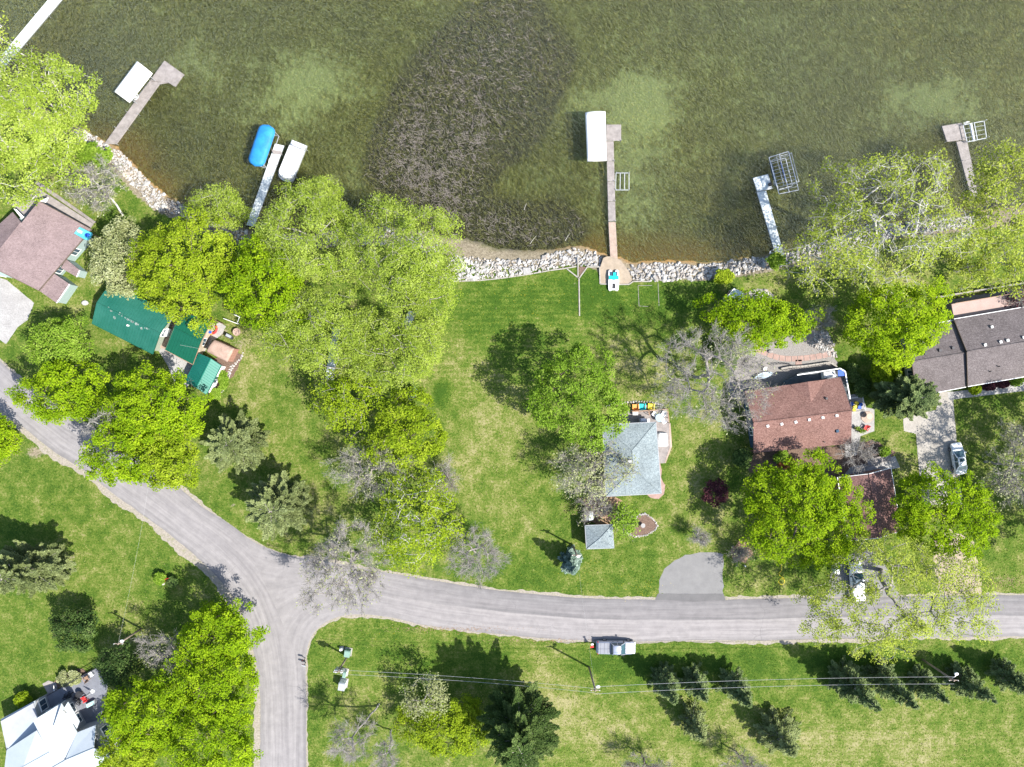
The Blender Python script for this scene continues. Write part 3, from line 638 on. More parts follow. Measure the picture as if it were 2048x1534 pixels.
riprap('rock_riprap', [(1256, 538), (1275, 528), (1320, 524), (1400, 529), (1450, 524), (1500, 517), (1545, 510), (1590, 501), (1640, 482), (1700, 464), (1750, 452), (1830, 441), (1900, 436), (1950, 430), (1955, 448), (1880, 462), (1790, 475), (1700, 492), (1640, 508), (1600, 520), (1550, 536), (1500, 544), (1440, 556), (1380, 562), (1300, 562), (1268, 560)], 1350, 130, .18, .50, 13)
riprap('rock_riprap', [(440, 450), (540, 470), (620, 468), (700, 455), (780, 455), (840, 464), (885, 490), (890, 545), (840, 500), (700, 490), (560, 500), (450, 475)], 320, 0, .2, .45, 14)
# garden stones round the pavilion and beds
def ring_stones(name, poly, n, r, label, seed):
    rng = random.Random(seed); pts = [P2(u, v) for u, v in poly]; L = [math.dist(pts[i], pts[(i + 1) % len(pts)]) for i in range(len(pts))]; tot = sum(L)
    cx = sum(p[0] for p in pts) / len(pts); cy = sum(p[1] for p in pts) / len(pts)
    root = T(name, label, 'edging', (cx, cy, 0))
    for i in range(n):
        s = tot * i / n; k = 0
        while s > L[k]: s -= L[k]; k += 1
        a, b = pts[k], pts[(k + 1) % len(pts)]; t = s / L[k]
        o = bpy.data.objects.new('stone', ROCKM[rng.randrange(12)]); COL.objects.link(o); o.parent = root
        rr = r * rng.uniform(.8, 1.3); o.location = (a[0] + (b[0] - a[0]) * t - cx, a[1] + (b[1] - a[1]) * t - cy, rr * .4); o.scale = (rr, rr * .8, rr); o.rotation_euler = (0, 0, rng.uniform(0, 6))
ring_stones('stone_edging', [(1254, 1066), (1262, 1050), (1276, 1030), (1290, 1027), (1306, 1038), (1315, 1050), (1310, 1060), (1292, 1070), (1270, 1074)], 46, .17, 'ring of pale stones round the triangular rock garden by the small grey hip roof', 1)
ring_stones('stone_edging', [(430, 795), (445, 775), (455, 755), (460, 735), (484, 715), (486, 706), (482, 716), (462, 740), (457, 760), (447, 780)], 40, .17, 'curved row of pale stones edging the bed beside the teal metal shed', 2)
ring_stones('stone_edging', [(1212, 812), (1230, 806), (1262, 803), (1300, 803), (1322, 808), (1330, 815), (1322, 809), (1300, 805), (1262, 805), (1230, 808)], 44, .15, 'low curved stone edging behind the coloured garden chairs', 3)
riprap('garden_rock_bed', [(1478, 612), (1490, 590), (1505, 582), (1530, 580), (1546, 591), (1540, 606), (1515, 618), (1490, 620)], 230, 0, .14, .3, 15)
riprap('garden_rock_bed', [(1625, 662), (1655, 665), (1668, 700), (1672, 718), (1640, 705), (1622, 690)], 230, 0, .14, .3, 16)

# ------------------------------------------------------------------ docks
def vsub(a, b): return (a[0] - b[0], a[1] - b[1])
def lerp(a, b, t): return tuple(a[i] + (b[i] - a[i]) * t for i in range(len(a)))
def pt_on(a, b, c, d, s, t): return lerp(lerp(a, b, s), lerp(d, c, s), t)

def dock(name, label, quads, z, mat, frame_mat, post_mat, board=.15, posts=True, secs=3.0, extra=None):
    """quads: list of 4 pixel corners (start-left, end-left, end-right, start-right) running outwards from the shore"""
    w0 = P(*lerp(quads[0][0], quads[0][3], .5), z); t = T(name, label, 'dock', (w0[0], w0[1], ZW))
    for q in quads:
        a, b, c, d = [P2(*p, z) for p in q]; L = math.dist(lerp(a, d, .5), lerp(b, c, .5)); n = max(1, round(L / secs))
        for i in range(n):
            g = .02 / L; s0, s1 = i / n + g, (i + 1) / n - g
            poly = [lerp(a, b, s0), lerp(a, b, s1), lerp(d, c, s1), lerp(d, c, s0)]
            mb = MB()
            if board: boards(mb, poly, vsub(poly[3], poly[0]), z, board)
            else:
                mb.prism(poly, z - .04, z)
            sec = mb.build('deck_section', mat, t)
            fr = MB()
            for e in ((0, 1), (3, 2)):
                p, q_ = poly[e[0]], poly[e[1]]; fr.beam((*p, z - .12), (*q_, z - .12), .06, .14)
            fr.beam((*poly[0], z - .13), (*poly[3], z - .13), .06, .1); fr.beam((*poly[1], z - .13), (*poly[2], z - .13), .06, .1)
            fr.build('section_frame', frame_mat, sec)
            if posts:
                for e in (poly[0], poly[3]):
                    c0 = lerp(poly[0], poly[3], .5); ex = lerp(c0, e, 1.06); zb = min(gz(*ex), ZW - .3)
                    MB().cyl(ex, .035, zb, z + random.uniform(.05, .5), 8).build('post', post_mat, t)
    return t

ZD = ZW + .55
d1 = dock('dock', 'long white panel dock running off the top left corner', [((-22, 140), (118, -27), (143, -24), (2, 142))], ZD, MT['white_panel'], MT['alu'], MT['galv'], 0, secs=6)
d2 = dock('dock', 'weathered grey plank dock with an angled end platform by the white canopy', [((209, 287), (300, 161), (318, 168), (232, 288)), ((300, 161), (329, 121), (368, 149), (337, 165))], ZD, MT['wood_grey'], MT['wood_grey'], MT['galv'], .15)
a, b, c = P2(337, 165, ZD), P2(368, 149, ZD), P2(351, 174, ZD)
boards(MB(), [P2(337.4, 165.6, ZD), P2(368, 149.8, ZD), P2(351, 174, ZD)], vsub(P2(368, 149, ZD), P2(329, 121, ZD)), ZD - .002, .15).build('deck_section', MT['wood_grey'], d2)
boards(MB(), [P2(300, 161.8, ZD), P2(336.5, 165.6, ZD), P2(318, 168.5, ZD)], vsub(P2(368, 149, ZD), P2(329, 121, ZD)), ZD - .05, .15).build('deck_section', MT['wood_grey'], d2)
d3 = dock('dock', 'white panel dock half hidden by willow leaves between blue and white boat covers', [((493, 450), (550, 287), (568, 291), (508, 453))], ZD, MT['white_panel'], MT['alu'], MT['galv'], 0, secs=3.2)
d4 = dock('dock', 'long straight dock of grey boards with a tan shore section', [((1222, 539), (1217, 444), (1231, 444), (1236, 539))], ZD, MT['wood_tan'], MT['wood_grey'], MT['galv'], .16, secs=3.6)
for q in [((1217, 443), (1213, 282), (1227, 282), (1231, 443)), ((1213, 281.5), (1213, 249), (1242, 249), (1242, 281.5))]:
    A, B, C, D = [P2(*p, ZD) for p in q]; L = math.dist(A, B); n = max(1, round(L / 3.0))
    for i in range(n):
        s0, s1 = i / n + .002, (i + 1) / n - .002
        poly = [lerp(A, B, s0), lerp(A, B, s1), lerp(D, C, s1), lerp(D, C, s0)]
        sec = boards(MB(), poly, vsub(poly[3], poly[0]), ZD, .15).build('deck_section', MT['wood_grey'], d4)
        fr = MB()
        for e in ((0, 1), (3, 2)): fr.beam((*poly[e[0]], ZD - .12), (*poly[e[1]], ZD - .12), .06, .14)
        fr.build('section_frame', MT['wood_grey'], sec)
        for e in (poly[0], poly[3]): MB().cyl(e, .04, gz(*e), ZD + .4, 8).build('post', MT['galv'], d4)
d5 = dock('dock', 'white panel dock with a wide head beside the bare canopy frame', [((1558, 531), (1514, 384), (1532, 381), (1573, 528)), ((1514.5, 383), (1506, 356), (1536, 348), (1545, 377))], ZD, MT['white_panel'], MT['alu'], MT['galv'], 0, secs=3.2)
d6 = dock('dock', 'shaded grey board dock with a square head at the far right', [((1944, 400), (1913, 283), (1934, 280), (1957, 392)), ((1894, 283), (1884, 252), (1924, 245), (1933, 279))], ZD, MT['wood_grey'], MT['wood_grey'], MT['galv'], .15)

# ------------------------------------------------------------------ boat lifts
def canopy_mesh(c, z, arch, nround=0.0, drop=.35, n=10, m=14, lean=0):
    """c: four world corners (a,b along side, c,d back); arched across, ends rounded by nround"""
    a, b, cc, d = c; mb = MB(); rings = []
    for i in range(m + 1):
        s = i / m; e = min(s, 1 - s); k = 1.0
        if nround: k = math.sqrt(max(0.0, 1 - (1 - min(1, e / nround)) ** 2)) * .999 + .001
        ring = []
        for j in range(n + 1):
            t = j / n; x = (t - .5) * 2; xx = x * (k if nround else 1)
            p = lerp(lerp(a, b, s), lerp(d, cc, s), .5 + xx / 2)
            zz = z + arch * (1 - x * x) * (k if nround else (1 - .25 * max(0, 1 - e / .08)))
            if nround: zz = z + arch * math.sqrt(max(0, k * k - xx * xx * .999)) 
            ring.append((p[0], p[1], zz))
        ring = [(ring[0][0], ring[0][1], ring[0][2] - drop)] + ring + [(ring[-1][0], ring[-1][1], ring[-1][2] - drop)]
        rings.append(ring)
    mb.loft(rings, close=False, cap=True)
    return mb
def lift_frame(t, c, zt, mat, rails=2, zlow=ZW + .05):
    """four posts, side rails and cradle under the canopy"""
    cen = lerp(lerp(c[0], c[2], .5), lerp(c[1], c[3], .5), .5)
    q = [lerp(cen, p, .8) for p in c]
    for p in q: MB().cyl(p, .055, min(gz(*p), ZW - .6), zt, 8).build('post', mat, t)
    fr = MB()
    for i in range(4):
        p, r = q[i], q[(i + 1) % 4]; fr.beam((*p, zlow + .1), (*r, zlow + .1), .09, .12)
        fr.beam((*p, zt - .06), (*r, zt - .06), .06, .08)
    for k in range(rails):
        s = (k + 1) / (rails + 1); fr.beam((*lerp(q[0], q[3], s), zlow + .2), (*lerp(q[1], q[2], s), zlow + .2), .1, .1)
    fr.build('cradle', mat, t)
def wheel(t, c, z, r, mat, axis):
    mb = MB(); ax = Vector(axis).normalized(); up = Vector((0, 0, 1)); pts = []
    for k in range(17):
        a = 2 * math.pi * k / 16; pts.append(Vector((c[0], c[1], z)) + (ax * math.cos(a) + up * math.sin(a)) * r)
    mb.tube(pts, .03, 6, cap=False)
    for k in range(4):
        a = math.pi * k / 4; o = (ax * math.cos(a) + up * math.sin(a)) * r; ce = Vector((c[0], c[1], z)); mb.tube([ce - o, ce + o], .018, 5)
    nrm = ax.cross(up); mb.tube([Vector((c[0], c[1], z)) - nrm * .08, Vector((c[0], c[1], z)) + nrm * .08], .09, 10)
    mb.build('crank_wheel', mat, t)

def canopy_lift(label, px, z, arch, mat, nround=0.0, wheel_px=None, drop=.35, m=14):
    c = [P2(*p, z) for p in px]; cen = lerp(lerp(c[0], c[2], .5), lerp(c[1], c[3], .5), .5)
    t = T('boat_lift', label, 'boat lift', (*cen, ZW))
    o = canopy_mesh(c, z, arch, nround, drop, m=m).build('canopy', mat, t, smooth=True)
    lift_frame(t, c, z - .1, MT['galv'])
    if wheel_px:
        p = P2(*wheel_px, ZW + 1.2); d = vsub(c[1], c[0]); wheel(t, p, ZW + 1.2, .45, MT['white_plastic'], (d[0], d[1], 0))
    return t
canopy_lift('boat lift under a white canopy beside the grey dock with angled platform', [(228, 183), (274, 122), (303, 145), (257, 204)], ZW + 2.6, .38, MT['white_fabric'], 0, (272, 194))
canopy_lift('boat lift under a long bright blue rounded canopy', [(504, 323), (527, 247), (556, 258), (528, 335)] if False else [(493, 327), (521, 244), (554, 255), (526, 338)], ZW + 2.3, .55, MT['blue_fabric'], .16, (540, 322), .05, 24)
canopy_lift('boat lift under a long white canopy beside the straight grey board dock', [(1175, 322), (1171, 225), (1211, 223), (1213, 320)], ZW + 2.5, .42, MT['white_fabric'], 0, None, .4)

# pontoon boat under a white cover on its lift
def covered_boat():
    ax0, ax1 = P2(566, 360, ZW + 1.3), P2(597, 283, ZW + 1.3)     # bow and stern along the hull
    L = math.dist(ax0, ax1); ang = math.atan2(ax1[1] - ax0[1], ax1[0] - ax0[0]); cen = lerp(ax0, ax1, .5)
    t = T('pontoon_boat', 'pontoon boat under a white mooring cover on a lift beside the white dock', 'boat', (*cen, ZW), ang)
    def outline(w, l0, l1, n=9, sq=.75):
        pts = []
        for k in range(n + 1):
            a = math.pi / 2 + math.pi * k / n; pts.append((l0 + w * sq + w * sq * math.cos(a) - 0.0, w * math.sin(a)))
        return pts + [(l1, -w * .98), (l1, w * .98)]
    h = L / 2; hull = outline(1.28, -h, h)
    MB().prism(hull, .55, .78).build('deck', MT['galv'], t, local=True)
    for s in (-1, 1): MB().tube([(-h + .35, s * .85, .3), (-h + .9, s * .85, .25), (h - .1, s * .85, .25)], .3, 10, r1=.3).build('pontoon', MT['alu'], t, local=True, smooth=True)
    low = outline(1.22, -h + .25, h - .9); mid = outline(1.1, -h + .4, h - 1.0); top = outline(.45, -h + .9, h - 1.7)
    mb = MB(); b = len(low)
    mb.loft([[(x, y, .79) for x, y in low], [(x, y, 1.35) for x, y in mid], [(x * .98, y, 1.62) for x, y in top]])
    mb.build('mooring_cover', MT['white_fabric'], t, local=True, smooth=False)
    mb = MB()
    pts = [(x * 1.0, y * 1.0, .8) for x, y in low]; mb.tube(pts + [pts[0]], .035, 6, cap=False); mb.build('cover_hem', MT['dark_metal'], t, local=True)
    MB().box((h - .45, 0, .83), (.7, 2.2, .1)).build('swim_deck', MT['white_plastic'], t, local=True)
    MB().box((h - .75, 0, 1.0), (.3, 1.6, .5)).build('motor_well', MT['siding_grey'], t, local=True)
    c = [P2(*p, ZW + .9) for p in ((548, 356), (577, 278), (612, 296), (592, 352))]
    f = T('boat_lift', 'open aluminium lift frame carrying the covered pontoon boat', 'boat lift', (*cen, ZW - .6))
    q = [P2(*p, ZW + .9) for p in ((590, 352), (611, 297))]
    MB().beam((*q[0], ZW + .9), (*q[1], ZW + .9), .1, .1).build('side_rail', MT['galv'], f)
    for k in range(5):
        p = lerp(q[0], q[1], k / 4); d = (-math.sin(ang), math.cos(ang)); r = (p[0] + d[0] * .75, p[1] + d[1] * .75)
        r2 = (p[0] - d[0] * .75, p[1] - d[1] * .75)
        inner = r if math.dist(r, cen) < math.dist(r2, cen) else r2
        MB().beam((*p, ZW + .86), (*inner, ZW + .3), .06, .06).build('cross_bar', MT['galv'], f)
    for p in q: MB().cyl(p, .06, gz(*p), ZW + 1.3, 8).build('post', MT['galv'], f)
covered_boat()
# a bench / gangway plate across the white dock
mb = MB(); q = [P2(*p, ZD + .25) for p in ((544, 300), (547, 308), (565, 310), (563, 303))]
t = T('dock_bench', 'small grey bench set across the white dock by the boat covers', 'bench', (*q[0], ZD))
MB().prism(q, ZD + .38, ZD + .44).build('seat', MT['wood_grey'], t)
for p in q: MB().box((lerp(q[0], q[2], .5)[0] * .15 + p[0] * .85, lerp(q[0], q[2], .5)[1] * .15 + p[1] * .85, ZD + .19), (.06, .06, .38)).build('leg', MT['galv'], t)

def open_frame(label, px, z, spines, ribs, mat, inner=None):
    c = [P2(*p, z) for p in px]; cen = lerp(lerp(c[0], c[2], .5), lerp(c[1], c[3], .5), .5)
    t = T('boat_lift', label, 'boat lift', (*cen, ZW - .5))
    for i in range(4):
        MB().beam((*c[i], z), (*c[(i + 1) % 4], z), .09, .09).build('rim_bar', mat, t)
    for k in range(spines):
        s = (k + 1) / (spines + 1); MB().beam((*lerp(c[0], c[3], s), z + (.12 if ribs else 0)), (*lerp(c[1], c[2], s), z + (.12 if ribs else 0)), .09, .09).build('spine_bar', mat, t)
    for k in range(ribs):
        s = (k + 1) / (ribs + 1); a, b = lerp(c[0], c[1], s), lerp(c[3], c[2], s); m_ = lerp(a, b, .5)
        MB().tube([(*a, z), (*m_, z + .13), (*b, z)], .026, 5).build('rib', mat, t)
    return t, c, cen
t, c, cen = open_frame('boat lift with a bare ribbed canopy frame and blue bunks at the white dock', [(1558, 388), (1538, 315), (1577, 303), (1597, 380)], ZW + 2.5, 1, 10, MT['alu'])
lift_frame(t, [P2(*p, ZW + .6) for p in ((1557, 386), (1538, 316), (1575, 306), (1593, 376))], ZW + 2.45, MT['galv'], 0)
for s in (.52,):
    q = [P2(*p, ZW + .6) for p in ((1557, 386), (1538, 316), (1575, 306), (1593, 376))]
    MB().beam((*lerp(lerp(q[0], q[3], s), lerp(q[1], q[2], s), .25), ZW + .75), (*lerp(lerp(q[0], q[3], s), lerp(q[1], q[2], s), .8), ZW + .75), .16, .14).build('bunk', MT['blue_plastic'], t)
q = [P2(*p, ZW + .8) for p in ((1541, 325), (1553, 372))]
MB().beam((*q[0], ZW + .8), (*q[1], ZW + .8), .3, .25).build('side_bumper', MT['siding_blue'], t)
p = P2(1549, 366, ZW + 1.2); d = vsub(c[1], c[0]); wheel(t, p, ZW + 1.2, .4, MT['galv'], (d[0], d[1], 0))
t, c, cen = open_frame('small empty lift frame of four rails beside the straight grey board dock', [(1231, 380), (1232, 346), (1258, 346), (1258, 380)], ZW + .35, 2, 0, MT['galv'])
for p in c: MB().cyl(p, .045, gz(*p), ZW + .9, 8).build('post', MT['galv'], t)
t, c, cen = open_frame('empty lift frame at the head of the shaded grey dock far right', [(1934, 284), (1926, 250), (1968, 242), (1973, 276)], ZW + 1.0, 1, 3, MT['galv'])
for p in c: MB().cyl(p, .05, gz(*p), ZW + 1.6, 8).build('post', MT['galv'], t)
MB().beam((*lerp(c[0], c[3], .45), ZW + .6), (*lerp(c[1], c[2], .45), ZW + .6), .35, .15).build('bunk', MT['white_plastic'], t)
wheel(t, P2(1933, 245, ZW + 1.3), ZW + 1.3, .38, MT['white_plastic'], (1, 0, 0))
# small things on the docks
MB().ell((*P2(1540, 369, ZD + .2), ZD + .28), (.35, .3, .28), 10, 5).build('boat_fender', MT['dark_metal'], label='dark round bundle lying on the white dock head', cat='bundle')
t = T('dock_ladder', 'white swim ladder hooked on the shore end of the white dock', 'ladder', (*P2(1546, 503, ZD), ZW))
for du in (0, 6):
    MB().tube([(*P2(1541 + du * .3, 507 - du, ZD), ZW - .1), (*P2(1541 + du * .3, 507 - du, ZD), ZD + .35), (*P2(1549 + du * .3, 505 - du, ZD + .3), ZD + .3)], .035, 6).build('rail', MT['white_plastic'], t)
for zz in (ZW + .1, ZW + .35): MB().beam((*P2(1541, 507, ZD), zz), (*P2(1543, 501, ZD), zz), .1, .04).build('rung', MT['white_plastic'], t)

# ------------------------------------------------------------------ dead reeds lying on the water
def reeds():
    rng = np.random.default_rng(5); poly = [P2(u, v, ZW) for u, v in WEED]; A = np.array(poly)
    X = rng.uniform(A[:, 0].min(), A[:, 0].max(), 46000); Y = rng.uniform(A[:, 1].min(), A[:, 1].max(), 46000)
    ok = inpoly(X, Y, poly); X, Y = X[ok], Y[ok]
    dens = np.clip(.16 + gauss(X, Y, [(800, 330, 110, 110, .45), (880, 400, 110, 70, .45), (960, 330, 60, 90, .35), (960, 470, 90, 30, .5), (1080, 490, 90, 25, .5), (900, 220, 90, 90, .15), (1060, 480, 120, 20, .3)], ZW), 0, 1)
    edge = np.full(len(X), 1e9)
    for (ax, ay), (bx, by) in zip(poly, poly[1:] + poly[:1]):
        tt = np.clip(((X - ax) * (bx - ax) + (Y - ay) * (by - ay)) / ((bx - ax) ** 2 + (by - ay) ** 2), 0, 1); edge = np.minimum(edge, np.hypot(X - ax - tt * (bx - ax), Y - ay - tt * (by - ay)))
    dens = dens * np.clip(edge / 5.0, .06, 1)
    clump = .5 + .5 * np.sin(X * 1.3 + np.sin(Y * .9) * 2) * np.sin(Y * 1.1 + np.cos(X * .7) * 2)
    ok = rng.random(len(X)) < dens * (.12 + .88 * clump ** 1.6) * 1.25; X, Y = X[ok], Y[ok]
    n = len(X); L = rng.uniform(.25, .95, n); a = rng.normal(2.3, .75, n); bend = rng.normal(0, .55, n); wd = rng.uniform(.012, .026, n); z = ZW + .012 + rng.random(n) * .02
    def side(px, py, ang): return np.stack([px - np.sin(ang) * wd, py + np.cos(ang) * wd, z], -1), np.stack([px + np.sin(ang) * wd, py - np.cos(ang) * wd, z + .012], -1)
    x1, y1 = X + np.cos(a) * L / 2, Y + np.sin(a) * L / 2; x2, y2 = x1 + np.cos(a + bend) * L / 2, y1 + np.sin(a + bend) * L / 2
    s = [side(X, Y, a), side(x1, y1, a + bend / 2), side(x2, y2, a + bend)]
    V = np.stack([s[0][0], s[0][1], s[1][0], s[1][1], s[2][0], s[2][1]], 1).reshape(-1, 3)
    b = (np.arange(n) * 6)[:, None]; q = np.concatenate([b + np.array([[0, 1, 3, 2]]), b + np.array([[2, 3, 5, 4]])])
    o = mesh_np('dead_reeds', V, q, MT['reed']); tag(o, 'mat of brown dead reed stems floating in the dark weed bed', 'reeds', kind='stuff')
reeds()
# driftwood along the waterline
for u, v, l, a in ((900, 472, 1.2, .2), (1060, 488, 1.6, .9), (1130, 482, 1.4, 1.0), (1048, 420, 1.1, 1.2)):
    p = P2(u, v, ZW)
    MB().tube([(p[0], p[1], ZW + .05), (p[0] + math.cos(a) * l * .5, p[1] + math.sin(a) * l * .5 + .08, ZW + .09), (p[0] + math.cos(a) * l, p[1] + math.sin(a) * l, ZW + .05)], .035, 6, r1=.015).build('driftwood', MT['bark_pale'], label={900: 'short pale driftwood log at the left end of the reed edge', 1060: 'pale driftwood stick in the reeds left of the straight dock', 1130: 'pale driftwood stick against the rocks left of the straight dock', 1048: 'lone pale stick floating in the clear water right of the reeds'}[u], cat='driftwood')
# ------------------------------------------------------------------ buildings
def V3(p): return Vector(p)
def inset(poly, k):
    c = (sum(p[0] for p in poly) / len(poly), sum(p[1] for p in poly) / len(poly)); out = []
    for p in poly:
        d = math.dist(p, c); out.append(lerp(p, c, min(.5, k / d)))
    return out
def windows(t, p0, p1, cen, z0, h, n, w=1.1, margin=.12, frame='fascia_white', door=False, zb=None):
    """n framed windows on the wall from p0 to p1, facing away from cen"""
    L = math.dist(p0, p1); d = ((p1[0] - p0[0]) / L, (p1[1] - p0[1]) / L); nr = (d[1], -d[0])
    m = lerp(p0, p1, .5)
    if (m[0] - cen[0]) * nr[0] + (m[1] - cen[1]) * nr[1] < 0: nr = (-nr[0], -nr[1])
    ang = math.atan2(d[1], d[0])
    for i in range(n):
        s = (margin + (1 - 2 * margin) * (i + .5) / n); c = lerp(p0, p1, s); zc = z0 + h / 2
        fo = (c[0] + nr[0] * .03, c[1] + nr[1] * .03, zc)
        win = MB().box(fo, (w + .2, .09, h + .2), ang).build('door' if door else 'window', MT[frame], t)
        for sx in ((-.25, .25) if not door else (0,)):
            g = (c[0] + nr[0] * .055 + d[0] * sx * w, c[1] + nr[1] * .055 + d[1] * sx * w, zc)
            MB().box(g, ((w / 2 - .06) if not door else w - .1, .06, h - .08), ang).build('pane', MT['glass'] if not door else MT['siding_grey'], win)

def roof_parts(t, polys, th, mat, name='roof'):
    mb = MB()
    for p in polys: mb.slab(p, th)
    return mb.build(name, mat, t)
def seams(roof, a, b, r2, r1, step, mat, h=.035, w=.05):
    """raised ribs running from eave a-b up to ridge r1-r2"""
    mb = MB(); n = max(2, int((Vector(b) - Vector(a)).length / step))
    for i in range(n + 1):
        s = i / n; p, q = lerp(a, b, s), lerp(r1, r2, s)
        mb.beam((p[0], p[1], p[2] + h / 2), (q[0], q[1], q[2] + h / 2), w, h)
    o = mb.build('roof_ribs', mat, roof); tag(o, kind='stuff')
def gable(t, px, ze, zr, roof_mat, wall_mat, over=.45, th=.16, ridge=None, ribs=None, trim='fascia_white', wins=2, rise=0.0, zbase=0.0, cap=True, gutter=True, rake=None):
    """px: four eave corners in the photo; the ridge runs between the middles of sides 0-3 and 1-2"""
    A, B, C, D = [P(u, v, ze) for u, v in px]
    R1 = lerp(A, D, .5); R2 = lerp(B, C, .5); R1 = (R1[0], R1[1], zr); R2 = (R2[0], R2[1], zr)
    if ridge: R1, R2 = P(*ridge[0], zr), P(*ridge[1], zr)
    ro = roof_parts(t, [[A, B, R2, R1], [D, C, R2, R1]], th, roof_mat)
    if ribs: seams(ro, A, B, R2, R1, ribs, roof_mat); seams(ro, D, C, R2, R1, ribs, roof_mat)
    if cap: MB().tube([(R1[0], R1[1], R1[2] - .02), (R2[0], R2[1], R2[2] - .02)], .12 if not ribs else .10, 6).build('ridge_cap', roof_mat, ro)
    if trim:
        for p, q in ((A, B), (D, C)): MB().beam((p[0], p[1], p[2] - th / 2), (q[0], q[1], q[2] - th / 2), .1, th * 1.15).build('gutter' if gutter else 'fascia', MT[trim], ro)
        for p, q in ((A, R1), (D, R1), (B, R2), (C, R2)): MB().beam((p[0], p[1], p[2] - th / 2 - .01), (q[0], q[1], q[2] - th / 2 - .01), .07, th * 1.2).build('fascia', MT[rake or trim], ro)
    q = inset([A[:2], B[:2], C[:2], D[:2]], over * 1.4)
    e = ze - th - .02; rz = zr - th - .12; m1, m2 = lerp(q[0], q[3], .5), lerp(q[1], q[2], .5)
    if ridge:
        m1 = lerp(R1[:2], R2[:2], .06); m2 = lerp(R1[:2], R2[:2], .94)
    vs = [(*p, zbase) for p in q] + [(*p, e) for p in q] + [(*m1, rz), (*m2, rz)]
    MB().add(vs, [(0, 1, 5, 4), (2, 3, 7, 6), (1, 2, 6, 9, 5), (3, 0, 4, 8, 7), (4, 5, 9, 8), (6, 7, 8, 9)]).build('wall', wall_mat, t)
    cen = lerp(q[0], q[2], .5)
    if wins:
        for i in range(4):
            a, b = q[i], q[(i + 1) % 4]; n = max(1, int(math.dist(a, b) / 3.2)); windows(t, a, b, cen, zbase + .9, min(1.2, e - zbase - 1.2), min(n, wins))
    ab = Vector(B[:2]) - Vector(A[:2])
    def zat(x, y):
        def dl(p, a, b):
            L = math.hypot(b[0] - a[0], b[1] - a[1]); return abs((p[0] - a[0]) * (b[1] - a[1]) - (p[1] - a[1]) * (b[0] - a[0])) / L
        p = (x, y); dr = dl(p, R1, R2); da, dd = dl(p, A, B), dl(p, D, C); de = min(da, dd)
        return ze + (zr - ze) * de / (de + dr + 1e-6)
    return dict(A=A, B=B, C=C, D=D, R1=R1, R2=R2, zat=zat, roof=ro, walls=q, cen=cen)
def on_roof(g, u, v):
    z = 3.5
    for _ in range(4): x, y, _z = P(u, v, z); z = g['zat'](x, y)
    return x, y, z
def vent(g, t, u, v, size=.32, mat='galv', h=.22, name='roof_vent'):
    x, y, z = on_roof(g, u, v); MB().box((x, y, z + h / 2 - .04), (size, size, h), .2).build(name, MT[mat], g['roof'])
def pipe(g, t, u, v, h=.4):
    x, y, z = on_roof(g, u, v); MB().cyl((x, y), .07, z - .1, z + h, 8).build('vent_pipe', MT['dark_metal'], g['roof'])
def cen_of(px, z=2.8):
    p = [P2(u, v, z) for u, v in px]; return (sum(a[0] for a in p) / len(p), sum(a[1] for a in p) / len(p), 0)

# --- mauve-roofed house at the left edge
HA = T('house', 'house with a wide mauve shingle roof at the left edge above the lake', 'house', cen_of([(60, 480)]))
ro = roof_parts(HA, [[P(78, 402, 5.0), P(183, 459, 2.9), P(78, 581, 2.9), P(-25, 530, 5.0)], [P(42, 445, 5.0), P(25, 424, 4.2), P(-80, 520, 2.9), P(-25, 530, 5.0)]], .16, MT['roof_mauve'])
MB().tube([P(42, 445, 5.0), P(-25, 530, 5.0)], .1, 6).build('ridge_cap', MT['roof_mauve'], ro)
for a, b in (((78, 402, 4.93), (183, 459, 2.83)), ((183, 459, 2.83), (78, 581, 2.83)), ((78, 581, 2.83), (-25, 530, 4.93))): MB().beam(P(*a), P(*b), .09, .2).build('fascia', MT['bark_dark'], ro)
q = [P2(70, 422, 2.9), P2(165, 470, 2.9), P2(80, 566, 2.9), P2(-60, 540, 2.9), P2(-60, 500, 2.9), P2(28, 440, 2.9)]
MB().prism(q, 0, 2.75).build('wall', MT['siding_teal'], HA)
MB().add([P(74, 410, 2.7), P(168, 464, 2.7), P(74, 410, 4.75)], [(0, 1, 2)]).build('gable_wall', MT['siding_teal'], HA)
windows(HA, q[0], q[1], P2(60, 500), .9, 1.2, 3); windows(HA, q[1], q[2], P2(60, 500), .9, 1.2, 2); windows(HA, q[2], q[3], P2(60, 500), .9, 1.2, 2)
# gable end panel with its white soffit
MB().slab([P(78, 402, 4.9), P(97, 395, 4.0), P(92, 405, 4.0)], .05).build('gable_overhang', MT['white_paint'], HA)
MB().slab([P(27, 417, 3.2), P(33, 419, 3.2), P(49, 435, 3.2), P(43, 437, 3.2)], .06).build('window_awning', MT['white_paint'], HA)
for nm, c, z0, z1 in (('a', [(132, 518), (159, 540), (153, 554), (122, 536)], 2.4, 2.1), ('b', [(108, 547), (139, 568), (113, 606), (78, 581)], 2.6, 2.2)):
    A, B, C, D = P(*c[0], z0), P(*c[1], z1), P(*c[2], z1), P(*c[3], z0)
    an = roof_parts(HA, [[A, B, C, D]], .12, MT['roof_mauve'], 'porch_roof')
    MB().prism(inset([A[:2], B[:2], C[:2], D[:2]], .12), 0, z1 - .13).build('porch_wall', MT['siding_teal'], HA)
    MB().beam((B[0], B[1], B[2] - .06), (C[0], C[1], C[2] - .06), .08, .14).build('fascia', MT['fascia_white'], an)
MB().cyl(P2(122, 541), .35, 0, .9, 10, r1=.28).build('white_planter', MT['white_plastic'], label='small white pot between the two little porches of the mauve-roofed house', cat='pot')
dk = T('deck', 'weathered wooden deck wrapping the lake side of the mauve-roofed house', 'deck', P(110, 410))
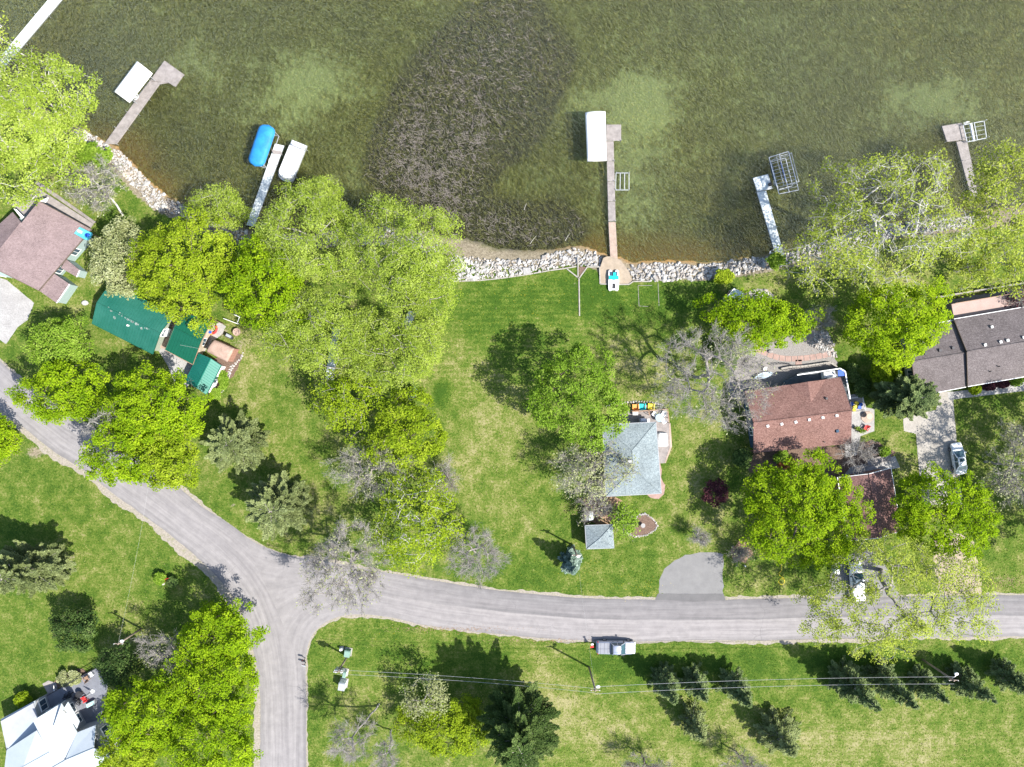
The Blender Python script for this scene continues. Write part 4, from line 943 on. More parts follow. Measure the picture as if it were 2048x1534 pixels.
boards(MB(), [P2(63, 368, .9), P2(186, 447, .9), P2(180, 456, .9), P2(78, 402, .9), P2(48, 436, .9), P2(24, 410, .9)], vsub(P2(186, 447), P2(63, 368)), .9, .15).build('deck_boards', MT['wood_grey'], dk, kind='stuff')
MB().prism(inset([P2(63, 368, .8), P2(186, 447, .8), P2(180, 456, .8), P2(78, 402, .8), P2(48, 436, .8), P2(24, 410, .8)], .2), .3, .85).build('skirt', MT['wood_grey'], dk)
# outer step of the deck
boards(MB(), [P2(66, 364, .45), P2(76, 362, .45), P2(192, 444, .45), P2(187, 447, .45)], vsub(P2(186, 447), P2(63, 368)), .45, .15).build('step_boards', MT['wood_grey'], dk, kind='stuff')
rl = MB(); 
for i in range(8):
    p = lerp(P2(24, 410, .9), P2(63, 368, .9), i / 7); rl.beam((*p, .85), (*p, 1.8), .08, .08)
rl.beam((*P2(24, 410, .9), 1.8), (*P2(63, 368, .9), 1.8), .12, .06); rl.build('railing', MT['wood_grey'], dk)
# turquoise paddle boat stored on end beside the house
pb = T('plastic_boat', 'shiny turquoise plastic boat lying at the right corner of the mauve roof', 'boat', P(168, 467, 0))
c4 = [P2(*p, 3.2) for p in ((149, 467), (160, 454), (185, 466), (186, 470), (179, 481), (171, 480))]
MB().loft([[(*p, 2.95) for p in inset(c4, .25)], [(*p, 3.3) for p in c4], [(*p, 3.45) for p in inset(c4, .12)], [(*p, 3.3) for p in inset(c4, .5)]]).build('hull', MT['cyan_plastic'], pb)
MB().ell((*P2(175, 470, 3.3), 3.32), (.45, .3, .22), 10, 5).build('seat', MT['blue_plastic'], pb)
MB().box((*P2(160, 463, 3.3), 3.38), (.7, .35, .12), -.5).build('footwell', MT['white_plastic'], pb)
for p in inset(c4, .4)[::2]: MB().cyl(p, .06, 0, 3.0, 8).build('stand_leg', MT['wood_brown'], pb)

# --- green metal roofed cottage group
HB = T('cottage', 'cottage under the largest faded green metal roof with flaked patches', 'cottage', cen_of([(260, 640)]))
g = gable(HB, [(220, 567), (348, 627), (305, 708), (184, 647)], 2.7, 3.7, MT['metal_green_old'], MT['siding_green'], trim='metal_green', ribs=.42, wins=3)
rng = random.Random(4)
for u, v, r in ((219, 618, 5), (222, 622, 3), (236, 627, 4), (251, 636, 4), (255, 638, 3), (231, 636, 3), (287, 655, 4), (293, 657, 3), (242, 630, 2), (265, 643, 2), (275, 649, 2)):
    for k in range(2):
        x, y, z = on_roof(g, u + rng.uniform(-r, r), v + rng.uniform(-r * .6, r * .6)); rr = rng.uniform(.12, .3)
        pts = [(x + math.cos(a) * rr * rng.uniform(.6, 1.2), y + math.sin(a) * rr * rng.uniform(.5, 1.0)) for a in [i * .9 for i in range(7)]]
        MB().slab([(px_, py_, g['zat'](px_, py_) + .012) for px_, py_ in pts], .01).build('bare_patch', MT['bare_metal'], g['roof'])
x, y, z = on_roof(g, 257, 651); MB().cyl((x, y), .14, z - .1, z + .3, 10).build('vent_pipe', MT['white_paint'], g['roof'])
HB2 = T('cottage', 'smaller cottage with a deep green metal roof next to the large faded one', 'cottage', cen_of([(378, 680)]))
gable(HB2, [(364, 625), (424, 640), (385, 729), (330, 700)], 2.5, 3.5, MT['metal_green'], MT['siding_tan'], ridge=((348, 655), (402, 683)), trim='wood_brown', ribs=.42, wins=1)
HB3 = T('shed', 'shed with a bright teal ribbed metal roof and white side wall', 'shed', cen_of([(405, 748)]))
gable(HB3, [(370, 764), (398, 707), (442, 731), (413, 789)], 2.3, 3.0, MT['metal_teal'], MT['white_paint'], over=.2, trim='metal_teal', ribs=.36, wins=1, ridge=((392, 775), (421, 717)))
HB4 = T('shed', 'small shed with a curved pinkish brown roof between the green roofs and the lawn', 'shed', cen_of([(440, 700)]))
c = [P2(*p, 2.3) for p in ((412, 703), (428, 679), (468, 697), (454, 724))]
canopy_mesh([c[1], c[2], c[3], c[0]], 2.2, .45, 0, .12).build('roof', MT['roof_brown'], HB4, smooth=True)
MB().prism(inset(c, .12), 0, 2.2).build('wall', MT['brick_red'], HB4)
0 and windows(HB4, inset(c, .12)[2], inset(c, .12)[3], lerp(c[0], c[2], .5), .8, 1.0, 1, .8)
wk = T('walkway', 'narrow brown board walkway between the two larger green roofs', 'walkway', P(340, 660))
boards(MB(), [P2(357, 623, .5), P2(365, 624, .5), P2(328, 698, .5), P2(314, 694, .5)], vsub(P2(365, 624), P2(357, 623)), .5, .15).build('walk_boards', MT['wood_tan'], wk, kind='stuff')
MB().prism(inset([P2(357, 623, .4), P2(365, 624, .4), P2(328, 698, .4), P2(314, 694, .4)], .1), .05, .45).build('walk_frame', MT['wood_brown'], wk)
t = T('chest_freezer', 'white box on the brown walkway between the green roofs', 'box', P(337, 665, .5))
MB().box((*P2(337, 665, .9), .95), (.7, 1.2, .85), -.45).build('body', MT['white_plastic'], t); MB().box((*P2(337, 665, .9), 1.42), (.74, 1.24, .08), -.45).build('lid', MT['white_paint'], t)
# play things on the small patio
t = T('play_slide', 'blue and red plastic play slide on the patio by the green roof', 'slide', P(425, 656))
pts = [P2(423 + 7 * math.cos(a), 656 + 9 * math.sin(a), .8) for a in [math.pi / 2 + i * math.pi / 8 for i in range(9)]]
MB().tube([(*p, 1.1 - i * .1) for i, p in enumerate(pts)], .22, 8).build('slide_chute', MT['blue_plastic'], t)
pts = [P2(424 + 9 * math.cos(a), 657 + 10 * math.sin(a), .4) for a in [-.5 + i * .28 for i in range(8)]]
MB().tube([(*p, .35) for p in pts], .16, 8).build('base_ring', MT['red_plastic'], t)
for u, v in ((419, 664), (423, 667)): MB().box((*P2(u, v, .2), .2), (.5, .35, .4), .3).build('step', MT['orange_plastic'], t)
t = T('toy_climber', 'green plastic toy climber squeezed beside the pinkish brown shed', 'climber', P(408, 682))
for i in range(4): MB().box((*P2(412 - i * 2.5, 675 + i * 4, .5), .35 + .1 * (i % 2)), (.55, .35, .7), .5 + i * .3).build('panel', MT['green_plastic'], t)
MB().beam((*P2(413, 674, .9), .9), (*P2(403, 690, .9), .9), .1, .1).build('top_bar', MT['green_plastic'], t)
t = T('garden_table', 'round brown table standing on bare ground beside the planter', 'table', P(473, 664))
MB().cyl(P2(473, 664, .8), .58, .74, .80, 20).build('table_top', MT['roof_brown'], t); MB().cyl(P2(473, 664, .8), .08, 0, .74, 8).build('pedestal', MT['bark_dark'], t); MB().cyl(P2(473, 664, .8), .3, 0, .05, 12).build('foot', MT['bark_dark'], t)
t = T('grill', 'dark grill with a pale lid between round brown table and shed', 'grill', P(458, 673))
MB().box((*P2(458, 673, .9), .8), (1.2, .5, .35), -.45).build('firebox', MT['dark_metal'], t); MB().box((*P2(457, 671.5, 1.1), 1.08), (.8, .4, .2), -.45).build('lid', MT['galv'], t)
for sx in (-1, 1):
    for sy in (-1, 1):
        p = P2(458 + sx * 6, 673 + sy * 2 + sx * 3, .3); MB().box((*p, .31), (.05, .05, .62)).build('leg', MT['dark_metal'], t)
t = T('swing_frame', 'white pipe frame standing under the tree edge by the patio', 'frame', P(460, 640))
c = [P2(*p, .9) for p in ((447, 637), (474, 647), (479, 634), (468, 629))]
for i in range(3): MB().tube([(*c[i], .9), (*c[i + 1], .9)], .05, 6).build('top_bar', MT['white_paint'], t)
for p in c: MB().cyl(p, .05, 0, .9, 8).build('leg', MT['white_paint'], t)
t = T('privacy_fence', 'low brown board fence along the back of the green cottages', 'fence', P(420, 635))
for i in range(16):
    p = lerp(P2(404, 625), P2(450, 648), i / 15); MB().box((p[0], p[1], .7), (.17, .04, 1.4), -.46).build('board', MT['wood_brown'], t)
MB().beam((*P2(404, 625), 1.2), (*P2(450, 648), 1.2), .05, .08).build('rail', MT['wood_brown'], t)
MB().ell((*P2(171, 606), .12), (.55, .4, .3), 9, 5, -.4).build('boulder', MT['rock'], label='single pale boulder on the grass left of the large faded green roof', cat='boulder')

# --- blue-grey hip roofed cottage in the middle
def hip(t, px, ze, zr, roof_mat, wall_mat, over=.5, th=.16, trim='siding_grey', wins=2, posts=False):
    A, B, C, D = [P(u, v, ze) for u, v in px]          # ridge along A-D / B-C direction
    LAB = math.dist(A[:2], B[:2]); LAD = math.dist(A[:2], D[:2])
    mt, mb_ = lerp(A, B, .5), lerp(D, C, .5); s = min(.5, .5 * LAB / LAD)
    R1 = lerp(mt, mb_, s); R2 = lerp(mt, mb_, 1 - s); R1 = (R1[0], R1[1], zr); R2 = (R2[0], R2[1], zr)
    polys = [[A, B, R1], [C, D, R2], [B, C, R2, R1], [D, A, R1, R2]]
    if s > .485: polys = [[A, B, R1], [B, C, R1], [C, D, R1], [D, A, R1]]
    ro = roof_parts(t, polys, th, roof_mat)
    for p, r in ((A, R1), (B, R1), (C, R2 if s <= .485 else R1), (D, R2 if s <= .485 else R1)): MB().tube([(p[0], p[1], p[2] + .0), (r[0], r[1], r[2] + .0)], .07, 6).build('hip_cap', roof_mat, ro)
    if s <= .485: MB().tube([R1, R2], .07, 6).build('ridge_cap', roof_mat, ro)
    for p, q in ((A, B), (B, C), (C, D), (D, A)): MB().beam((p[0], p[1], p[2] - th / 2), (q[0], q[1], q[2] - th / 2), .08, th * 1.15).build('fascia', MT[trim], ro)
    q = inset([A[:2], B[:2], C[:2], D[:2]], over * 1.4)
    if posts:
        for p in q: MB().box((*p, (ze - th) / 2), (.14, .14, ze - th)).build('post', wall_mat, t)
    else:
        MB().prism(q, 0, ze - th - .02).build('wall', wall_mat, t); cen = lerp(q[0], q[2], .5)
        if wins:
            for i in range(4): windows(t, q[i], q[(i + 1) % 4], cen, .9, 1.2, wins)
    return dict(R1=R1, R2=R2, roof=ro, walls=q)
HC = T('cottage', 'cottage with a blue-grey hip roof partly under the big green tree', 'cottage', cen_of([(1262, 918)]))
hc = hip(HC, [(1205, 849), (1312, 844), (1323, 987), (1212, 993)], 2.9, 3.9, MT['roof_blue'], MT['siding_grey'])
x, y, _ = P(1259, 922, 3.9); MB().box((x, y, 3.95), (.5, .35, .5)).build('chimney_vent', MT['galv'], hc['roof'])
dk = T('deck', 'grey wooden deck along the right side of the blue-grey hip roof', 'deck', P(1328, 885))
boards(MB(), [P2(1311, 845, .35), P2(1341, 846, .35), P2(1344, 893, .35), P2(1331, 926, .35), P2(1318, 927, .35)], (1, .02), .35, .15).build('deck_boards', MT['wood_grey'], dk, kind='stuff')
MB().prism(inset([P2(1311, 845, .3), P2(1341, 846, .3), P2(1344, 893, .3), P2(1331, 926, .3), P2(1318, 927, .3)], .1), .02, .3).build('deck_frame', MT['wood_brown'], dk)
MB().prism([P2(1341, 846.5, .35), P2(1344, 893, .35), P2(1331.5, 926, .35), P2(1329, 925, .35), P2(1340, 893, .35), P2(1337.5, 848, .35)], .355, .375).build('border_boards', MT['wood_tan'], dk)
dk = T('deck', 'brown railed deck on the lake side of the blue-grey hip roof', 'deck', P(1290, 830))
boards(MB(), [P2(1238, 822, .4), P2(1336, 818, .4), P2(1338, 845, .4), P2(1238, 850, .4)], (1, .02), .4, .15).build('deck_boards', MT['wood_grey'], dk, kind='stuff')
MB().prism(inset([P2(1238, 822, .3), P2(1336, 818, .3), P2(1338, 845, .3), P2(1238, 850, .3)], .1), .02, .35).build('deck_frame', MT['wood_brown'], dk)
for (u0, v0), (u1, v1) in (((1264, 823), (1297, 821)), ((1299, 821), (1335, 818)), ((1335, 818), (1338, 845)), ((1297, 821), (1299, 830))):
    a, b = P2(u0, v0, 1.2), P2(u1, v1, 1.2)
    rl = MB().beam((*a, 1.3), (*b, 1.3), .14, .06).build('top_rail', MT['wood_brown'], dk); n = max(2, int(math.dist(a, b) / .6))
    for i in range(n + 1): p = lerp(a, b, i / n); MB().box((*p, .84), (.07, .07, .88)).build('baluster', MT['wood_brown'], dk)
def garden_chair(u, v, z, rz, mat, label, s=1.0):
    t = T('garden_chair', label, 'chair', P(u, v, z), rz)
    MB().add([(x * s, y * s, zz * s) for x, y, zz in [(-.28, -.3, .30), (.28, -.3, .30), (.28, .32, .40), (-.28, .32, .40), (-.28, -.3, .34), (.28, -.3, .34), (.28, .32, .44), (-.28, .32, .44)]], [(3, 2, 1, 0), (4, 5, 6, 7), (0, 1, 5, 4), (1, 2, 6, 5), (2, 3, 7, 6), (3, 0, 4, 7)]).build('seat', mat, t, local=True)
    for k in range(5):
        x = (-.24 + .12 * k) * s; top = (.98 - .05 * abs(k - 2)) * s
        MB().beam((x, -.28 * s, .32 * s), (x * 1.25, -.52 * s, top), .10 * s, .03).build('back_slat', mat, t, local=True)
    for sx in (-1, 1):
        MB().box((sx * .36 * s, .0, .58 * s), (.13 * s, .72 * s, .035)).build('armrest', mat, t, local=True)
        for y in (-.28, .3): MB().box((sx * .33 * s, y * s, .285 * s), (.06, .08, .57 * s)).build('leg', mat, t, local=True)
    return t
garden_chair(1270, 813.5, .02, .05, MT['orange_plastic'], 'orange garden chair, leftmost of the row at the brown railed deck', 1.2)
garden_chair(1283.5, 812.5, .02, 0, MT['teal_plastic'], 'teal garden chair between the orange and yellow ones', 1.2)
garden_chair(1301, 812.5, .02, -.05, MT['yellow_plastic'], 'yellow garden chair at the right of the coloured row', 1.2)
t = T('side_table', 'small pink table between the teal and yellow garden chairs', 'table', P(1292.5, 813))
MB().box((*P2(1292.5, 813, .5), .48), (.45, .45, .04)).build('table_top', M('pink_table', (.55, .27, .22), .6), t)
for sx in (-1, 1):
    for sy in (-1, 1): p = P2(1292.5 + sx * 2.3, 813 + sy * 2.3, .3); MB().box((*p, .23), (.05, .05, .46)).build('leg', MT['wood_brown'], t)
t = T('patio_table', 'round glass patio table on the brown railed deck', 'table', P(1319, 835.5, .42))
pc = P2(1319, 835.5, 1.1); MB().cyl(pc, .62, 1.10, 1.13, 20).build('table_top', M('pale_blue_glass', (.33, .42, .46), .15, .05, 1, 0), t)
for a in (0.8, 2.4, 3.9, 5.5): MB().beam((pc[0] + .15 * math.cos(a), pc[1] + .15 * math.sin(a), 1.1), (pc[0] + .5 * math.cos(a), pc[1] + .5 * math.sin(a), .41), .05, .05).build('leg', MT['dark_metal'], t)
for i, (u, v, rz, lb) in enumerate(((1308, 828, -2.2, 'pale patio chair left of the round glass table on the deck'), (1326, 828, -3.6, 'white patio chair upper right of the round glass table'), (1327, 842, -.9, 'white patio chair lower right of the round glass table'))):
    garden_chair(u, v, .42, rz, MT['white_plastic'], lb, .8)
t = T('grill', 'steel barbecue grill against the blue-grey roof on the deck', 'grill', P(1289, 841, .42))
MB().box((*P2(1288, 841, 1.2), 1.1), (1.3, .55, .3)).build('firebox', MT['galv'], t); MB().box((*P2(1287, 840, 1.4), 1.35), (.75, .5, .28)).build('lid', MT['alu'], t); MB().box((*P2(1297, 841, 1.3), 1.28), (.4, .5, .06)).build('side_shelf', MT['white_paint'], t)
for sx in (-6, 6):
    for sy in (-2, 2): MB().box((*P2(1288 + sx, 841 + sy, .7), .68), (.05, .05, .56)).build('leg', MT['dark_metal'], t)
t = T('cooler', 'white cooler box on the deck below the orange chair', 'cooler', P(1270, 827, .42))
MB().box((*P2(1270.5, 827, .6), .62), (.72, .42, .4)).build('body', MT['white_plastic'], t); MB().box((*P2(1270.5, 827, .8), .85), (.76, .46, .06)).build('lid', MT['white_paint'], t)
# covered round table set under a white cover
t = T('covered_furniture', 'patio furniture set under a bright white cover on the right deck', 'cover', P(1326, 880, .36))
out = [P2(*p, 1.1) for p in ((1317, 868), (1321, 865), (1335, 866), (1337, 893), (1317, 894), (1315, 881))]
MB().loft([[(*p, .38) for p in out], [(*p, 1.0) for p in inset(out, .1)], [(*p, 1.12) for p in inset(out, .35)]]).build('cover', MT['white_fabric'], t)
MB().cyl(P2(1326, 880, 1.1), .62, 1.1, 1.18, 18, r1=.5).build('table_bulge', MT['white_fabric'], t)
# small hip roofed shelter and the little pump house
t = T('pavilion', 'open shelter with a square blue-grey hip roof beside the road lawn', 'pavilion', cen_of([(1199, 1073)]))
hip(t, [(1170, 1051), (1225, 1049), (1228, 1096), (1173, 1098)], 2.6, 3.5, MT['roof_blue'], MT['wood_brown'], over=.25, posts=True)
MB().prism([P2(1172, 1052, .02), P2(1218, 1050, .02), P2(1220, 1090, .02), P2(1174, 1092, .02)], -.02, .06).build('floor_slab', MT['concrete'], t)
for (a, b) in (((1172, 1053), (1172, 1091)), ((1172, 1053), (1217, 1051))): MB().beam((*P2(*a, 1), 1.1), (*P2(*b, 1), 1.1), .06, 2.1).build('side_screen', MT['wood_brown'], t)
t = T('pump_house', 'tiny pump house with a pale ridged roof just above the pavilion', 'shed', cen_of([(1178, 1032)]))
gable(t, [(1169, 1040), (1169, 1022), (1186, 1021), (1187, 1040)], 1.3, 1.65, MT['metal_white'], MT['wood_brown'], over=.1, th=.07, wins=0, trim=None)
MB().ell((*P2(1181, 1017), .12), (.25, .2, .22), 8, 5, -.4).build('boulder', MT['rock'], label='small pale stone just above the tiny pump house', cat='boulder')
t = T('yard_ornament', 'round pale ornament in the triangular rock garden', 'ornament', P(1286, 1051))
MB().cyl(P2(1286, 1051), .12, .05, .5, 10).build('pedestal', MT['rock'], t); MB().cyl(P2(1286, 1051, .5), .28, .5, .58, 14, r1=.34).build('bowl', MT['concrete_grey'], t)

# --- red-brown roofed house right of the middle
HD = T('house', 'house with the red-brown gable roof and a row of roof vents', 'house', cen_of([(1597, 830)]))
gd = gable(HD, [(1490, 783), (1681, 755), (1702, 887), (1508, 905)], 3.0, 4.7, MT['roof_red'], MT['siding_blue'], over=.5, wins=3, trim='roof_dark')
e = .06
pk, bk = P(1615, 763.5, 3.95), P(1622.5, 809, 3.98)
for el in ((1580, 769.5), (1651, 759)):
    q = P(*el, 3.05 + e); roof_parts(HD, [[q, (pk[0], pk[1], pk[2] + e), (bk[0], bk[1], bk[2] + e)]], .1, MT['roof_red'], 'cross_gable')
MB().add([P(1580, 771, 2.9), P(1651, 760.5, 2.9), (pk[0], pk[1] - .15, pk[2] - .1)], [(0, 1, 2)]).build('gable_wall', MT['siding_blue'], HD)
for u, v in ((1535, 852), (1563, 848), (1591, 844), (1618, 839.5), (1645, 835), (1673, 831)): vent(gd, HD, u, v, .34, 'fascia_white')
for u, v in ((1608, 778), (1652, 797)): vent(gd, HD, u, v, .3, 'dark_metal', .3)
vent(gd, HD, 1674, 862, .4, 'siding_blue', .25); pipe(gd, HD, 1622, 777); pipe(gd, HD, 1648, 884, .3)
dk = T('deck', 'dark railed deck on the lake side of the red-brown roof', 'deck', P(1625, 755, 0))
poly = [P2(1568, 764, 1.2), P2(1600, 745, 1.2), P2(1680, 736, 1.2), P2(1690, 742, 1.2), P2(1702, 800, 1.2), P2(1690, 800, 1.2), P2(1682, 765, 1.2), P2(1570, 780, 1.2)]
boards(MB(), poly, vsub(P2(1680, 736), P2(1600, 747)), 1.2, .15).build('deck_boards', MT['wood_dark'], dk, kind='stuff')
MB().prism(inset(poly, .3), .02, 1.1).build('deck_skirt', MT['siding_blue'], dk)
for (a, b) in (((1594, 750), (1680, 737)), ((1680, 737), (1690, 743)), ((1690, 743), (1700, 798))):
    p, q = P2(*a, 2.1), P2(*b, 2.1); MB().beam((*p, 2.15), (*q, 2.15), .16, .06).build('top_rail', MT['fascia_white'], dk); n = int(math.dist(p, q) / .35)
    for i in range(n + 1): r = lerp(p, q, i / n); MB().box((*r, 1.67), (.05, .05, .94)).build('baluster', MT['dark_metal'], dk)
for i in range(5): 
    z = 1.0 - i * .2; a, b = P2(1603 - i * 5, 751 + i, z), P2(1606 - i * 5, 772 + i, z)
    MB().beam((*a, z), (*b, z), .32, .05).build('stair_tread', MT['wood_dark'], dk)
t = T('hot_tub', 'blue covered tub on the corner of the dark railed deck', 'hot tub', P(1682, 745, 1.22))
q = [P2(*p, 2.0) for p in ((1676, 741), (1688, 740), (1691, 751), (1677, 752))]
MB().prism(q, 1.21, 1.95).build('shell', MT['siding_grey'], t); MB().prism(inset(q, -.05), 1.95, 2.06).build('lid', MT['blue_plastic'], t)
t = T('patio_umbrella', 'pale folded umbrella and furniture cover on the dark railed deck', 'cover', P(1660, 750, 1.22))
q = [P2(*p, 2.0) for p in ((1646, 744), (1672, 740), (1674, 754), (1648, 758))]
MB().loft([[(*p, 1.22) for p in q], [(*p, 1.9) for p in inset(q, .15)], [(*p, 2.0) for p in inset(q, .4)]]).build('cover', MT['white_fabric'], t)
MB().tube([(*P2(1668, 746, 2.2), 2.2), (*P2(1674, 752, 2.1), 2.1)], .16, 8, r1=.05).build('folded_shade', MT['siding_grey'], t)
# red pavers with pale joints, stepping stones in the gravel
pv = T('paver_path', 'curved path of red square pavers across the gravel terrace', 'path', P(1600, 715)); tag(pv)
cur = spline([P2(*p) for p in ((1512, 698), (1530, 706), (1560, 716), (1600, 717), (1640, 712), (1668, 706))], 14)
for i in range(13):
    a, b = cur[i], cur[i + 1]; d = (b - a) / np.linalg.norm(b - a); n_ = np.array([-d[1], d[0]]); a2, b2 = a + d * .05, b - d * .05
    MB().prism([tuple(a2 - n_ * .42), tuple(b2 - n_ * .42), tuple(b2 + n_ * .42), tuple(a2 + n_ * .42)], .0, .05).build('paver', MT['redpaver'], pv)
for i in range(3):
    a = P2(1597, 722 + i * 5.5); MB().box((*a, .025), (.95, .38, .05), .02).build('paver', MT['redpaver'], pv)
t = T('terrace_wall', 'low curved stone wall below the gravel terrace', 'wall', P(1620, 730))
cw = spline([P2(*p) for p in ((1560, 738), (1580, 734), (1600, 733), (1640, 728), (1660, 726), (1672, 735))], 16)
for i in range(15):
    a, b = cw[i], cw[i + 1]; MB().beam((*lerp(a, b, .03), .22), (*lerp(a, b, .97), .22), .28, .45 + .04 * (i % 2)).build('block', MT['stone_wall'], t)
t = T('canoe', 'pale blue canoe lying on the gravel left of the dark railed deck', 'canoe', P(1525, 751))
a, b = P2(1506, 757, .4), P2(1544, 746, .4); L = math.dist(a, b); ang = math.atan2(b[1] - a[1], b[0] - a[0]); t.rotation_euler[2] = ang
rings = []
for i in range(9):
    s = -1 + i / 4; wv_ = .42 * (1 - s * s) ** .6 + .02; zt = .38 + .1 * s * s
    rings.append([(s * L / 2, -wv_, zt), (s * L / 2, -wv_ * .7, .12), (s * L / 2, 0, .03), (s * L / 2, wv_ * .7, .12), (s * L / 2, wv_, zt)])
MB().loft(rings, close=True).build('hull', M('pale_blue_hull', (.42, .55, .65), .4, .1, 1, .03), t, local=True, smooth=False)
for x in (-.9, .7): MB().box((x, 0, .36), (.28, .66, .04)).build('seat', MT['wood_brown'], t, local=True)
MB().tube([(-L / 2, 0, .5), (-L / 4, .36, .42), (0, .44, .4), (L / 4, .36, .42), (L / 2, 0, .5)], .03, 6).build('gunwale', MT['alu'], t, local=True)
t = T('patio_chair', 'small white chair on the gravel above the pale blue canoe', 'chair', P(1530, 738)); OFF[t] = np.array(P(1530, 738))
p = P2(1530, 738, .4); MB().box((*p, .42), (.5, .5, .06)).build('seat', MT['white_plastic'], t); MB().box((p[0], p[1] + .25, .7), (.5, .06, .55)).build('backrest', MT['white_plastic'], t)
for sx in (-.2, .2):
    for sy in (-.2, .2): MB().box((p[0] + sx, p[1] + sy, .2), (.05, .05, .4)).build('leg', MT['white_plastic'], t)
t = T('log_rack', 'black iron rack on the gravel above the canoe', 'rack', P(1560, 731))
for k in range(7): a = P2(1543 + k * 7, 730 - 2 * math.sin(k / 2), .4); MB().cyl(a, .04, 0, .75, 6).build('upright', MT['dark_metal'], t)
for zz in (.35, .72): MB().tube([(*P2(1543 + k * 7, 730 - 2 * math.sin(k / 2), zz), zz) for k in range(7)], .035, 6).build('rail', MT['dark_metal'], t)
MB().ell((*P2(1540, 703), .1), (.42, .28, .32), 9, 5, -.4).build('boulder', MT['rock_dark'], label='dark boulder on the gravel above the red pavers', cat='boulder')
# east patio furniture
t = T('patio_set', 'round table with a plaid top on the octagonal brown platform at the white patio', 'table', P(1735, 835, .1))
MB().prism([P2(1735 + 13 * math.cos(a), 834 + 12 * math.sin(a), .2) for a in [math.pi / 8 + i * math.pi / 4 for i in range(8)]], .02, .2).build('platform', MT['wood_tan'], t)
MB().cyl(P2(1739, 833, .9), .45, .88, .93, 14).build('table_top', MT['siding_tan'], t); MB().cyl(P2(1739, 833, .9), .05, .2, .88, 8).build('pedestal', MT['dark_metal'], t)
garden_chair(1730, 857 - 1, .1, 2.6, MT['red_plastic'], 'red chair on the white patio beside the red-brown roof', .9)
def pot(u, v, z, r, leaf, label, h=.45):
    t = T('flower_pot', label, 'pot', P(u, v, z)); OFF[t] = np.array(P(u, v, z)); x, y, _ = P(u, v, z)
    MB().cyl((x, y), r * .7, z, z + h, 12, r1=r).build('pot', MT['roof_brown'], t)
    return t, (x, y, z + h)
POTS = [pot(1711, 856, .1, .28, 'green', 'potted plant on the white patio near the red-brown roof edge'), pot(1718, 862, .1, .24, 'green', 'smaller potted plant on the white patio beside the red chair'), pot(1724, 861, .1, .22, 'dark', 'dark potted shrub on the white patio beside the red chair')]
t = T('plant_stand', 'dark framed stand crowded with blue pots and yellow leaves on the white patio', 'plant stand', P(1713, 812, .1))
for k, (u, v) in enumerate(((1703, 808), (1710, 813), (1719, 815), (1708, 820), (1722, 809), (1713, 806))):
    MB().cyl(P2(u, v, .5), .22, .12, .6, 10, r1=.28).build('pot', MT['blue_plastic'] if k % 2 == 0 else MT['yellow_plastic'], t)
fr = [P2(*p, .9) for p in ((1699, 797), (1725, 793), (1730, 820), (1704, 823))]
for i in range(4): MB().beam((*fr[i], .95), (*fr[(i + 1) % 4], .95), .08, .06).build('rail', MT['white_paint'] if i < 2 else MT['dark_metal'], t); MB().cyl(fr[i], .04, .1, .95, 6).build('post', MT['dark_metal'], t)
# garage of the same house
HG = T('garage', 'garage with a dark red-brown roof shaded between two maples', 'garage', cen_of([(1745, 1005)]))
gg = gable(HG, [(1696, 1082), (1675, 955), (1782, 936), (1803, 1062)], 2.8, 4.1, MT['roof_dark'], MT['brick_red'], over=.4, wins=1)
wk = T('walkway', 'grey board walkway beside the dark garage roof', 'walkway', P(1757, 920))
boards(MB(), [P2(1734, 919, .4), P2(1781, 908, .4), P2(1782, 921, .4), P2(1736, 931, .4)], (0.1, 1), .4, .16).build('walk_boards', MT['wood_grey'], wk, kind='stuff')
MB().prism(inset([P2(1734, 919, .3), P2(1781, 908, .3), P2(1782, 921, .3), P2(1736, 931, .3)], .1), .02, .33).build('walk_frame', MT['wood_brown'], wk)
t = T('air_conditioner', 'air conditioner unit in the notch of the dark garage roof', 'air conditioner', P(1776, 944))
MB().box((*P2(1776, 944, .8), .45), (.85, .85, .9), .1).build('casing', MT['siding_tan'], t); MB().cyl(P2(1776, 944, .9), .34, .9, .94, 16).build('fan_grille', MT['dark_metal'], t); MB().cyl(P2(1776, 944, .9), .12, .94, .97, 10).build('fan_hub', MT['galv'], t)

# --- grey-brown roofed house at the right edge
HE = T('house', 'long house with a stepped grey-brown roof at the right edge', 'house', cen_of([(1930, 710)]))
ge = gable(HE, [(1813, 658), (1908, 640), (1932, 774), (1833, 793)], 2.8, 4.4, MT['roof_charcoal'], MT['siding_green'], over=.5, wins=2, ridge=((1824, 723), (1934, 705)), rake='bark_dark')
gf = gable(HE, [(1908, 638), (2130, 600), (2150, 736), (1936, 773)], 3.15, 4.9, MT['roof_charcoal'], MT['siding_green'], over=.5, wins=4, ridge=((1934, 703), (2145, 668)), rake='bark_dark')
for u, v in ((1850, 707), (1879, 701), (1905, 696)): vent(ge, HE, u, v, .36, 'dark_metal', .26)
for u, v in ((1969, 690), (2000, 684), (2014, 681), (2046, 675)): vent(gf, HE, u, v, .36, 'galv', .26)
vent(gf, HE, 1982, 654, .34, 'galv', .3); pipe(gf, HE, 1982, 640); pipe(gf, HE, 1979, 743); pipe(gf, HE, 1996, 733, .5)
bl = T('balcony', 'pinkish coated balcony along the lake side of the grey-brown roof', 'balcony', P(1980, 605))
MB().prism([P2(1903, 608, 2.2), P2(2100, 575, 2.2), P2(2105, 608, 2.2), P2(1909, 642, 2.2)], 2.02, 2.2).build('floor_slab', MT['pink_deck'], bl)
for u, v in ((1905, 609), (1960, 600), (2020, 590), (2075, 580)): MB().box((*P2(u, v, 1), 1.0), (.14, .14, 2.04)).build('post', MT['wood_brown'], bl)
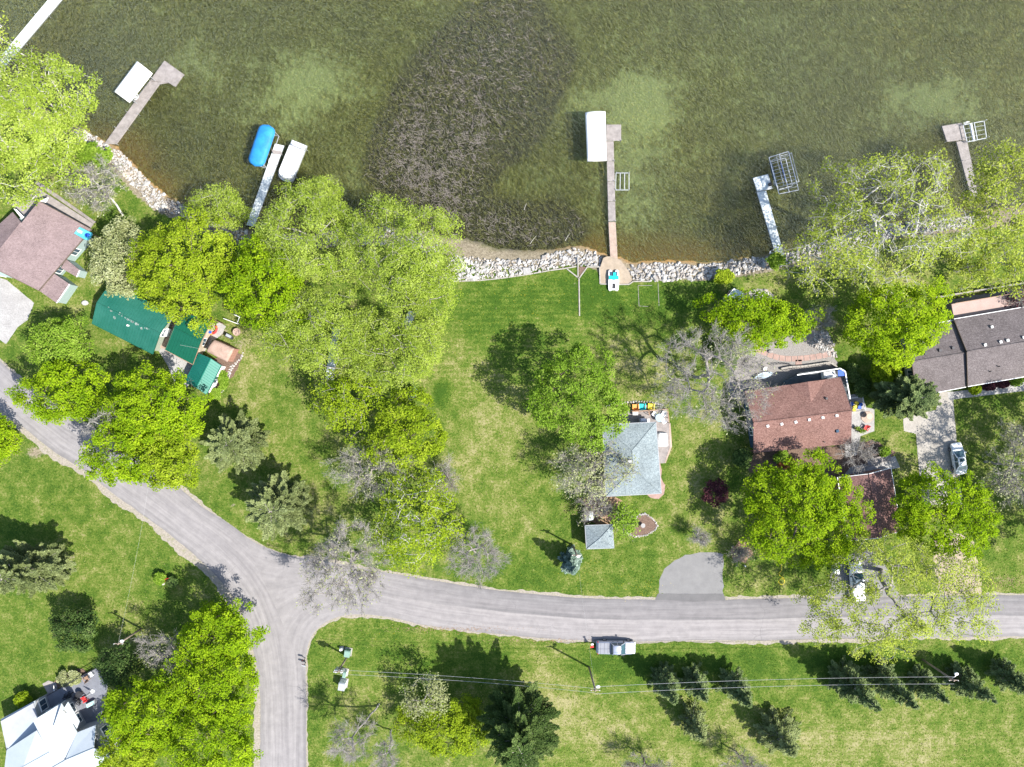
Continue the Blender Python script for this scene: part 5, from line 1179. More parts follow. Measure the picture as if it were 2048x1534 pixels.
a, b = P2(1903, 607, 3.1), P2(2100, 574, 3.1); MB().beam((*P2(1903, 608, 2.2), 3.05), (*P2(2100, 575, 2.2), 3.05), .08, .06).build('top_rail', MT['wood_brown'], bl)
for i in range(40): p = lerp(P2(1903, 608, 2.2), P2(2100, 575, 2.2), i / 39); MB().box((*p, 2.62), (.03, .03, .84)).build('baluster', MT['wood_brown'], bl)
MB().beam((*P2(1866, 596), .35), (*P2(2050, 566), .35), .25, .7).build('garden_wall', MT['stone_wall'], label='thin low wall on the lawn between balcony and shore trees', cat='wall')

# --- white metal roofed house at the lower left
def Z(x, y, z): return P(x / 7.17, 1320 + y / 7.17, z)
HF = T('house', 'large house with bright white metal roofs at the lower left corner', 'house', Z(700, 1200, 0))
OFF[HF] = np.array(Z(700, 1200, 0))
planes = [('low_roof', [(10, 850, 3.0), (500, 585, 3.0), (540, 1025, 3.6), (110, 1270, 3.6)]),
 ('roof', [(95, 1290, 3.6), (480, 865, 5.2) if False else (525, 1010, 5.2), (715, 1320, 5.2), (330, 1534, 4.7), (65, 1540, 3.5)]),
 ('roof', [(480, 865, 5.2), (880, 620, 3.9), (1105, 1040, 3.9), (930, 1430, 4.7), (715, 1320, 5.2)]),
 ('roof', [(1105, 1040, 3.9), (1370, 935, 3.9), (1345, 1265, 5.1), (930, 1440, 4.95)]),
 ('roof', [(1345, 1265, 5.1), (1615, 1360, 4.0), (1350, 1560, 3.6), (700, 1900, 3.6), (930, 1440, 4.95)]),
 ('roof', [(715, 1320, 5.2), (930, 1430, 4.75), (930, 1442, 4.95), (700, 1900, 3.6), (200, 1850, 3.5), (330, 1534, 4.7)]),
 ]
for nm, pl in planes:
    w3 = [Z(*p) for p in pl]; o = roof_parts(HF, [w3], .14, MT['metal_white'], nm)
for nm, e in (('a', ((480, 865, 5.22), (715, 1320, 5.22))), ('b', ((1345, 1265, 5.12), (930, 1440, 4.97))), ('c', ((715, 1320, 5.22), (330, 1534, 4.72)))):
    MB().tube([Z(*e[0]), Z(*e[1])], .09, 6).build('ridge_cap', MT['metal_white'], HF)
w1 = [Z(*p, 3.0)[:2] for p in ((30, 865), (495, 605), (560, 800), (870, 640), (1090, 1030), (1360, 950), (1590, 1365), (1330, 1550), (700, 1880), (200, 1830), (95, 1560), (120, 1290))]
MB().prism(w1, 0, 3.3).build('wall', MT['siding_grey'], HF)
cen = Z(700, 1200, 0)
windows(HF, w1[1], w1[2], cen, 1.0, 1.3, 1, 1.5); windows(HF, w1[3], w1[4], cen, 1.0, 1.3, 2, 1.3); windows(HF, w1[5], w1[6], cen, 1.0, 1.3, 2, 1.3); windows(HF, w1[2], w1[3], cen, .9, 1.3, 2, 1.2); windows(HF, w1[0], w1[1], cen, 1.0, 1.2, 3)
# dormer facing the lawn
dm = roof_parts(HF, [[Z(880, 625, 5.0), Z(925, 700, 4.2), Z(900, 915, 4.2), Z(760, 970, 5.0)], [Z(975, 600, 4.8), Z(1140, 880, 4.6), Z(1100, 985, 4.8), Z(920, 690, 5.0)]], .1, MT['metal_white'], 'dormer_roof')
dw = [Z(*p)[:2] for p in ((925, 720, 4.2), (1060, 880, 4.2), (1000, 960, 4.2), (890, 900, 4.2))]
MB().prism(dw, 3.2, 4.5).build('dormer_wall', MT['white_paint'], HF)
windows(HF, dw[0], dw[1], dw[3], 3.4, .9, 1, 1.0)
dk = T('deck', 'grey deck in the angle of the white-roofed house', 'deck', Z(1150, 450, 0))
poly = [Z(*p, .5)[:2] for p in ((670, 515), (1385, 112), (1535, 345), (1490, 700), (1400, 900), (1110, 1010), (880, 640), (720, 690))]
boards(MB(), poly, vsub(Z(1385, 112, 0), Z(670, 515, 0)), .5, .16).build('deck_boards', MT['deck_blue'], dk, kind='stuff')
MB().prism(inset(poly, .15), .02, .42).build('deck_skirt', MT['siding_grey'], dk)
for (a, b) in (((670, 515), (1385, 112)), ((1385, 112), (1535, 345))):
    p, q = Z(*a, 1.4)[:2], Z(*b, 1.4)[:2]; MB().beam((*p, 1.45), (*q, 1.45), .1, .05).build('top_rail', MT['dark_metal'], dk); n = int(math.dist(p, q) / .5)
    for i in range(n + 1): r = lerp(p, q, i / n); MB().box((*r, .96), (.05, .05, .95)).build('baluster', MT['dark_metal'], dk)
def at_deck(x, y): p = Z(x, y, .5); return 1 * (x / 7.17), 1320 + y / 7.17
garden_chair(1262 / 7.17, 1320 + 250 / 7.17, .52, .5, MT['wood_brown'], 'brown wooden chair at the outer end of the grey deck', 1.0)
garden_chair(1330 / 7.17, 1320 + 190 / 7.17, .52, 2.2, MT['white_plastic'], 'white chair at the outer corner of the grey deck', .8)
garden_chair(1235 / 7.17, 1320 + 545 / 7.17, .52, 2.1, MT['red_plastic'], 'red lounge chair in the middle of the grey deck', 1.0)
for (x, y, lb) in ((960, 515, 'dark chair against the house wall, left of two on the grey deck'), (1015, 480, 'dark chair against the house wall, right of two on the grey deck'), (1110, 525, 'dark chair left of the round dark table on the grey deck'), (1150, 590, 'dark chair below the round dark table on the grey deck')):
    garden_chair(x / 7.17, 1320 + y / 7.17, .52, 1.2, MT['dark_metal'], lb, .85)
t = T('patio_table', 'round dark table among dark chairs on the grey deck', 'table', Z(1130, 500, .52)); pc = Z(1130, 495, 1.2)[:2]
MB().cyl(pc, .5, 1.18, 1.22, 16).build('table_top', MT['dark_metal'], t); MB().cyl(pc, .06, .52, 1.18, 8).build('pedestal', MT['dark_metal'], t); MB().cyl(pc, .28, .52, .56, 12).build('foot', MT['dark_metal'], t)
t = T('water_table', 'long planter with a pale turquoise top on the grey deck', 'planter', Z(1290, 640, .52)); q = [Z(*p, 1.2)[:2] for p in ((1225, 640), (1335, 585), (1355, 635), (1240, 695))]
MB().prism(q, .52, 1.12).build('box', MT['siding_grey'], t); MB().prism(inset(q, .08), 1.12, 1.16).build('top', M('turquoise_top', (.35, .62, .58), .4, .05, 1, 0), t)
t = T('patio_umbrella', 'closed pale umbrella with a round white base on the grey deck', 'umbrella', Z(1320, 450, .52)); p = Z(1325, 450, .6)[:2]
MB().cyl(p, .3, .52, .62, 12).build('base', MT['white_plastic'], t); MB().cyl(p, .03, .62, 2.4, 8).build('pole', MT['dark_metal'], t); MB().tube([(*p, 1.3), (*p, 2.0), (*p, 2.5)], .16, 8, r1=.03).build('folded_shade', MT['siding_grey'], t)
t = T('steps', 'white edged wooden steps up to the grey deck', 'steps', Z(770, 400, 0))
for i in range(3): MB().beam(Z(735 + i * 12, 470 + i * 8 - 60 * 0, .12 + i * .13), Z(790 + i * 12, 400 + i * 8, .12 + i * .13), .3, .05).build('tread', MT['wood_grey'], t)
MB().tube([Z(770, 370, 1.0), Z(775, 455, 1.0)], .05, 6).build('handrail', MT['white_paint'], t); MB().tube([Z(770, 370, 1.0), Z(770, 370, .0)], .05, 6).build('newel', MT['white_paint'], t)
# ------------------------------------------------------------------ waterfront and yard things
# pale edging between lawn and rocks
ke = T('stone_kerb', 'thin pale kerb between the lawn and the rocks left of the straight dock', 'kerb', P(1040, 550))
kp = [P2(*p) for p in ((905, 563), (960, 561), (1000, 557), (1050, 550), (1100, 541), (1130, 537), (1153, 533))]
for i in range(len(kp) - 1):
    n = max(1, int(math.dist(kp[i], kp[i + 1]) / 1.2))
    for k in range(n): MB().beam((*lerp(kp[i], kp[i + 1], k / n + .01), .06), (*lerp(kp[i], kp[i + 1], (k + 1) / n - .01), .06), .16, .16).build('block', MT['stone_wall'], ke)
ke = T('stone_kerb', 'pale kerb round the sandy launching pad by the straight dock', 'kerb', P(1230, 568))
kp = [P2(*p) for p in ((1173, 534), (1199, 534), (1200, 568), (1232, 569), (1258, 569), (1266, 563), (1300, 563))]
for i in range(len(kp) - 1):
    n = max(1, int(math.dist(kp[i], kp[i + 1]) / 1.2))
    for k in range(n): MB().beam((*lerp(kp[i], kp[i + 1], k / n + .01), .06), (*lerp(kp[i], kp[i + 1], (k + 1) / n - .01), .06), .16, .16).build('block', MT['stone_wall'], ke)
ke = T('path_edging', 'long Y-shaped pale timber edging on the lawn above the rocks', 'edging', P(1158, 580))
for a, b in (((1159, 632), (1158, 557)), ((1158, 557), (1134, 538)), ((1158, 557), (1174, 535)), ((1156, 556), (1156, 516))): MB().beam((*P2(*a), .05), (*P2(*b), .05), .17, .12).build('timber', MT['stone_wall'], ke)
MB().prism([P2(1157.5, 533), P2(1172, 534), P2(1159, 555)], -.03, .03).build('gravel_infill', MT['mulch'], ke)
MB().prism([P2(*p, -.25) for p in ((1046, 536), (1061, 536), (1062, 550), (1047, 551))], -.35, .12).build('concrete_slab', MT['concrete_grey'], label='square grey concrete slab laid on the riprap', cat='slab')
ke = T('garden_bed_frame', 'faint rectangular timber bed frame on the lawn right of the straight dock', 'edging', P(1300, 590))
for a, b in (((1276, 571), (1278, 612)), ((1276, 571), (1304, 571)), ((1278, 612), (1296, 613)), ((1316, 567), (1318, 612))): MB().beam((*P2(*a), .01), (*P2(*b), .01), .06, .06).build('timber', MT['wood_grey'], ke)
# pedal boat
pbt = T('pedal_boat', 'white pedal boat with a turquoise middle on the sandy pad by the dock', 'boat', P(1226.5, 561, .05), 0)
for s in (-1, 1):
    rings = []
    for x, wd, h in ((-1.6, .12, .12), (-1.45, .24, .3), (-.8, .28, .42), (.8, .28, .42), (1.4, .24, .34), (1.58, .12, .2)):
        rings.append([(s * .5 - wd, x, .02 + (.42 - h) * .5), (s * .5 + wd, x, .02 + (.42 - h) * .5), (s * .5 + wd, x, .06 + h), (s * .5 - wd, x, .06 + h)])
    MB().loft(rings).build('hull', MT['white_plastic'], pbt, local=True)
MB().box((0, .35, .52), (1.45, .55, .16)).build('centre_seat', MT['teal_plastic'], pbt, local=True)
MB().box((.12, .85, .50), (.42, .55, .14)).build('console', MT['teal_plastic'], pbt, local=True)
for s in (-.38, .38): MB().box((s - .02, .95, .5), (.34, .55, .1)).build('footwell', MT['siding_blue'], pbt, local=True)
MB().box((0, -.25, .5), (1.3, .5, .1)).build('rear_deck', MT['white_plastic'], pbt, local=True)
MB().box((0, -1.4, .38), (1.2, .22, .12)).build('cross_beam', MT['white_plastic'], pbt, local=True)
MB().box((0, -.9, .22), (.7, .7, .05)).build('paddle_box_floor', MT['dark_metal'], pbt, local=True)
# glass-roofed gazebo
gz_t = T('gazebo', 'small six-sided gazebo with a pale translucent roof by the rocks', 'gazebo', P(1471, 594))
ap = P(1476, 594, 3.1); rim = [P(*p, 2.4) for p in ((1468, 577), (1488, 586), (1488, 601), (1467, 609), (1455, 599), (1455, 593))]
for i in range(6):
    a, b = rim[i], rim[(i + 1) % 6]
    MB().slab([a, b, ap], .03).build('roof_pane', MT['clear_panel'], gz_t); MB().beam(a, ap, .1, .08).build('rafter', MT['white_paint'], gz_t); MB().beam(a, b, .1, .1).build('eave_beam', MT['white_paint'], gz_t)
    MB().cyl(lerp(a, ap, .06)[:2], .06, 0, 2.35, 8).build('post', MT['white_paint'], gz_t)
    if i not in (4,): MB().beam((*lerp(a, ap, .06)[:2], .5), (*lerp(b, ap, .06)[:2], .5), .05, .9).build('low_wall', MT['wood_brown'], gz_t)
MB().prism([lerp(r, ap, .05)[:2] for r in rim], 0, .08).build('floor', MT['wood_grey'], gz_t)
# picnic seat under the willow edge, seen as a white frame
t = T('garden_swing', 'white metal swing seat with a slatted roof at the willow edge', 'swing', P(822, 640))
q = [P2(*p, 2.0) for p in ((809, 646), (819, 623), (830, 626), (820, 652))]
for s in (.0, .28, .72, 1.0): MB().beam((*lerp(q[0], q[3], s), 2.0), (*lerp(q[1], q[2], s), 2.0), .16 if s in (.28, .72) else .22, .05).build('roof_slat', MT['white_paint'], t)
for s in (0, 1): MB().beam((*lerp(q[0], q[1], s), 2.03), (*lerp(q[3], q[2], s), 2.03), .25, .05).build('end_slat', MT['white_paint'], t)
for p in q: MB().cyl(p, .04, 0, 2.0, 8).build('post', MT['white_paint'], t)
c = lerp(q[0], q[2], .5); MB().box((*c, .5), (.6, 1.3, .06), -.4).build('seat', MT['white_plastic'], t)
MB().box((c[0] + .3, c[1] + .12, .85), (.06, 1.3, .6), -.4).build('backrest', MT['white_plastic'], t)
# long stored dock section under the willow
t = T('stored_dock_section', 'long pale dock section stored on the grass under the willows', 'dock section', P(664, 707))
for i in range(4):
    s0, s1 = i / 4 + .004, (i + 1) / 4 - .004; a, b, c_, d = P2(651, 757, .6), P2(665, 655, .6), P2(679, 657, .6), P2(667, 761, .6)
    MB().prism([lerp(a, b, s0), lerp(a, b, s1), lerp(d, c_, s1), lerp(d, c_, s0)], .55, .62).build('panel', MT['white_panel'], t)
for s in (.05, .5, .95):
    for e in (0.1, .9): p = lerp(lerp(a, b, s), lerp(d, c_, s), e); MB().box((*p, .27), (.2, .2, .55)).build('block', MT['wood_brown'], t)
# garden cart with red bench and flowers
t = T('flower_cart', 'old red seat amid green plants and stones on the left lawn', 'planter', P(331, 1158))
MB().box((*P2(332, 1160, .4), .45), (.75, .5, .06), .3).build('seat', MT['red_plastic'], t); MB().box((*P2(334, 1157, .7), .75), (.75, .06, .5), .3).build('backrest', MT['red_plastic'], t)
for sx in (-1, 1):
    for sy in (-1, 1): p = P2(332 + sx * 4, 1160 + sy * 2, .2); MB().box((*p, .21), (.05, .05, .42)).build('leg', MT['red_plastic'], t)
for k, (u, v) in enumerate(((322, 1164), (327, 1167), (338, 1163), (345, 1166), (319, 1158), (343, 1155))): MB().ell((*P2(u, v), .1), (.26, .22, .24), 8, 5, -.4).build('stone', MT['rock'], t)

# ------------------------------------------------------------------ utility poles, wires, boxes
def light_pole(u, v, h, label, arm=None, transformer=False, name='utility_pole', guy=False):
    x, y, _ = P(u, v); t = T(name, label, 'pole', (x, y, 0))
    MB().tube([(x, y, -.3), (x, y, h * .5), (x, y, h)], .16, 10, r1=.11).build('pole', MT['wood_pole'], t, smooth=True)
    if arm:
        dx, dy = arm; L = math.hypot(dx, dy)
        MB().tube([(x, y, h - .7), (x + dx * .6, y + dy * .6, h - .35), (x + dx, y + dy, h - .35)], .04, 6).build('lamp_arm', MT['galv'], t)
        MB().ell((x + dx * 1.15, y + dy * 1.15, h - .42), (.32, .22, .16), 10, 5).build('lamp_head', MT['white_plastic'], t)
    if transformer:
        MB().cyl((x - .42, y - .1), .27, h - 1.6, h - .6, 12).build('transformer', MT['galv'], t); MB().cyl((x + .38, y - .2), .24, h - 1.5, h - .6, 12).build('transformer', MT['galv'], t)
        for k in (-.35, .3): MB().cyl((x + k, y), .05, h - .6, h - .2, 8).build('insulator', MT['white_paint'], t)
    MB().beam((x - .7, y, h - .25), (x + .7, y, h - .25), .1, .12).build('crossarm', MT['wood_pole'], t)
    for k in (-.6, .6): MB().cyl((x + k, y), .045, h - .19, h - .05, 8).build('insulator', MT['white_paint'], t)
    return x, y, h
p1 = light_pole(1178, 1334, 8.0, 'utility pole with a lamp standing south of the parked silver pickup', (.35, .35))
p2 = light_pole(283, 1257, 6.2, 'utility pole among the trees on the lower left lawn', (.3, .25))
p3 = light_pole(695, 1312, 5.8, 'utility pole with two transformers by the road junction', None, True)
p4 = light_pole(1146, 1091, 6.0, 'utility pole standing above the small blue spruce', (.2, -.15))
p5 = light_pole(1845, 1319, 7.4, 'utility pole with a street lamp among the spruces on the right', (.5, .7))
def wire(a, b, sag, label, r=.018, dx=0, dy=0):
    pts = []
    for i in range(15):
        s = i / 14; pts.append((a[0] + (b[0] - a[0]) * s + dx, a[1] + (b[1] - a[1]) * s + dy, a[2] + (b[2] - a[2]) * s - sag * 4 * s * (1 - s) - .05))
    MB().tube(pts, r, 4).build('power_line', MT['wire'], label=label, cat='wire')
wire(p1, p5, .7, 'upper of two power lines running right from the pole below the pickup', .022, 0, .55); wire(p1, p5, .8, 'lower of two power lines running right from the pole below the pickup', .022, 0, -.45)
wire(p3, p1, .6, 'upper of two power lines between the junction pole and the pole below the pickup', .018, 0, .3); wire(p3, p1, .7, 'lower of two power lines between the junction pole and the pole below the pickup', .018, 0, -.3)
wire(p2, (*P2(296, 975, 5.5), 5.5), .4, 'thin power line crossing the curved road at the left', .006); wire(p1, p4, .5, 'thin power line crossing the road to the pole by the blue spruce', .006)
wire((*P2(360, 690, 5), 5.0), (*P2(412, 700, 4), 3.4), .2, 'thin service line dropping to the teal roofed shed', .012)
def cabinet(u, v, w, d, h, rz, mat, label, lid=None):
    x, y, _ = P(u, v); t = T('utility_box', label, 'utility box', (x, y, 0), rz)
    MB().box((0, 0, .04), (w + .3, d + .3, .1)).build('base_pad', MT['concrete'], t, local=True)
    MB().box((0, 0, h / 2 + .09), (w, d, h)).build('cabinet', mat, t, local=True)
    MB().loft([[(-w / 2 - .03, -d / 2 - .03, h + .09), (w / 2 + .03, -d / 2 - .03, h + .09), (w / 2 + .03, d / 2 + .03, h + .09), (-w / 2 - .03, d / 2 + .03, h + .09)],
               [(-w / 2, -d / 2, h + .17), (w / 2, -d / 2, h + .17), (w / 2, d / 2 - .1, h + .2), (-w / 2, d / 2 - .1, h + .2)]]).build('lid', lid or mat, t, local=True)
    MB().box((0, d / 2 + .01, h * .6), (.08, .05, .14)).build('latch', MT['dark_metal'], t, local=True)
cabinet(697, 1303, .8, .95, .9, -.15, MT['pad_green'], 'green utility box just above the junction pole')
cabinet(692, 1344, .45, .85, 1.0, -.2, MT['white_plastic'], 'narrow pale utility box right of the junction pole transformers', MT['pad_green'])
cabinet(688, 1365, .95, 1.1, 1.4, -.15, MT['white_plastic'], 'largest pale utility box below the junction pole', MT['galv'])
cabinet(684, 1296, .35, .3, .6, .2, MT['white_plastic'], 'tiny white utility pedestal left of the green utility box')
def mailbox(u, v, rz, mat, label):
    x, y, _ = P(u, v); t = T('mailbox', label, 'mailbox', (x, y, 0), rz)
    MB().box((0, 0, .5), (.1, .1, 1.0)).build('post', MT['wood_pole'], t, local=True)
    rings = []
    for yy in (-.3, .3): rings.append([(-.12, yy, 1.0), (.12, yy, 1.0), (.12, yy, 1.15), (.07, yy, 1.24), (-.07, yy, 1.24), (-.12, yy, 1.15)])
    MB().loft(rings).build('box', mat, t, local=True); MB().box((.14, .1, 1.2), (.02, .05, .22)).build('flag', MT['red_plastic'], t, local=True)
mailbox(611, 1316, 1.4, MT['dark_metal'], 'upper dark mailbox at the road edge of the junction'); mailbox(612, 1325, 1.4, MT['galv'], 'lower grey mailbox at the road edge of the junction')
t = T('road_sign', 'small red and white sign behind the parked silver pickup', 'sign', P(1184, 1291))
MB().box((*P2(1184, 1291, .9), .6), (.08, .08, 1.2)).build('post', MT['wood_pole'], t)
MB().add([P(1180, 1296, 1.05), P(1188, 1295, 1.05), P(1184.5, 1287, 1.45), P(1180, 1296, .98), P(1188, 1295, .98), P(1184.5, 1287, 1.38)], [(0, 1, 2), (5, 4, 3), (0, 3, 4, 1), (1, 4, 5, 2), (2, 5, 3, 0)]).build('sign_panel', MT['red_plastic'], t)
MB().beam(P(1182, 1289, 1.46), P(1187, 1288.5, 1.46), .22, .06).build('white_band', MT['white_paint'], t)
MB().cyl(P2(1489, 1131), .1, 0, .45, 8).build('well_cap', MT['white_plastic'], label='tiny white well cap on the lawn right of the asphalt parking pad', cat='well cap')
pts = [(*P2(1563 + 6 * math.sin(i * .7) * (i > 4), 1130 + i * 2.6), .03) for i in range(12)] + [(*P2(1563 + 6 * math.cos(i * .8), 1163 + 6 * math.sin(i * .8)), .03) for i in range(9)]
MB().tube(pts, .035, 5).build('garden_hose', MT['yellow_plastic'], label='yellow garden hose looped on the grass below the round maple', cat='hose')
t = T('trash_bin', 'white bin on the drive left of the white pickup', 'bin', P(1668, 1140))
MB().loft([[(x * .8 + P(1668, 1140)[0], y * .8 + P(1668, 1140)[1], .02) for x, y in ((-.3, -.3), (.3, -.3), (.3, .3), (-.3, .3))], [(x + P(1668, 1140)[0], y + P(1668, 1140)[1], .95) for x, y in ((-.3, -.3), (.3, -.3), (.3, .3), (-.3, .3))]]).build('body', MT['white_plastic'], t)
MB().box((*P2(1668, 1140, 0), 1.0), (.68, .72, .08)).build('lid', MT['white_paint'], t)

# ------------------------------------------------------------------ vehicles
def section(x, w, zt, zb=.32, sh=.22):
    return [(x, -w * .92, zb), (x, -w, zb + .18), (x, -w, zt - sh), (x, -w * .93, zt - .05), (x, -w * .72, zt), (x, w * .72, zt), (x, w * .93, zt - .05), (x, w, zt - sh), (x, w, zb + .18), (x, w * .92, zb)]
def wheels(t, xs, y, r=.38, wd=.26):
    for x in xs:
        for s in (-1, 1):
            wh = MB().tube([(x, s * y - wd / 2, r), (x, s * y + wd / 2, r)], r, 20).build('wheel', MT['black'], t, local=True)
            MB().tube([(x, s * (y + wd / 2 - .01), r), (x, s * (y + wd / 2 + .025), r)], r * .62, 14).build('rim', MT['rim'], wh, local=True)
def greenhouse(t, b0, b1, t0, t1, zb, zt, wb, wt, paint, name='cabin'):
    """glass house between belt line and roof: four glass faces, pillars, roof panel"""
    lo = [(b0, -wb, zb), (b1, -wb, zb), (b1, wb, zb), (b0, wb, zb)]; hi = [(t0, -wt, zt), (t1, -wt, zt), (t1, wt, zt), (t0, wt, zt)]
    for nm, ix in (('windshield', (1, 2)), ('rear_window', (3, 0)), ('side_window', (0, 1)), ('side_window', (2, 3))):
        a, b = ix; MB().add([lo[a], lo[b], hi[b], hi[a]], [(0, 1, 2, 3)]).build(nm, MT['glass_car'], t, local=True)
    for i in range(4): MB().beam(lo[i], hi[i], .1, .08).build('pillar', paint, t, local=True)
    m = .5 * (b0 + b1) * .5 + .25 * (t0 + t1)
    for s in (-1, 1): MB().beam((m, s * wb, zb), (m, s * wt, zt), .09, .07).build('pillar', paint, t, local=True)
    rr = []
    n = 6
    for x, k, dz in ((t0 - .06, .93, -.03), (t0 + .12, 1.03, .03), ((t0 + t1) / 2, 1.05, .06), (t1 - .15, 1.03, .03), (t1 + .06, .92, -.03)):
        rr.append([(x, -wt * k, zt + dz - .05), (x, -wt * k * .8, zt + dz + .02), (x, 0, zt + dz + .035), (x, wt * k * .8, zt + dz + .02), (x, wt * k, zt + dz - .05)])
    MB().loft(rr).build('roof', paint, t, local=True, smooth=True)
def pickup(u, v, rz, paint, label, cover=True):
    t = T('pickup_truck', label, 'pickup truck', P(u, v, .02), rz)
    rings = [section(-2.85, .88, 1.08), section(-2.78, .95, 1.14), section(-.9, .97, 1.16), section(.95, .97, 1.16), section(1.3, .96, 1.15), section(2.2, .93, 1.08), section(2.62, .86, 1.0), section(2.82, .72, .86)]
    MB().loft(rings).build('body', paint, t, local=True)
    if cover:
        cv = MB().box((-1.85, 0, 1.185), (1.72, 1.62, .05)).build('bed_cover', MT['grey_cover'], t, local=True)
        for x in (-2.4, -1.85, -1.3): MB().box((x, 0, 1.213), (.03, 1.6, .012)).build('cover_rib', MT['dark_metal'], cv, local=True)
    else:
        MB().box((-1.85, 0, 1.175), (1.75, 1.5, .02)).build('bed_floor', MT['white_paint_car'], t, local=True)
    greenhouse(t, -.95, 1.28, -.62, .55, 1.14, 1.78, .86, .70, paint)
    for s in (-1, 1):
        MB().box((1.0, s * 1.06, 1.28), (.14, .24, .17)).build('mirror', MT['black'], t, local=True)
        MB().box((2.66, s * .66, .88), (.22, .32, .16)).build('headlight', MT['lamp_clear'], t, local=True)
        MB().box((-2.8, s * .88, .95), (.12, .12, .34)).build('taillight', MT['lamp_red'], t, local=True)
        MB().beam((1.35, s * .42, 1.165), (2.4, s * .36, 1.075), .04, .025).build('hood_crease', paint, t, local=True)
        for x in (.15, -.55): MB().box((x, s * .985, .98), (.2, .03, .04)).build('door_handle', MT['dark_metal'], t, local=True)
    MB().box((2.82, 0, .52), (.16, 1.6, .26)).build('front_bumper', MT['galv'], t, local=True); MB().box((-2.93, 0, .55), (.16, 1.7, .2)).build('rear_bumper', MT['galv'], t, local=True)
    MB().beam((1.3, -.8, 1.165), (1.3, .8, 1.165), .1, .03).build('wiper_cowl', MT['black'], t, local=True)
    wheels(t, (-1.75, 1.85), .86)
def sedan(u, v, rz, paint, label):
    t = T('car', label, 'car', P(u, v, .03), rz)
    rings = [section(-2.4, .66, .82, .3), section(-2.28, .82, .95, .28), section(-1.7, .89, .99, .26), section(-.8, .9, .96, .26), section(.8, .9, .94, .26), section(1.5, .88, .88, .26), section(2.1, .8, .78, .28), section(2.38, .58, .64, .3)]
    MB().loft(rings).build('body', paint, t, local=True)
    greenhouse(t, -1.75, 1.2, -1.05, .25, .93, 1.42, .80, .60, paint)
    MB().box((-.15, 0, 1.515), (.5, .8, .02)).build('sunroof', MT['glass_car'], t, local=True)
    for s in (-1, 1):
        MB().box((.85, s * .98, 1.0), (.16, .18, .12)).build('mirror', paint, t, local=True); MB().box((2.2, s * .55, .66), (.26, .34, .1)).build('headlight', MT['lamp_clear'], t, local=True)
        MB().box((-2.3, s * .62, .82), (.14, .36, .12)).build('taillight', MT['lamp_red'], t, local=True)
        for x in (.0, -.85): MB().box((x, s * .905, .78), (.18, .03, .04)).build('door_handle', MT['rim'], t, local=True)
    wheels(t, (-1.4, 1.45), .80, .33, .22)
pickup(1231, 1291, -.015, MT['silver_paint'], 'silver pickup truck with a grey bed cover parked on the road verge')
sedan(1911, 916, math.radians(99), MT['white_paint_car'], 'white car with dark sunroof parked on the right hand concrete drive')
pickup(1709, 1160, math.radians(96), MT['white_paint_car'], 'white pickup truck half hidden under the large pale tree by the road', False)
# ------------------------------------------------------------------ trees
def tubes_np(P0, P1, r0, r1, n=3):
    """many thin prisms at once"""
    d = P1 - P0; L = np.linalg.norm(d, axis=1, keepdims=True) + 1e-9; d = d / L
    up = np.where(np.abs(d[:, 2:3]) < .9, np.array([[0, 0, 1.0]]), np.array([[1.0, 0, 0]]))
    x = np.cross(d, up); x /= np.linalg.norm(x, axis=1, keepdims=True) + 1e-9; y = np.cross(x, d); m = len(P0)
    a = 2 * np.pi * np.arange(n) / n; ca, sa = np.cos(a)[None, :, None], np.sin(a)[None, :, None]
    ring = x[:, None] * ca + y[:, None] * sa
    V = np.concatenate([P0[:, None] + ring * r0[:, None, None], P1[:, None] + ring * r1[:, None, None]], 1).reshape(-1, 3)
    b = (np.arange(m) * 2 * n)[:, None]; q = []
    for k in range(n):
        j = (k + 1) % n; q.append(b + np.array([[k, j, n + j, n + k]]))
    return V, np.concatenate(q)
def quads_np(C, U, W):
    """rhombic leaves: centre, half length and half width vectors"""
    V = np.stack([C - U, C + W, C + U, C - W], 1).reshape(-1, 3); return V, np.arange(len(C) * 4).reshape(-1, 4)
def unit(v): return v / (np.linalg.norm(v, axis=-1, keepdims=True) + 1e-9)

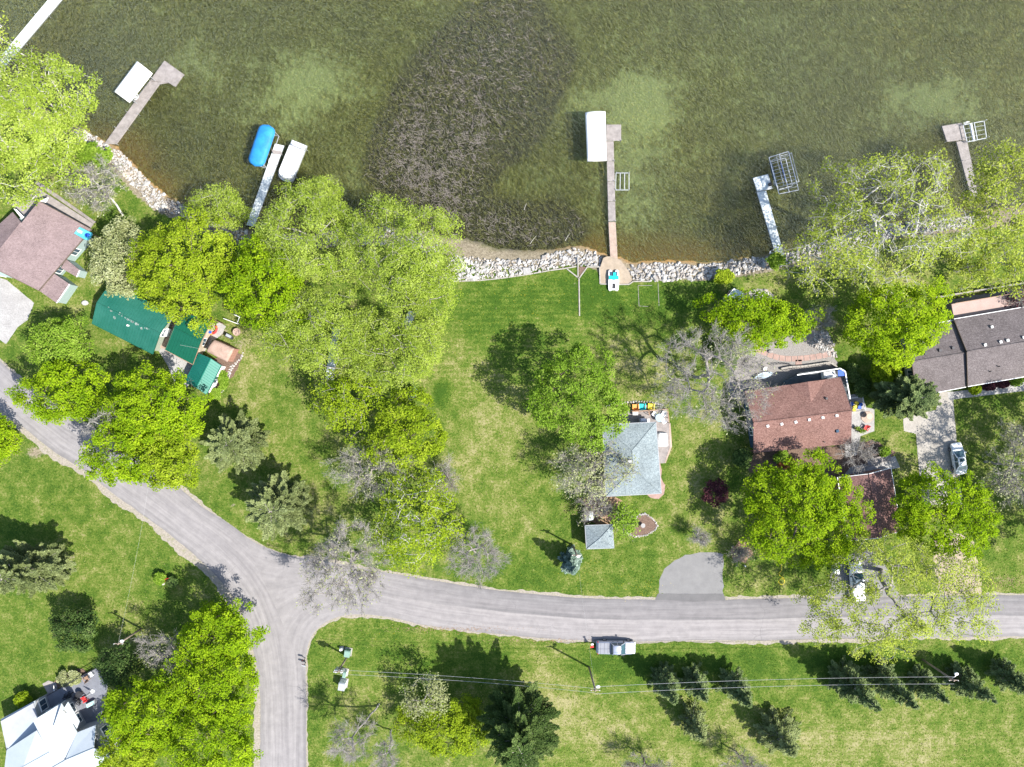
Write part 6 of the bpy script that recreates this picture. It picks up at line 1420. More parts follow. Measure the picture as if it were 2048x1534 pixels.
def skeleton(rng, base, cc, rad, n, first, shell=.55, lob=.25, zlo=-.35, step=1.1, gap=0.0, gap_size=.85):
    """trunk plus branches that reach every foliage clump; returns nodes, parents, clump nodes"""
    ph = rng.uniform(0, 6.28, 6); am = rng.uniform(.3, 1, 6)
    u = unit(rng.normal(0, 1, (n * 3, 3))); u = u[u[:, 2] > zlo][:n]
    th = np.arctan2(u[:, 1], u[:, 0]); lobes = 1 + lob * (am[0] * np.sin(2 * th + ph[0]) + am[1] * np.sin(3 * th + ph[1]) + am[2] * np.sin(5 * th + ph[2])) * .6 + lob * .5 * np.sin(4 * u[:, 2] + ph[3])
    r = (shell + (1 - shell) * rng.random(len(u)) ** .6) * lobes
    A = cc + u * r[:, None] * rad
    A[:, 2] = np.maximum(A[:, 2], .9)
    if gap:
        q = A / gap_size; g = np.sin(q[:, 0] + ph[4] + 1.3 * np.sin(q[:, 1])) * np.sin(q[:, 1] + ph[5] + 1.1 * np.sin(q[:, 2])) + .4 * np.sin(q[:, 2] * 1.7 + q[:, 0]); A = A[g > np.quantile(g, gap)]
    nodes = [np.array(base, float)]; par = [-1]
    top = np.array([cc[0], cc[1], cc[2] - rad[2] * .25]); z0 = np.array([base[0], base[1], 0]); k = 5
    for i in range(1, k + 1):
        s = i / k; p = z0 * (1 - s) + top * s; p = p + np.r_[rng.normal(0, .12, 2), 0]; p[2] = first * s + (top[2] - first) * s * s if top[2] > first else top[2] * s
        nodes.append(p); par.append(i - 1)
    N = np.array(nodes); Pn = list(par); clump = []
    order = np.argsort(np.linalg.norm(A - top, axis=1))
    for j in order:
        a = A[j]; dv = a - N[2:]; dist = np.linalg.norm(dv, axis=1) + .35 * np.maximum(0, N[2:, 2] - a[2]) * 1.5
        i = int(np.argmin(dist)) + 2; d = np.linalg.norm(a - N[i]); m = max(1, int(round(d / step))); p0 = N[i]; last = i; new = []
        bow = rng.normal(0, .12 * d / max(m, 1), 3)
        for q in range(1, m + 1):
            s = q / m; p = p0 * (1 - s) + a * s + bow * math.sin(math.pi * s) + (rng.normal(0, .05, 3) if q < m else 0); p[2] += .12 * d * math.sin(math.pi * s)
            new.append(p); Pn.append(last); last = len(N) + len(new) - 1
        N = np.vstack([N, new]); clump.append(last)
    return N, np.array(Pn), np.array(clump)

def tree(name, label, u, v, rx, ry, h, leaf='maple', kind='broad', seed=0, dens=1.0, bark=None, base=None, group=None, lsize=.14, cat='tree', zc=None, bare_top=0.0, twigs=None, spread=None, flat_=1.0, gap=None, holes=()):
    rng = np.random.default_rng(seed * 7 + 13); bark = bark or {'broad': 'bark_dark', 'shrub': 'bark_dark'}.get(kind, 'bark_grey')  # broad trees: shade inside the crown is painted as darker bark
    zc = zc if zc is not None else h * .62
    cx, cy, _ = P(u, v, zc); k = (CAM_H - zc) / FPX; R = np.array([rx * k, ry * k, (h - zc) * flat_])
    bx, by = (cx, cy) if base is None else P2(*base)
    bz = gz(bx, by)
    t = T(name, label, cat, (bx, by, bz), 0, group); off = np.array([bx, by, bz])
    area = R[0] * R[1]
    if kind in ('spruce', 'pine'): return conifer(t, off, cx, cy, R, h, leaf, kind, rng, dens, bark, lsize)
    n = int({'broad': 6.0, 'willow': 6.0, 'sparse': 5.5, 'bare': 5.2, 'shrub': 9}[kind] * area + 30)
    n = min(n, 760)
    N, Pn, cl = skeleton(rng, (bx, by, bz - .2), np.array([cx, cy, zc]), R, n, zc * .35 if kind != 'shrub' else .2,
                         shell={'broad': .56, 'willow': .56, 'sparse': .4, 'bare': .3, 'shrub': .5}[kind], lob={'broad': .2, 'willow': .17, 'sparse': .26, 'bare': .2, 'shrub': .15}[kind],
                         zlo=-.3 if kind != 'shrub' else -.1, gap=gap if gap is not None else {'broad': .12, 'willow': .2, 'sparse': .3, 'bare': .1, 'shrub': 0}[kind], gap_size=1.1 if kind == 'willow' else .85, step=1.2 if kind in ('broad', 'willow') else .85)
    for hu, hv, hr in holes:      # openings in the crown
        q_ = N[cl]; kk = FPX / (CAM_H - q_[:, 2]); cl = cl[np.hypot(1024 + q_[:, 0] * kk - hu, 767 - q_[:, 1] * kk - hv) > hr]
    cnt = np.zeros(len(N)); cnt[cl] += 1
    for i in range(len(N) - 1, 0, -1): cnt[Pn[i]] += cnt[i]
    cnt = np.maximum(cnt, 1); tr = .012 * h + .02
    rad = np.clip({'broad': .014, 'willow': .012, 'sparse': .019, 'bare': .017, 'shrub': .008}[kind] * cnt ** .46, .016, None); rad = np.minimum(rad, tr * 1.6)
    i = np.arange(1, len(N)); p = Pn[1:]
    V, Q = tubes_np(N[p] - off, N[i] - off, np.minimum(rad[p], rad[i] * 1.5), rad[i], 5 if kind in ('bare', 'sparse') else 4)
    main = mesh_np('trunk', V, Q, MT[bark], None, t)
    # twigs
    tips = N[cl]; out = unit(tips - np.array([cx, cy, zc - R[2] * .5]))
    tw = twigs if twigs is not None else {'broad': 1, 'willow': 1, 'sparse': 3, 'bare': 13, 'shrub': 2}[kind]
    m = len(tips) * tw; idx = np.repeat(np.arange(len(tips)), tw)
    s0 = tips[idx] - out[idx] * rng.uniform(0, .9, (m, 1)) + rng.normal(0, .08, (m, 3)); dirs = unit(out[idx] + rng.normal(0, .75, (m, 3)) + np.array([0, 0, .25])); ln = rng.uniform(.5, 1.3, (m, 1)) * (1.0 if kind != 'shrub' else .45)
    mid_ = s0 + dirs * ln * .55 + rng.normal(0, .05, (m, 3)); d2 = unit(dirs + rng.normal(0, .45, (m, 3))); end = mid_ + d2 * ln * .45; d3 = unit(dirs + rng.normal(0, .6, (m, 3))); end2 = mid_ + d3 * ln * .4
    P0 = np.concatenate([s0, mid_, mid_]) - off; P1 = np.concatenate([mid_, end, end2]) - off; mm = len(P0)
    tk = .0165 if kind == 'bare' else .013
    V, Q = tubes_np(P0, P1, np.r_[np.full(m, tk), np.full(2 * m, tk * .75)], np.r_[np.full(m, tk * .75), np.full(2 * m, tk * .4)], 3)
    o = mesh_np('twigs', V, Q, MT['twig'] if kind == 'bare' else MT[bark], None, t); tag(o, kind='stuff')
    if leaf is None: return t
    # leaves in clumps round the branch ends
    per = int({'broad': 66, 'willow': 72, 'sparse': 24, 'bare': 9, 'shrub': 60}[kind] * dens)
    if per < 1: return t
    sg = spread or {'broad': .42, 'willow': .52, 'sparse': .6, 'bare': .6, 'shrub': .26}[kind]
    ok = rng.random(len(tips)) > bare_top * np.clip((tips[:, 2] - zc) / (R[2] + 1e-6), 0, 1); tp = tips[ok]; ot = out[ok]
    idx = np.repeat(np.arange(len(tp)), per); m = len(idx)
    g3 = rng.normal(0, 1, (m, 3)); g3 = g3 / np.maximum(1, np.linalg.norm(g3, axis=1, keepdims=True) / 1.7)
    Cc = tp[idx] + g3 * np.array([sg, sg, sg * .55])
    if kind == 'willow':
        Cc[:, 2] -= np.abs(rng.normal(0, .35, m))
    if kind in ('broad', 'willow'):   # foliage deeper in the crown
        mc = int(m * .12); uu = unit(rng.normal(0, 1, (mc, 3))); Ci = np.array([cx, cy, zc]) + uu * (rng.random((mc, 1)) ** .5 * .72) * R; k2 = rng.integers(0, len(tp), mc)
        Cc = np.concatenate([Cc, Ci]); idx = np.concatenate([idx, k2]); m = len(idx)
    Cc[:, 2] = np.maximum(Cc[:, 2], .15)
    nn = unit(rng.normal(0, .42, (m, 3)) + np.array([0, 0, .85]) + ot[idx] * .4)
    a = unit(np.cross(nn, unit(rng.normal(0, 1, (m, 3))))); b = np.cross(nn, a); s = lsize * rng.uniform(.65, 1.3, (m, 1))
    wd = .34 if kind == 'willow' else .62
    V, Q = quads_np(Cc - off, a * s, b * s * wd)
    ct = rng.normal(0, .17, len(tp)); tone = np.clip(.5 + rng.normal(0, .07) + ct[idx] + rng.normal(0, .19, m), 0, 1)
    mesh_np('crown', V, Q, LF[leaf], dict(tone=np.repeat(tone, 4)), t)
    return t

def conifer(t, off, cx, cy, R, h, leaf, kind, rng, dens, bark, lsize):
    bx, by, bz = off; rr = (R[0] + R[1]) / 2
    MB().tube([(bx, by, bz - .2), (bx, by, h * .5), (cx, cy, h * .97)], .018 * h + .04, 8, r1=.03).build('trunk', MT[bark], t)
    nb = int((26 + 10 * h) * (1.0 if kind == 'spruce' else 1.25)); zf = rng.random(nb) ** (1.15 if kind == 'spruce' else .85)
    zf = .06 + .92 * zf; ang = np.arange(nb) * 2.39996 + rng.normal(0, .2, nb)
    if kind == 'spruce': Lb = rr * np.clip(1.04 - zf, .04, 1) ** .85 * rng.uniform(.8, 1.12, nb)
    else: Lb = rr * np.clip(1.0 - np.abs(zf - .38) * 1.25, .12, 1) ** .7 * rng.uniform(.65, 1.15, nb)
    ell = np.stack([np.cos(ang) * R[0] / rr, np.sin(ang) * R[1] / rr], -1)
    z0 = zf * h; droop = -.10 if kind == 'spruce' else .22
    P0 = np.stack([np.full(nb, bx) + (cx - bx) * zf, np.full(nb, by) + (cy - by) * zf, z0], -1)
    P1 = P0 + np.stack([ell[:, 0] * Lb, ell[:, 1] * Lb, droop * Lb + .08 * Lb], -1)
    V, Q = tubes_np(P0 - off, P1 - off, .02 + .018 * Lb, np.full(nb, .012), 4)
    tag(mesh_np('branches', V, Q, MT[bark], None, t), kind='stuff')
    per = np.maximum(6, (Lb * Lb * 15 + 20 + Lb * 26) * dens).astype(int); idx = np.repeat(np.arange(nb), per); m = len(idx)
    s = np.clip(rng.random(m) ** .62, .12, 1.03); wdt = (Lb[idx] * .20 * np.sin(np.pi * np.clip(s, 0, .97) ** .8) + .10)
    D = unit(P1 - P0)[idx]; side = np.stack([-D[:, 1], D[:, 0], np.zeros(m)], -1); off_s = rng.uniform(-1, 1, m)
    C = P0[idx] + (P1 - P0)[idx] * s[:, None] + side * (off_s * wdt)[:, None]; C[:, 2] += rng.normal(0, .07, m) + (.05 if kind == 'spruce' else .1) - .12 * np.abs(off_s) * wdt
    C[:, 2] = np.maximum(C[:, 2], .1)
    dirv = unit(D + side * off_s[:, None] * .9 + rng.normal(0, .22, (m, 3))); nrm = unit(rng.normal(0, .35, (m, 3)) + np.array([0, 0, 1.0])); b = unit(np.cross(nrm, dirv))
    l = lsize * rng.uniform(.7, 1.3, (m, 1)); V, Q = quads_np(C - off, dirv * l, b * l * .42)
    tone = np.clip(.28 + .38 * s + rng.normal(0, .13, nb)[idx] + rng.normal(0, .15, m), 0, 1)
    mesh_np('crown', V, Q, LF[leaf], dict(tone=np.repeat(tone, 4)), t)
    return t

TREES = [
 # name, label, u, v, rx, ry, h, options
 ('spreading_tree', 'large spreading tree with pale bare limbs at the top left shore', 50, 250, 134, 130, 15, dict(leaf='willow', kind='sparse', dens=3.2, gap=.12, bark='bark_pale')),
 ('overhanging_branch_tree', 'tree reaching in at the left edge beside the top left white dock', -22, 62, 40, 42, 10, dict(leaf='cotton', kind='sparse', bark='bark_pale')),
 ('shore_bush', 'bright green bush at the shore end of the angled grey dock', 190, 315, 36, 26, 3.5, dict(leaf='green', kind='shrub', cat='bush')),
 ('leaning_tree', 'bare grey tree leaning over the rocks beside the mauve-roofed house', 195, 372, 66, 58, 8, dict(leaf='bud', kind='bare', dens=.6, base=(246, 432), bark='bark_pale')),
 ('budding_tree', 'pale grey-green budding tree between mauve and faded green roofs', 243, 520, 48, 78, 9, dict(leaf='bud', kind='broad', dens=.95, lsize=.14)),
 ('small_willow', 'small round willow on the shore left of the half hidden white dock', 437, 415, 58, 44, 8, dict(leaf='willow', kind='willow')),
 ('maple_tree', 'broad bright maple above the faded green roof', 365, 540, 100, 102, 13, dict(leaf='lime')),
 ('maple_tree', 'yellow-green maple between the green roofs and the willows', 535, 575, 84, 100, 13, dict(leaf='maple')),
 ('willow_tree', 'willow over the shore end of the half hidden white dock', 620, 470, 112, 98, 14, dict(leaf='willow', kind='willow')),
 ('willow_tree', 'small willow top standing out over the water right of the pontoon boat', 646, 392, 38, 34, 9, dict(leaf='willow', kind='willow')),
 ('willow_tree', 'tall willow at the shore beside the dark weed bed', 805, 500, 108, 110, 16, dict(leaf='willow', kind='willow', holes=((820, 637, 15),))),
 ('willow_tree', 'willow over the stored dock section', 635, 665, 108, 92, 13, dict(leaf='willow', kind='willow', holes=((662, 740, 14), (664, 715, 11), (667, 690, 8), (668, 668, 8)))),
 ('willow_tree', 'willow left of the white swing seat', 775, 700, 100, 78, 11, dict(leaf='willow', kind='willow', holes=((820, 637, 15), (664, 740, 16)))),
 ('willow_tree', 'fresh green willow edging the main lawn above the white swing seat', 868, 570, 54, 66, 10, dict(leaf='willow', kind='willow', holes=((820, 637, 15),))),
 ('willow_tree', 'small willow on the lawn edge below the white swing seat', 855, 685, 34, 60, 8, dict(leaf='willow', kind='willow', holes=((820, 637, 15),))),
 ('young_tree', 'loose leafy tree with visible limbs below the willows', 695, 800, 66, 62, 11, dict(leaf='lime', kind='sparse', dens=2.4)),
 ('linden_tree', 'dense yellow-green tree left of the middle lawn', 810, 862, 74, 72, 11, dict(leaf='lime')),
 ('bare_tree', 'grey bare thicket tree below the dense yellow-green tree', 740, 940, 92, 56, 9, dict(leaf='bud', kind='bare', dens=.5)),
 ('bare_shrub', 'dark twiggy shrub at the left edge of the middle lawn', 893, 955, 24, 40, 4, dict(leaf=None, kind='bare', cat='shrub', bark='bark_dark')),
 ('dead_limbed_tree', 'yellow-green tree crossed by bold white dead limbs above the road', 835, 1045, 94, 88, 12, dict(leaf='lime', kind='sparse', dens=2.1, bark='bark_pale', bare_top=.6)),
 ('bare_tree', 'large bare tree leaning over the road junction', 695, 1135, 94, 88, 13, dict(leaf='bud', kind='bare', dens=.5, bark='bark_grey', twigs=22)),
 ('bare_tree', 'bare grey tree at the roadside right of the dead limbed tree', 950, 1108, 64, 64, 10, dict(leaf=None, kind='bare', bark='bark_grey', twigs=18)),
 ('pine_tree', 'grey-green pine just above the curved road', 555, 1015, 70, 66, 9, dict(leaf='pine', kind='pine')),
 ('pine_tree', 'grey-green pine on the grass right of the roadside maples', 470, 887, 68, 62, 9, dict(leaf='pine', kind='pine')),
 ('maple_tree', 'shaded green tree between the driveway and the faded green roof', 120, 690, 66, 50, 8, dict(leaf='green')),
 ('maple_tree', 'bright maple at the roadside, leftmost of the group', 130, 785, 86, 66, 11, dict(leaf='maple')),
 ('maple_tree', 'large bright maple below the green metal roofs', 308, 818, 102, 84, 12, dict(leaf='maple', holes=((410, 750, 44),))),
 ('maple_tree', 'bright maple hanging over the curved road', 255, 905, 84, 74, 12, dict(leaf='maple', dens=.9)),
 ('maple_tree', 'yellowish maple at the lower right of the roadside group', 345, 918, 50, 66, 11, dict(leaf='lime')),
 ('bare_tree', 'patch of bare white twigs among the roadside maples', 222, 848, 40, 30, 12, dict(leaf=None, kind='bare', bark='bark_pale')),
 ('maple_tree', 'maple cut off by the left edge below the road', -4, 880, 34, 42, 8, dict(leaf='maple')),
 ('pine_tree', 'broad pine at the left edge of the lower lawn', 45, 1142, 92, 58, 11, dict(leaf='pine', kind='pine')),
 ('round_shrub', 'round dark green tree alone on the lower left lawn', 155, 1258, 46, 42, 5.5, dict(leaf='dark', kind='broad')),
 ('maple_tree', 'bright maple beside the south road, topmost of the lower left group', 440, 1262, 80, 66, 11, dict(leaf='maple')),
 ('bare_tree', 'grey bare tree in the lower left group', 345, 1300, 66, 44, 9, dict(leaf='bud', kind='bare', dens=.4)),
 ('maple_tree', 'bright maple in the middle of the lower left group', 425, 1365, 86, 72, 12, dict(leaf='maple')),
 ('maple_tree', 'bright maple over the deck of the white-roofed house', 300, 1422, 86, 74, 12, dict(leaf='maple')),
 ('maple_tree', 'bright maple at the bottom edge beside the south road', 425, 1478, 90, 76, 12, dict(leaf='maple')),
 ('maple_tree', 'paler maple beside the lower end of the white metal roofs', 270, 1500, 62, 50, 10, dict(leaf='lime')),
 ('dark_tree', 'dark green tree in the shade above the white-roofed house deck', 238, 1332, 34, 40, 7, dict(leaf='dark', kind='broad')),
 ('budding_tree', 'thin budding tree above the bright bush south of the road', 852, 1392, 46, 40, 8, dict(leaf='bud', kind='sparse', dens=1.2)),
 ('round_bush', 'bright yellow-green bush south of the road', 885, 1448, 96, 54, 6, dict(leaf='lime', kind='broad', cat='bush')),
 ('pine_tree', 'tall dark pine at the bottom edge left of the meadow track', 1042, 1465, 84, 88, 15, dict(leaf='dark', kind='pine', dens=1.2)),
 ('bare_tree', 'bare tree with a long trunk at the bottom edge near the south road', 700, 1480, 56, 48, 10, dict(leaf=None, kind='bare', base=(760, 1405))),
 ('bare_tree', 'smaller bare tree right of the long-trunked one at the bottom edge', 775, 1510, 34, 40, 9, dict(leaf=None, kind='bare', base=(783, 1460))),
 ('willow_tree', 'huge pale tree with long limbs spreading over the road at right', 1790, 1192, 212, 118, 18, dict(leaf='cotton', kind='sparse', dens=2.2, spread=.48, lsize=.115, holes=((1712, 1160, 26), (1700, 1120, 16)),  bark='bark_grey', base=(1765, 1140), flat_=.9)),
 ('maple_tree', 'large round bright maple beside the dark garage roof', 1610, 1028, 118, 116, 12, dict(leaf='maple')),
 ('maple_tree', 'bright maple right of the dark garage roof', 1890, 1022, 102, 84, 11, dict(leaf='maple', holes=((1911, 908, 44),))),
 ('bare_tree', 'thin dark-limbed tree at the right edge beside the concrete drive', 2035, 935, 60, 96, 11, dict(leaf='bud', kind='bare', dens=.8, bark='bark_grey')),
 ('shade_tree', 'leafy tree at the right edge shading the grass beside the drive', 2192, 1035, 100, 130, 15, dict(leaf='cotton', kind='broad', dens=.8, gap=.35)),
 ('purple_shrub', 'round dark purple shrub on the lawn left of the large round maple', 1432, 985, 25, 24, 3, dict(leaf='purple', kind='shrub', cat='shrub', dens=.5)),
 ('evergreen_shrub', 'dark green shrub at the lower left corner of the red-brown roof', 1484, 915, 18, 20, 2.5, dict(leaf='dark', kind='shrub', cat='shrub')),
 ('pine_tree', 'dark green pine between the two right hand houses', 1818, 795, 66, 46, 9, dict(leaf='spruce', kind='pine', dens=1.3)),
 ('yellow_shrub', 'yellow-green shrub above the dark pine by the sage wall', 1770, 748, 28, 26, 4, dict(leaf='lime', kind='shrub', cat='shrub')),
 ('maple_tree', 'bright green tree over the left end of the grey-brown roof', 1790, 642, 106, 84, 13, dict(leaf='maple')),
 ('cottonwood_tree', 'huge cottonwood with grey limbs on the right shore', 1775, 440, 178, 140, 19, dict(leaf='cotton', kind='sparse', dens=1.25, bark='bark_pale', bare_top=.7, twigs=5)),
 ('cottonwood_tree', 'cottonwood at the right edge over the shaded grey dock', 2010, 400, 96, 110, 16, dict(leaf='cotton', kind='sparse', dens=1.8, bark='bark_grey')),
 ('cottonwood_tree', 'loose leafy tree above the pinkish balcony', 1975, 525, 92, 58, 12, dict(leaf='cotton', kind='sparse', dens=1.5, bark='bark_grey')),
 ('ash_tree', 'sparse tree left of the huge cottonwood near the white dock', 1652, 520, 70, 66, 13, dict(leaf='cotton', kind='sparse', dens=.9, bark='bark_pale', twigs=5)),
 ('maple_tree', 'fresh green tree between the gazebo and the gravel terrace', 1512, 642, 112, 56, 9, dict(leaf='maple', dens=.9)),
 ('bare_tree', 'large bare grey tree left of the red-brown roof', 1422, 752, 128, 118, 14, dict(leaf='bud', kind='bare', dens=.25, bark='bark_grey', twigs=14)),
 ('bare_shrub', 'pale bare brush right of the fresh green terrace tree', 1640, 640, 30, 30, 5, dict(leaf=None, kind='bare', cat='shrub', bark='bark_pale')),
 ('linden_tree', 'big fresh green tree on the middle lawn left of the blue-grey roof', 1155, 795, 110, 102, 13, dict(leaf='green', dens=.85, gap=.32)),
 ('budding_tree', 'budding tree against the left side of the blue-grey roof', 1182, 938, 80, 58, 9, dict(leaf='bud', kind='bare', dens=1.6, bark='bark_grey')),
 ('bare_shrub', 'bare brown shrub around the tiny pump house', 1190, 1010, 42, 32, 4, dict(leaf='bud', kind='bare', dens=.5, cat='shrub')),
 ('small_tree', 'thin light green tree beside the triangular rock garden', 1245, 1038, 34, 30, 5, dict(leaf='green', kind='sparse', dens=1.6)),
 ('blue_spruce', 'blue spruce on the road lawn below the pavilion', 1145, 1134, 26, 30, 7.5, dict(leaf='blue', kind='spruce', dens=1.5, lsize=.14)),
 ('blue_spruce', 'small blue spruce at the left edge of the middle lawn', 820, 786, 13, 15, 4, dict(leaf='blue', kind='spruce', dens=1.6, lsize=.12)),
 ('shore_bush', 'bright green bush at the shore end of the right white dock', 1553, 522, 16, 14, 2, dict(leaf='green', kind='shrub', cat='bush')),
 ('shore_bush', 'small yellowish bush at the inner edge of the rocks above the gazebo', 1448, 553, 17, 12, 1.6, dict(leaf='lime', kind='shrub', cat='bush')),
 ('birch_sapling', 'white-stemmed bare sapling above the asphalt parking pad', 1400, 1075, 18, 24, 4, dict(leaf=None, kind='bare', bark='bark_pale')),
 ('bare_shrub', 'low grey shrub on leaf litter right of the parking pad', 1480, 1106, 20, 18, 2.5, dict(leaf='bud', kind='bare', dens=.4, cat='shrub')),
 ('foundation_shrub', 'green shrub below the front wall of the red-brown roof', 1563, 914, 14, 9, 1.8, dict(leaf='green', kind='shrub', cat='shrub')),
 ('foundation_shrub', 'rust coloured shrub beside the green one under the red-brown roof', 1572, 926, 13, 10, 1.6, dict(leaf='rust', kind='shrub', cat='shrub')),
 ('bare_tree', 'pale bare tree at the lower right corner of the red-brown roof', 1712, 905, 40, 32, 5, dict(leaf=None, kind='bare', bark='bark_pale')),
 ('foundation_shrub', 'small yellow-green shrub along the front of the grey-brown roof', 1949, 777, 9, 8, 1.5, dict(leaf='lime', kind='shrub', cat='shrub')),
 ('foundation_shrub', 'dark red shrub along the front of the grey-brown roof, left one', 1978, 771, 11, 6, 1.3, dict(leaf='purple', kind='shrub', cat='shrub')),
 ('foundation_shrub', 'dark red shrub along the front of the grey-brown roof, right one', 2005, 766, 11, 6, 1.3, dict(leaf='purple', kind='shrub', cat='shrub')),
 ('foundation_shrub', 'green shrub along the front of the grey-brown roof near the right edge', 2030, 761, 11, 7, 1.4, dict(leaf='green', kind='shrub', cat='shrub')),
 ('yellow_shrub', 'yellow shrub in the shade of the white metal roof', 47, 1399, 14, 12, 2, dict(leaf='lime', kind='shrub', cat='shrub')),
 ('flower_bed_shrub', 'grey-green shrub row along the edge of the grey deck', 138, 1356, 22, 12, 1.2, dict(leaf='bud', kind='shrub', cat='shrub')),
 ('bare_shrub', 'reddish bare shrub at the right edge above the pinkish balcony', 2035, 600, 24, 22, 4, dict(leaf='purple', kind='bare', dens=1.0, cat='shrub')),
 ('bed_plants', 'strip of green plants in the stone edged bed by the teal shed', 448, 758, 7, 18, .8, dict(leaf='green', kind='shrub', cat='plants')),
 ('bed_plants', 'clump of green plants at the lower end of the bed by the teal shed', 434, 788, 9, 8, .9, dict(leaf='green', kind='shrub', cat='plants')),
 ('bed_plants', 'green plants growing round the red seat on the left lawn', 322, 1155, 9, 8, .7, dict(leaf='green', kind='shrub', cat='plants')),
 ('bed_plants', 'dark green plant clump right of the red seat on the left lawn', 347, 1163, 8, 8, .8, dict(leaf='dark', kind='shrub', cat='plants')),
 ('garden_shrub', 'green shrub in the gravel bed left of the canoe', 1440, 700, 20, 30, 2, dict(leaf='dark', kind='shrub', cat='shrub')),
 ('garden_shrub', 'dark shrub at the upper right corner of the dark railed deck', 1705, 745, 10, 16, 1.5, dict(leaf='dark', kind='shrub', cat='shrub')),
 ('garden_shrub', 'dark shrub bed right of the dark railed deck', 1724, 775, 14, 18, 1.4, dict(leaf='dark', kind='shrub', cat='shrub')),
 ('garden_shrub', 'small green shrub right of the pale bare tree by the walkway', 1768, 903, 7, 6, 1.2, dict(leaf='green', kind='shrub', cat='shrub')),
 # spruce row south of the road
 ('spruce_tree', 'dark spruce, leftmost of the row below the road', 1340, 1385, 36, 36, 9, dict(leaf='spruce', kind='spruce')),
 ('spruce_tree', 'dark spruce, second from the left in the row below the road', 1402, 1382, 32, 36, 8, dict(leaf='spruce', kind='spruce')),
 ('spruce_tree', 'dark spruce, third from the left in the row below the road', 1485, 1390, 36, 40, 9, dict(leaf='spruce', kind='spruce')),
 ('spruce_tree', 'tall spruce left of the right hand utility pole', 1728, 1392, 40, 44, 12, dict(leaf='spruce', kind='spruce')),
 ('spruce_tree', 'spruce just left below the right hand utility pole', 1802, 1388, 38, 42, 11, dict(leaf='spruce', kind='spruce')),
 ('spruce_tree', 'slim spruce directly below the right hand utility pole', 1872, 1385, 28, 36, 8, dict(leaf='spruce', kind='spruce')),
 ('spruce_tree', 'spruce right of the right hand utility pole', 1960, 1382, 36, 36, 9, dict(leaf='spruce', kind='spruce')),
 ('spruce_tree', 'spruce cut off by the right edge below the road', 2046, 1372, 34, 36, 9, dict(leaf='spruce', kind='spruce')),
 ('young_larch', 'thin yellowish young tree below the left end of the spruce row', 1398, 1462, 34, 40, 7, dict(leaf='pine', kind='spruce', dens=.6)),
 ('spruce_tree', 'loose dark spruce at the bottom edge of the meadow', 1572, 1488, 56, 48, 8, dict(leaf='pine', kind='spruce', dens=.7)),
 ('bare_tree', 'bare branched tree at the bottom edge of the meadow left of the loose spruce', 1490, 1530, 46, 34, 6, dict(leaf=None, kind='bare', bark='bark_dark')),
 ('bare_tree', 'bare branched tree at the bottom edge right of the dark pine', 1290, 1530, 44, 26, 5, dict(leaf=None, kind='bare', bark='bark_dark')),
 ('shade_tree', 'second leafy tree beyond the right edge shading the grass below the grey-brown roof', 2200, 868, 92, 84, 15, dict(leaf='cotton', kind='broad', dens=.8, gap=.3)),
]
GROUPS = {'maple_tree': 'maples', 'willow_tree': 'willows on the shore', 'bare_tree': 'bare trees', 'spruce_tree': 'spruces', 'pine_tree': 'pines', 'cottonwood_tree': 'cottonwoods on the shore', 'shore_bush': 'bushes on the shore', 'foundation_shrub': 'shrubs along house walls', 'bare_shrub': 'bare shrubs', 'garden_shrub': 'garden shrubs', 'bed_plants': 'bed plants', 'blue_spruce': 'blue spruces', 'budding_tree': 'budding trees', 'linden_tree': 'lindens', 'yellow_shrub': 'yellow shrubs'}
for i, (nm, lb, u, v, rx, ry, h, kw) in enumerate(TREES):
    tree(nm, lb, u, v, rx, ry, h, seed=i, group=GROUPS.get(nm), **kw)
# plants in the pots
for i, (t, top) in enumerate(POTS):
    rng = np.random.default_rng(i); m = 90; C = rng.normal(0, .16, (m, 3)) + np.array([0, 0, .12 + .45]); nn = unit(rng.normal(0, .6, (m, 3)) + np.array([0, 0, .7])); a = unit(np.cross(nn, unit(rng.normal(0, 1, (m, 3))))); b = np.cross(nn, a)
    V, Q = quads_np(C, a * .1, b * .06); mesh_np('foliage', V, Q, LF['green'], dict(tone=np.repeat(np.clip(rng.normal(.5, .2, m), 0, 1), 4)), t)

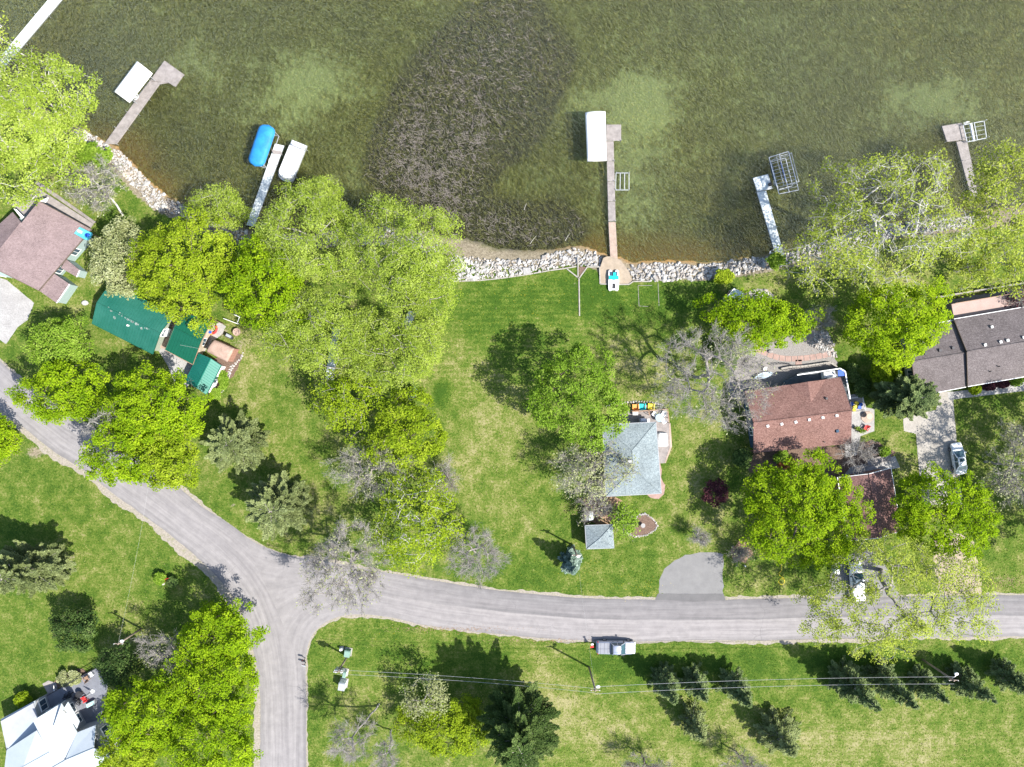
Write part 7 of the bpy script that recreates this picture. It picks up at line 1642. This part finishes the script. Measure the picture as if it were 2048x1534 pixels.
# ------------------------------------------------------------------ small ground cover
def scatter(name, label, cat, spots, n, mat, size, seed, z=.03, tilt=.25, attrs=None, tone=None):
    rng = np.random.default_rng(seed); X, Y = [], []
    w_ = np.array([s[2] * s[3] * s[4] for s in spots], float); w_ /= w_.sum()
    for s, k in zip(spots, rng.multinomial(n, w_)):
        for _ in range(1):
            u = rng.normal(s[0], s[2] * .6, k); v = rng.normal(s[1], s[3] * .6, k); X.append((u - 1024) * CAM_H / FPX); Y.append(-(v - 767) * CAM_H / FPX)
    X = np.concatenate(X); Y = np.concatenate(Y); m = len(X)
    nn = unit(rng.normal(0, tilt, (m, 3)) + np.array([0, 0, 1.0])); a = unit(np.cross(nn, unit(rng.normal(0, 1, (m, 3))))); b = np.cross(nn, a); s = size * rng.uniform(.6, 1.4, (m, 1))
    C = np.stack([X, Y, z + rng.random(m) * .05 + size * .35], -1); V, Q = quads_np(C, a * s, b * s * .7)
    o = mesh_np(name, V, Q, mat, dict(tone=np.repeat(np.clip(rng.normal(.5, .22, m), 0, 1), 4))); tag(o, label, cat, kind='stuff')
scatter('dandelions', 'scattered yellow dandelion heads in the lawns', 'flowers', [(1050, 590, 130, 30, 1), (1180, 1140, 60, 40, 1.5), (1270, 1170, 60, 25, 2), (1000, 640, 120, 40, .7), (1290, 1185, 15, 6, 8), (830, 1270, 120, 15, .8), (1250, 590, 60, 30, .8), (1000, 1100, 80, 40, .5)], 460, MT['dandelion'], .032, 1, .06)
scatter('fallen_leaves', 'brown fallen leaves along the road edges and beds', 'leaves', [(900, 1258, 110, 6, 1.5), (1100, 1282, 120, 4, 1), (1185, 1015, 40, 20, 2), (1480, 1105, 25, 18, 2), (1620, 930, 90, 12, 1), (2000, 1165, 50, 12, 1.2), (1640, 660, 30, 40, .6), (60, 810, 60, 6, .5)], 2600, MT['leaf_litter'], .06, 2, .0)

def turf():
    """clumps of taller grass that give the mown and rough grass its grain"""
    rng = np.random.default_rng(21); n = 95000; X = rng.uniform(-79, 79, n); Y = rng.uniform(-60, 42, n)
    ok = shore_dist(X, Y) < -4.0
    for e in EXCL: ok &= ~inpoly(X, Y, e)
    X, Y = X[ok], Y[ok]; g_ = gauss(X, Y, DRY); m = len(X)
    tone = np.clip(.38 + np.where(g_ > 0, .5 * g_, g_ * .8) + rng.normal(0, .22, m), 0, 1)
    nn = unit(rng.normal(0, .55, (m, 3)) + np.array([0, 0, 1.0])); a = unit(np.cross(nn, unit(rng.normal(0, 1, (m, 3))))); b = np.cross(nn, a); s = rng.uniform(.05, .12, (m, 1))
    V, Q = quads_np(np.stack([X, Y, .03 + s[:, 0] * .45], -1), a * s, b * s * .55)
    o = mesh_np('grass_tufts', V, Q, LF['turf'], dict(tone=np.repeat(tone, 4))); tag(o, 'fine grass tufts covering the lawns and meadow', 'grass', kind='stuff')
turf()
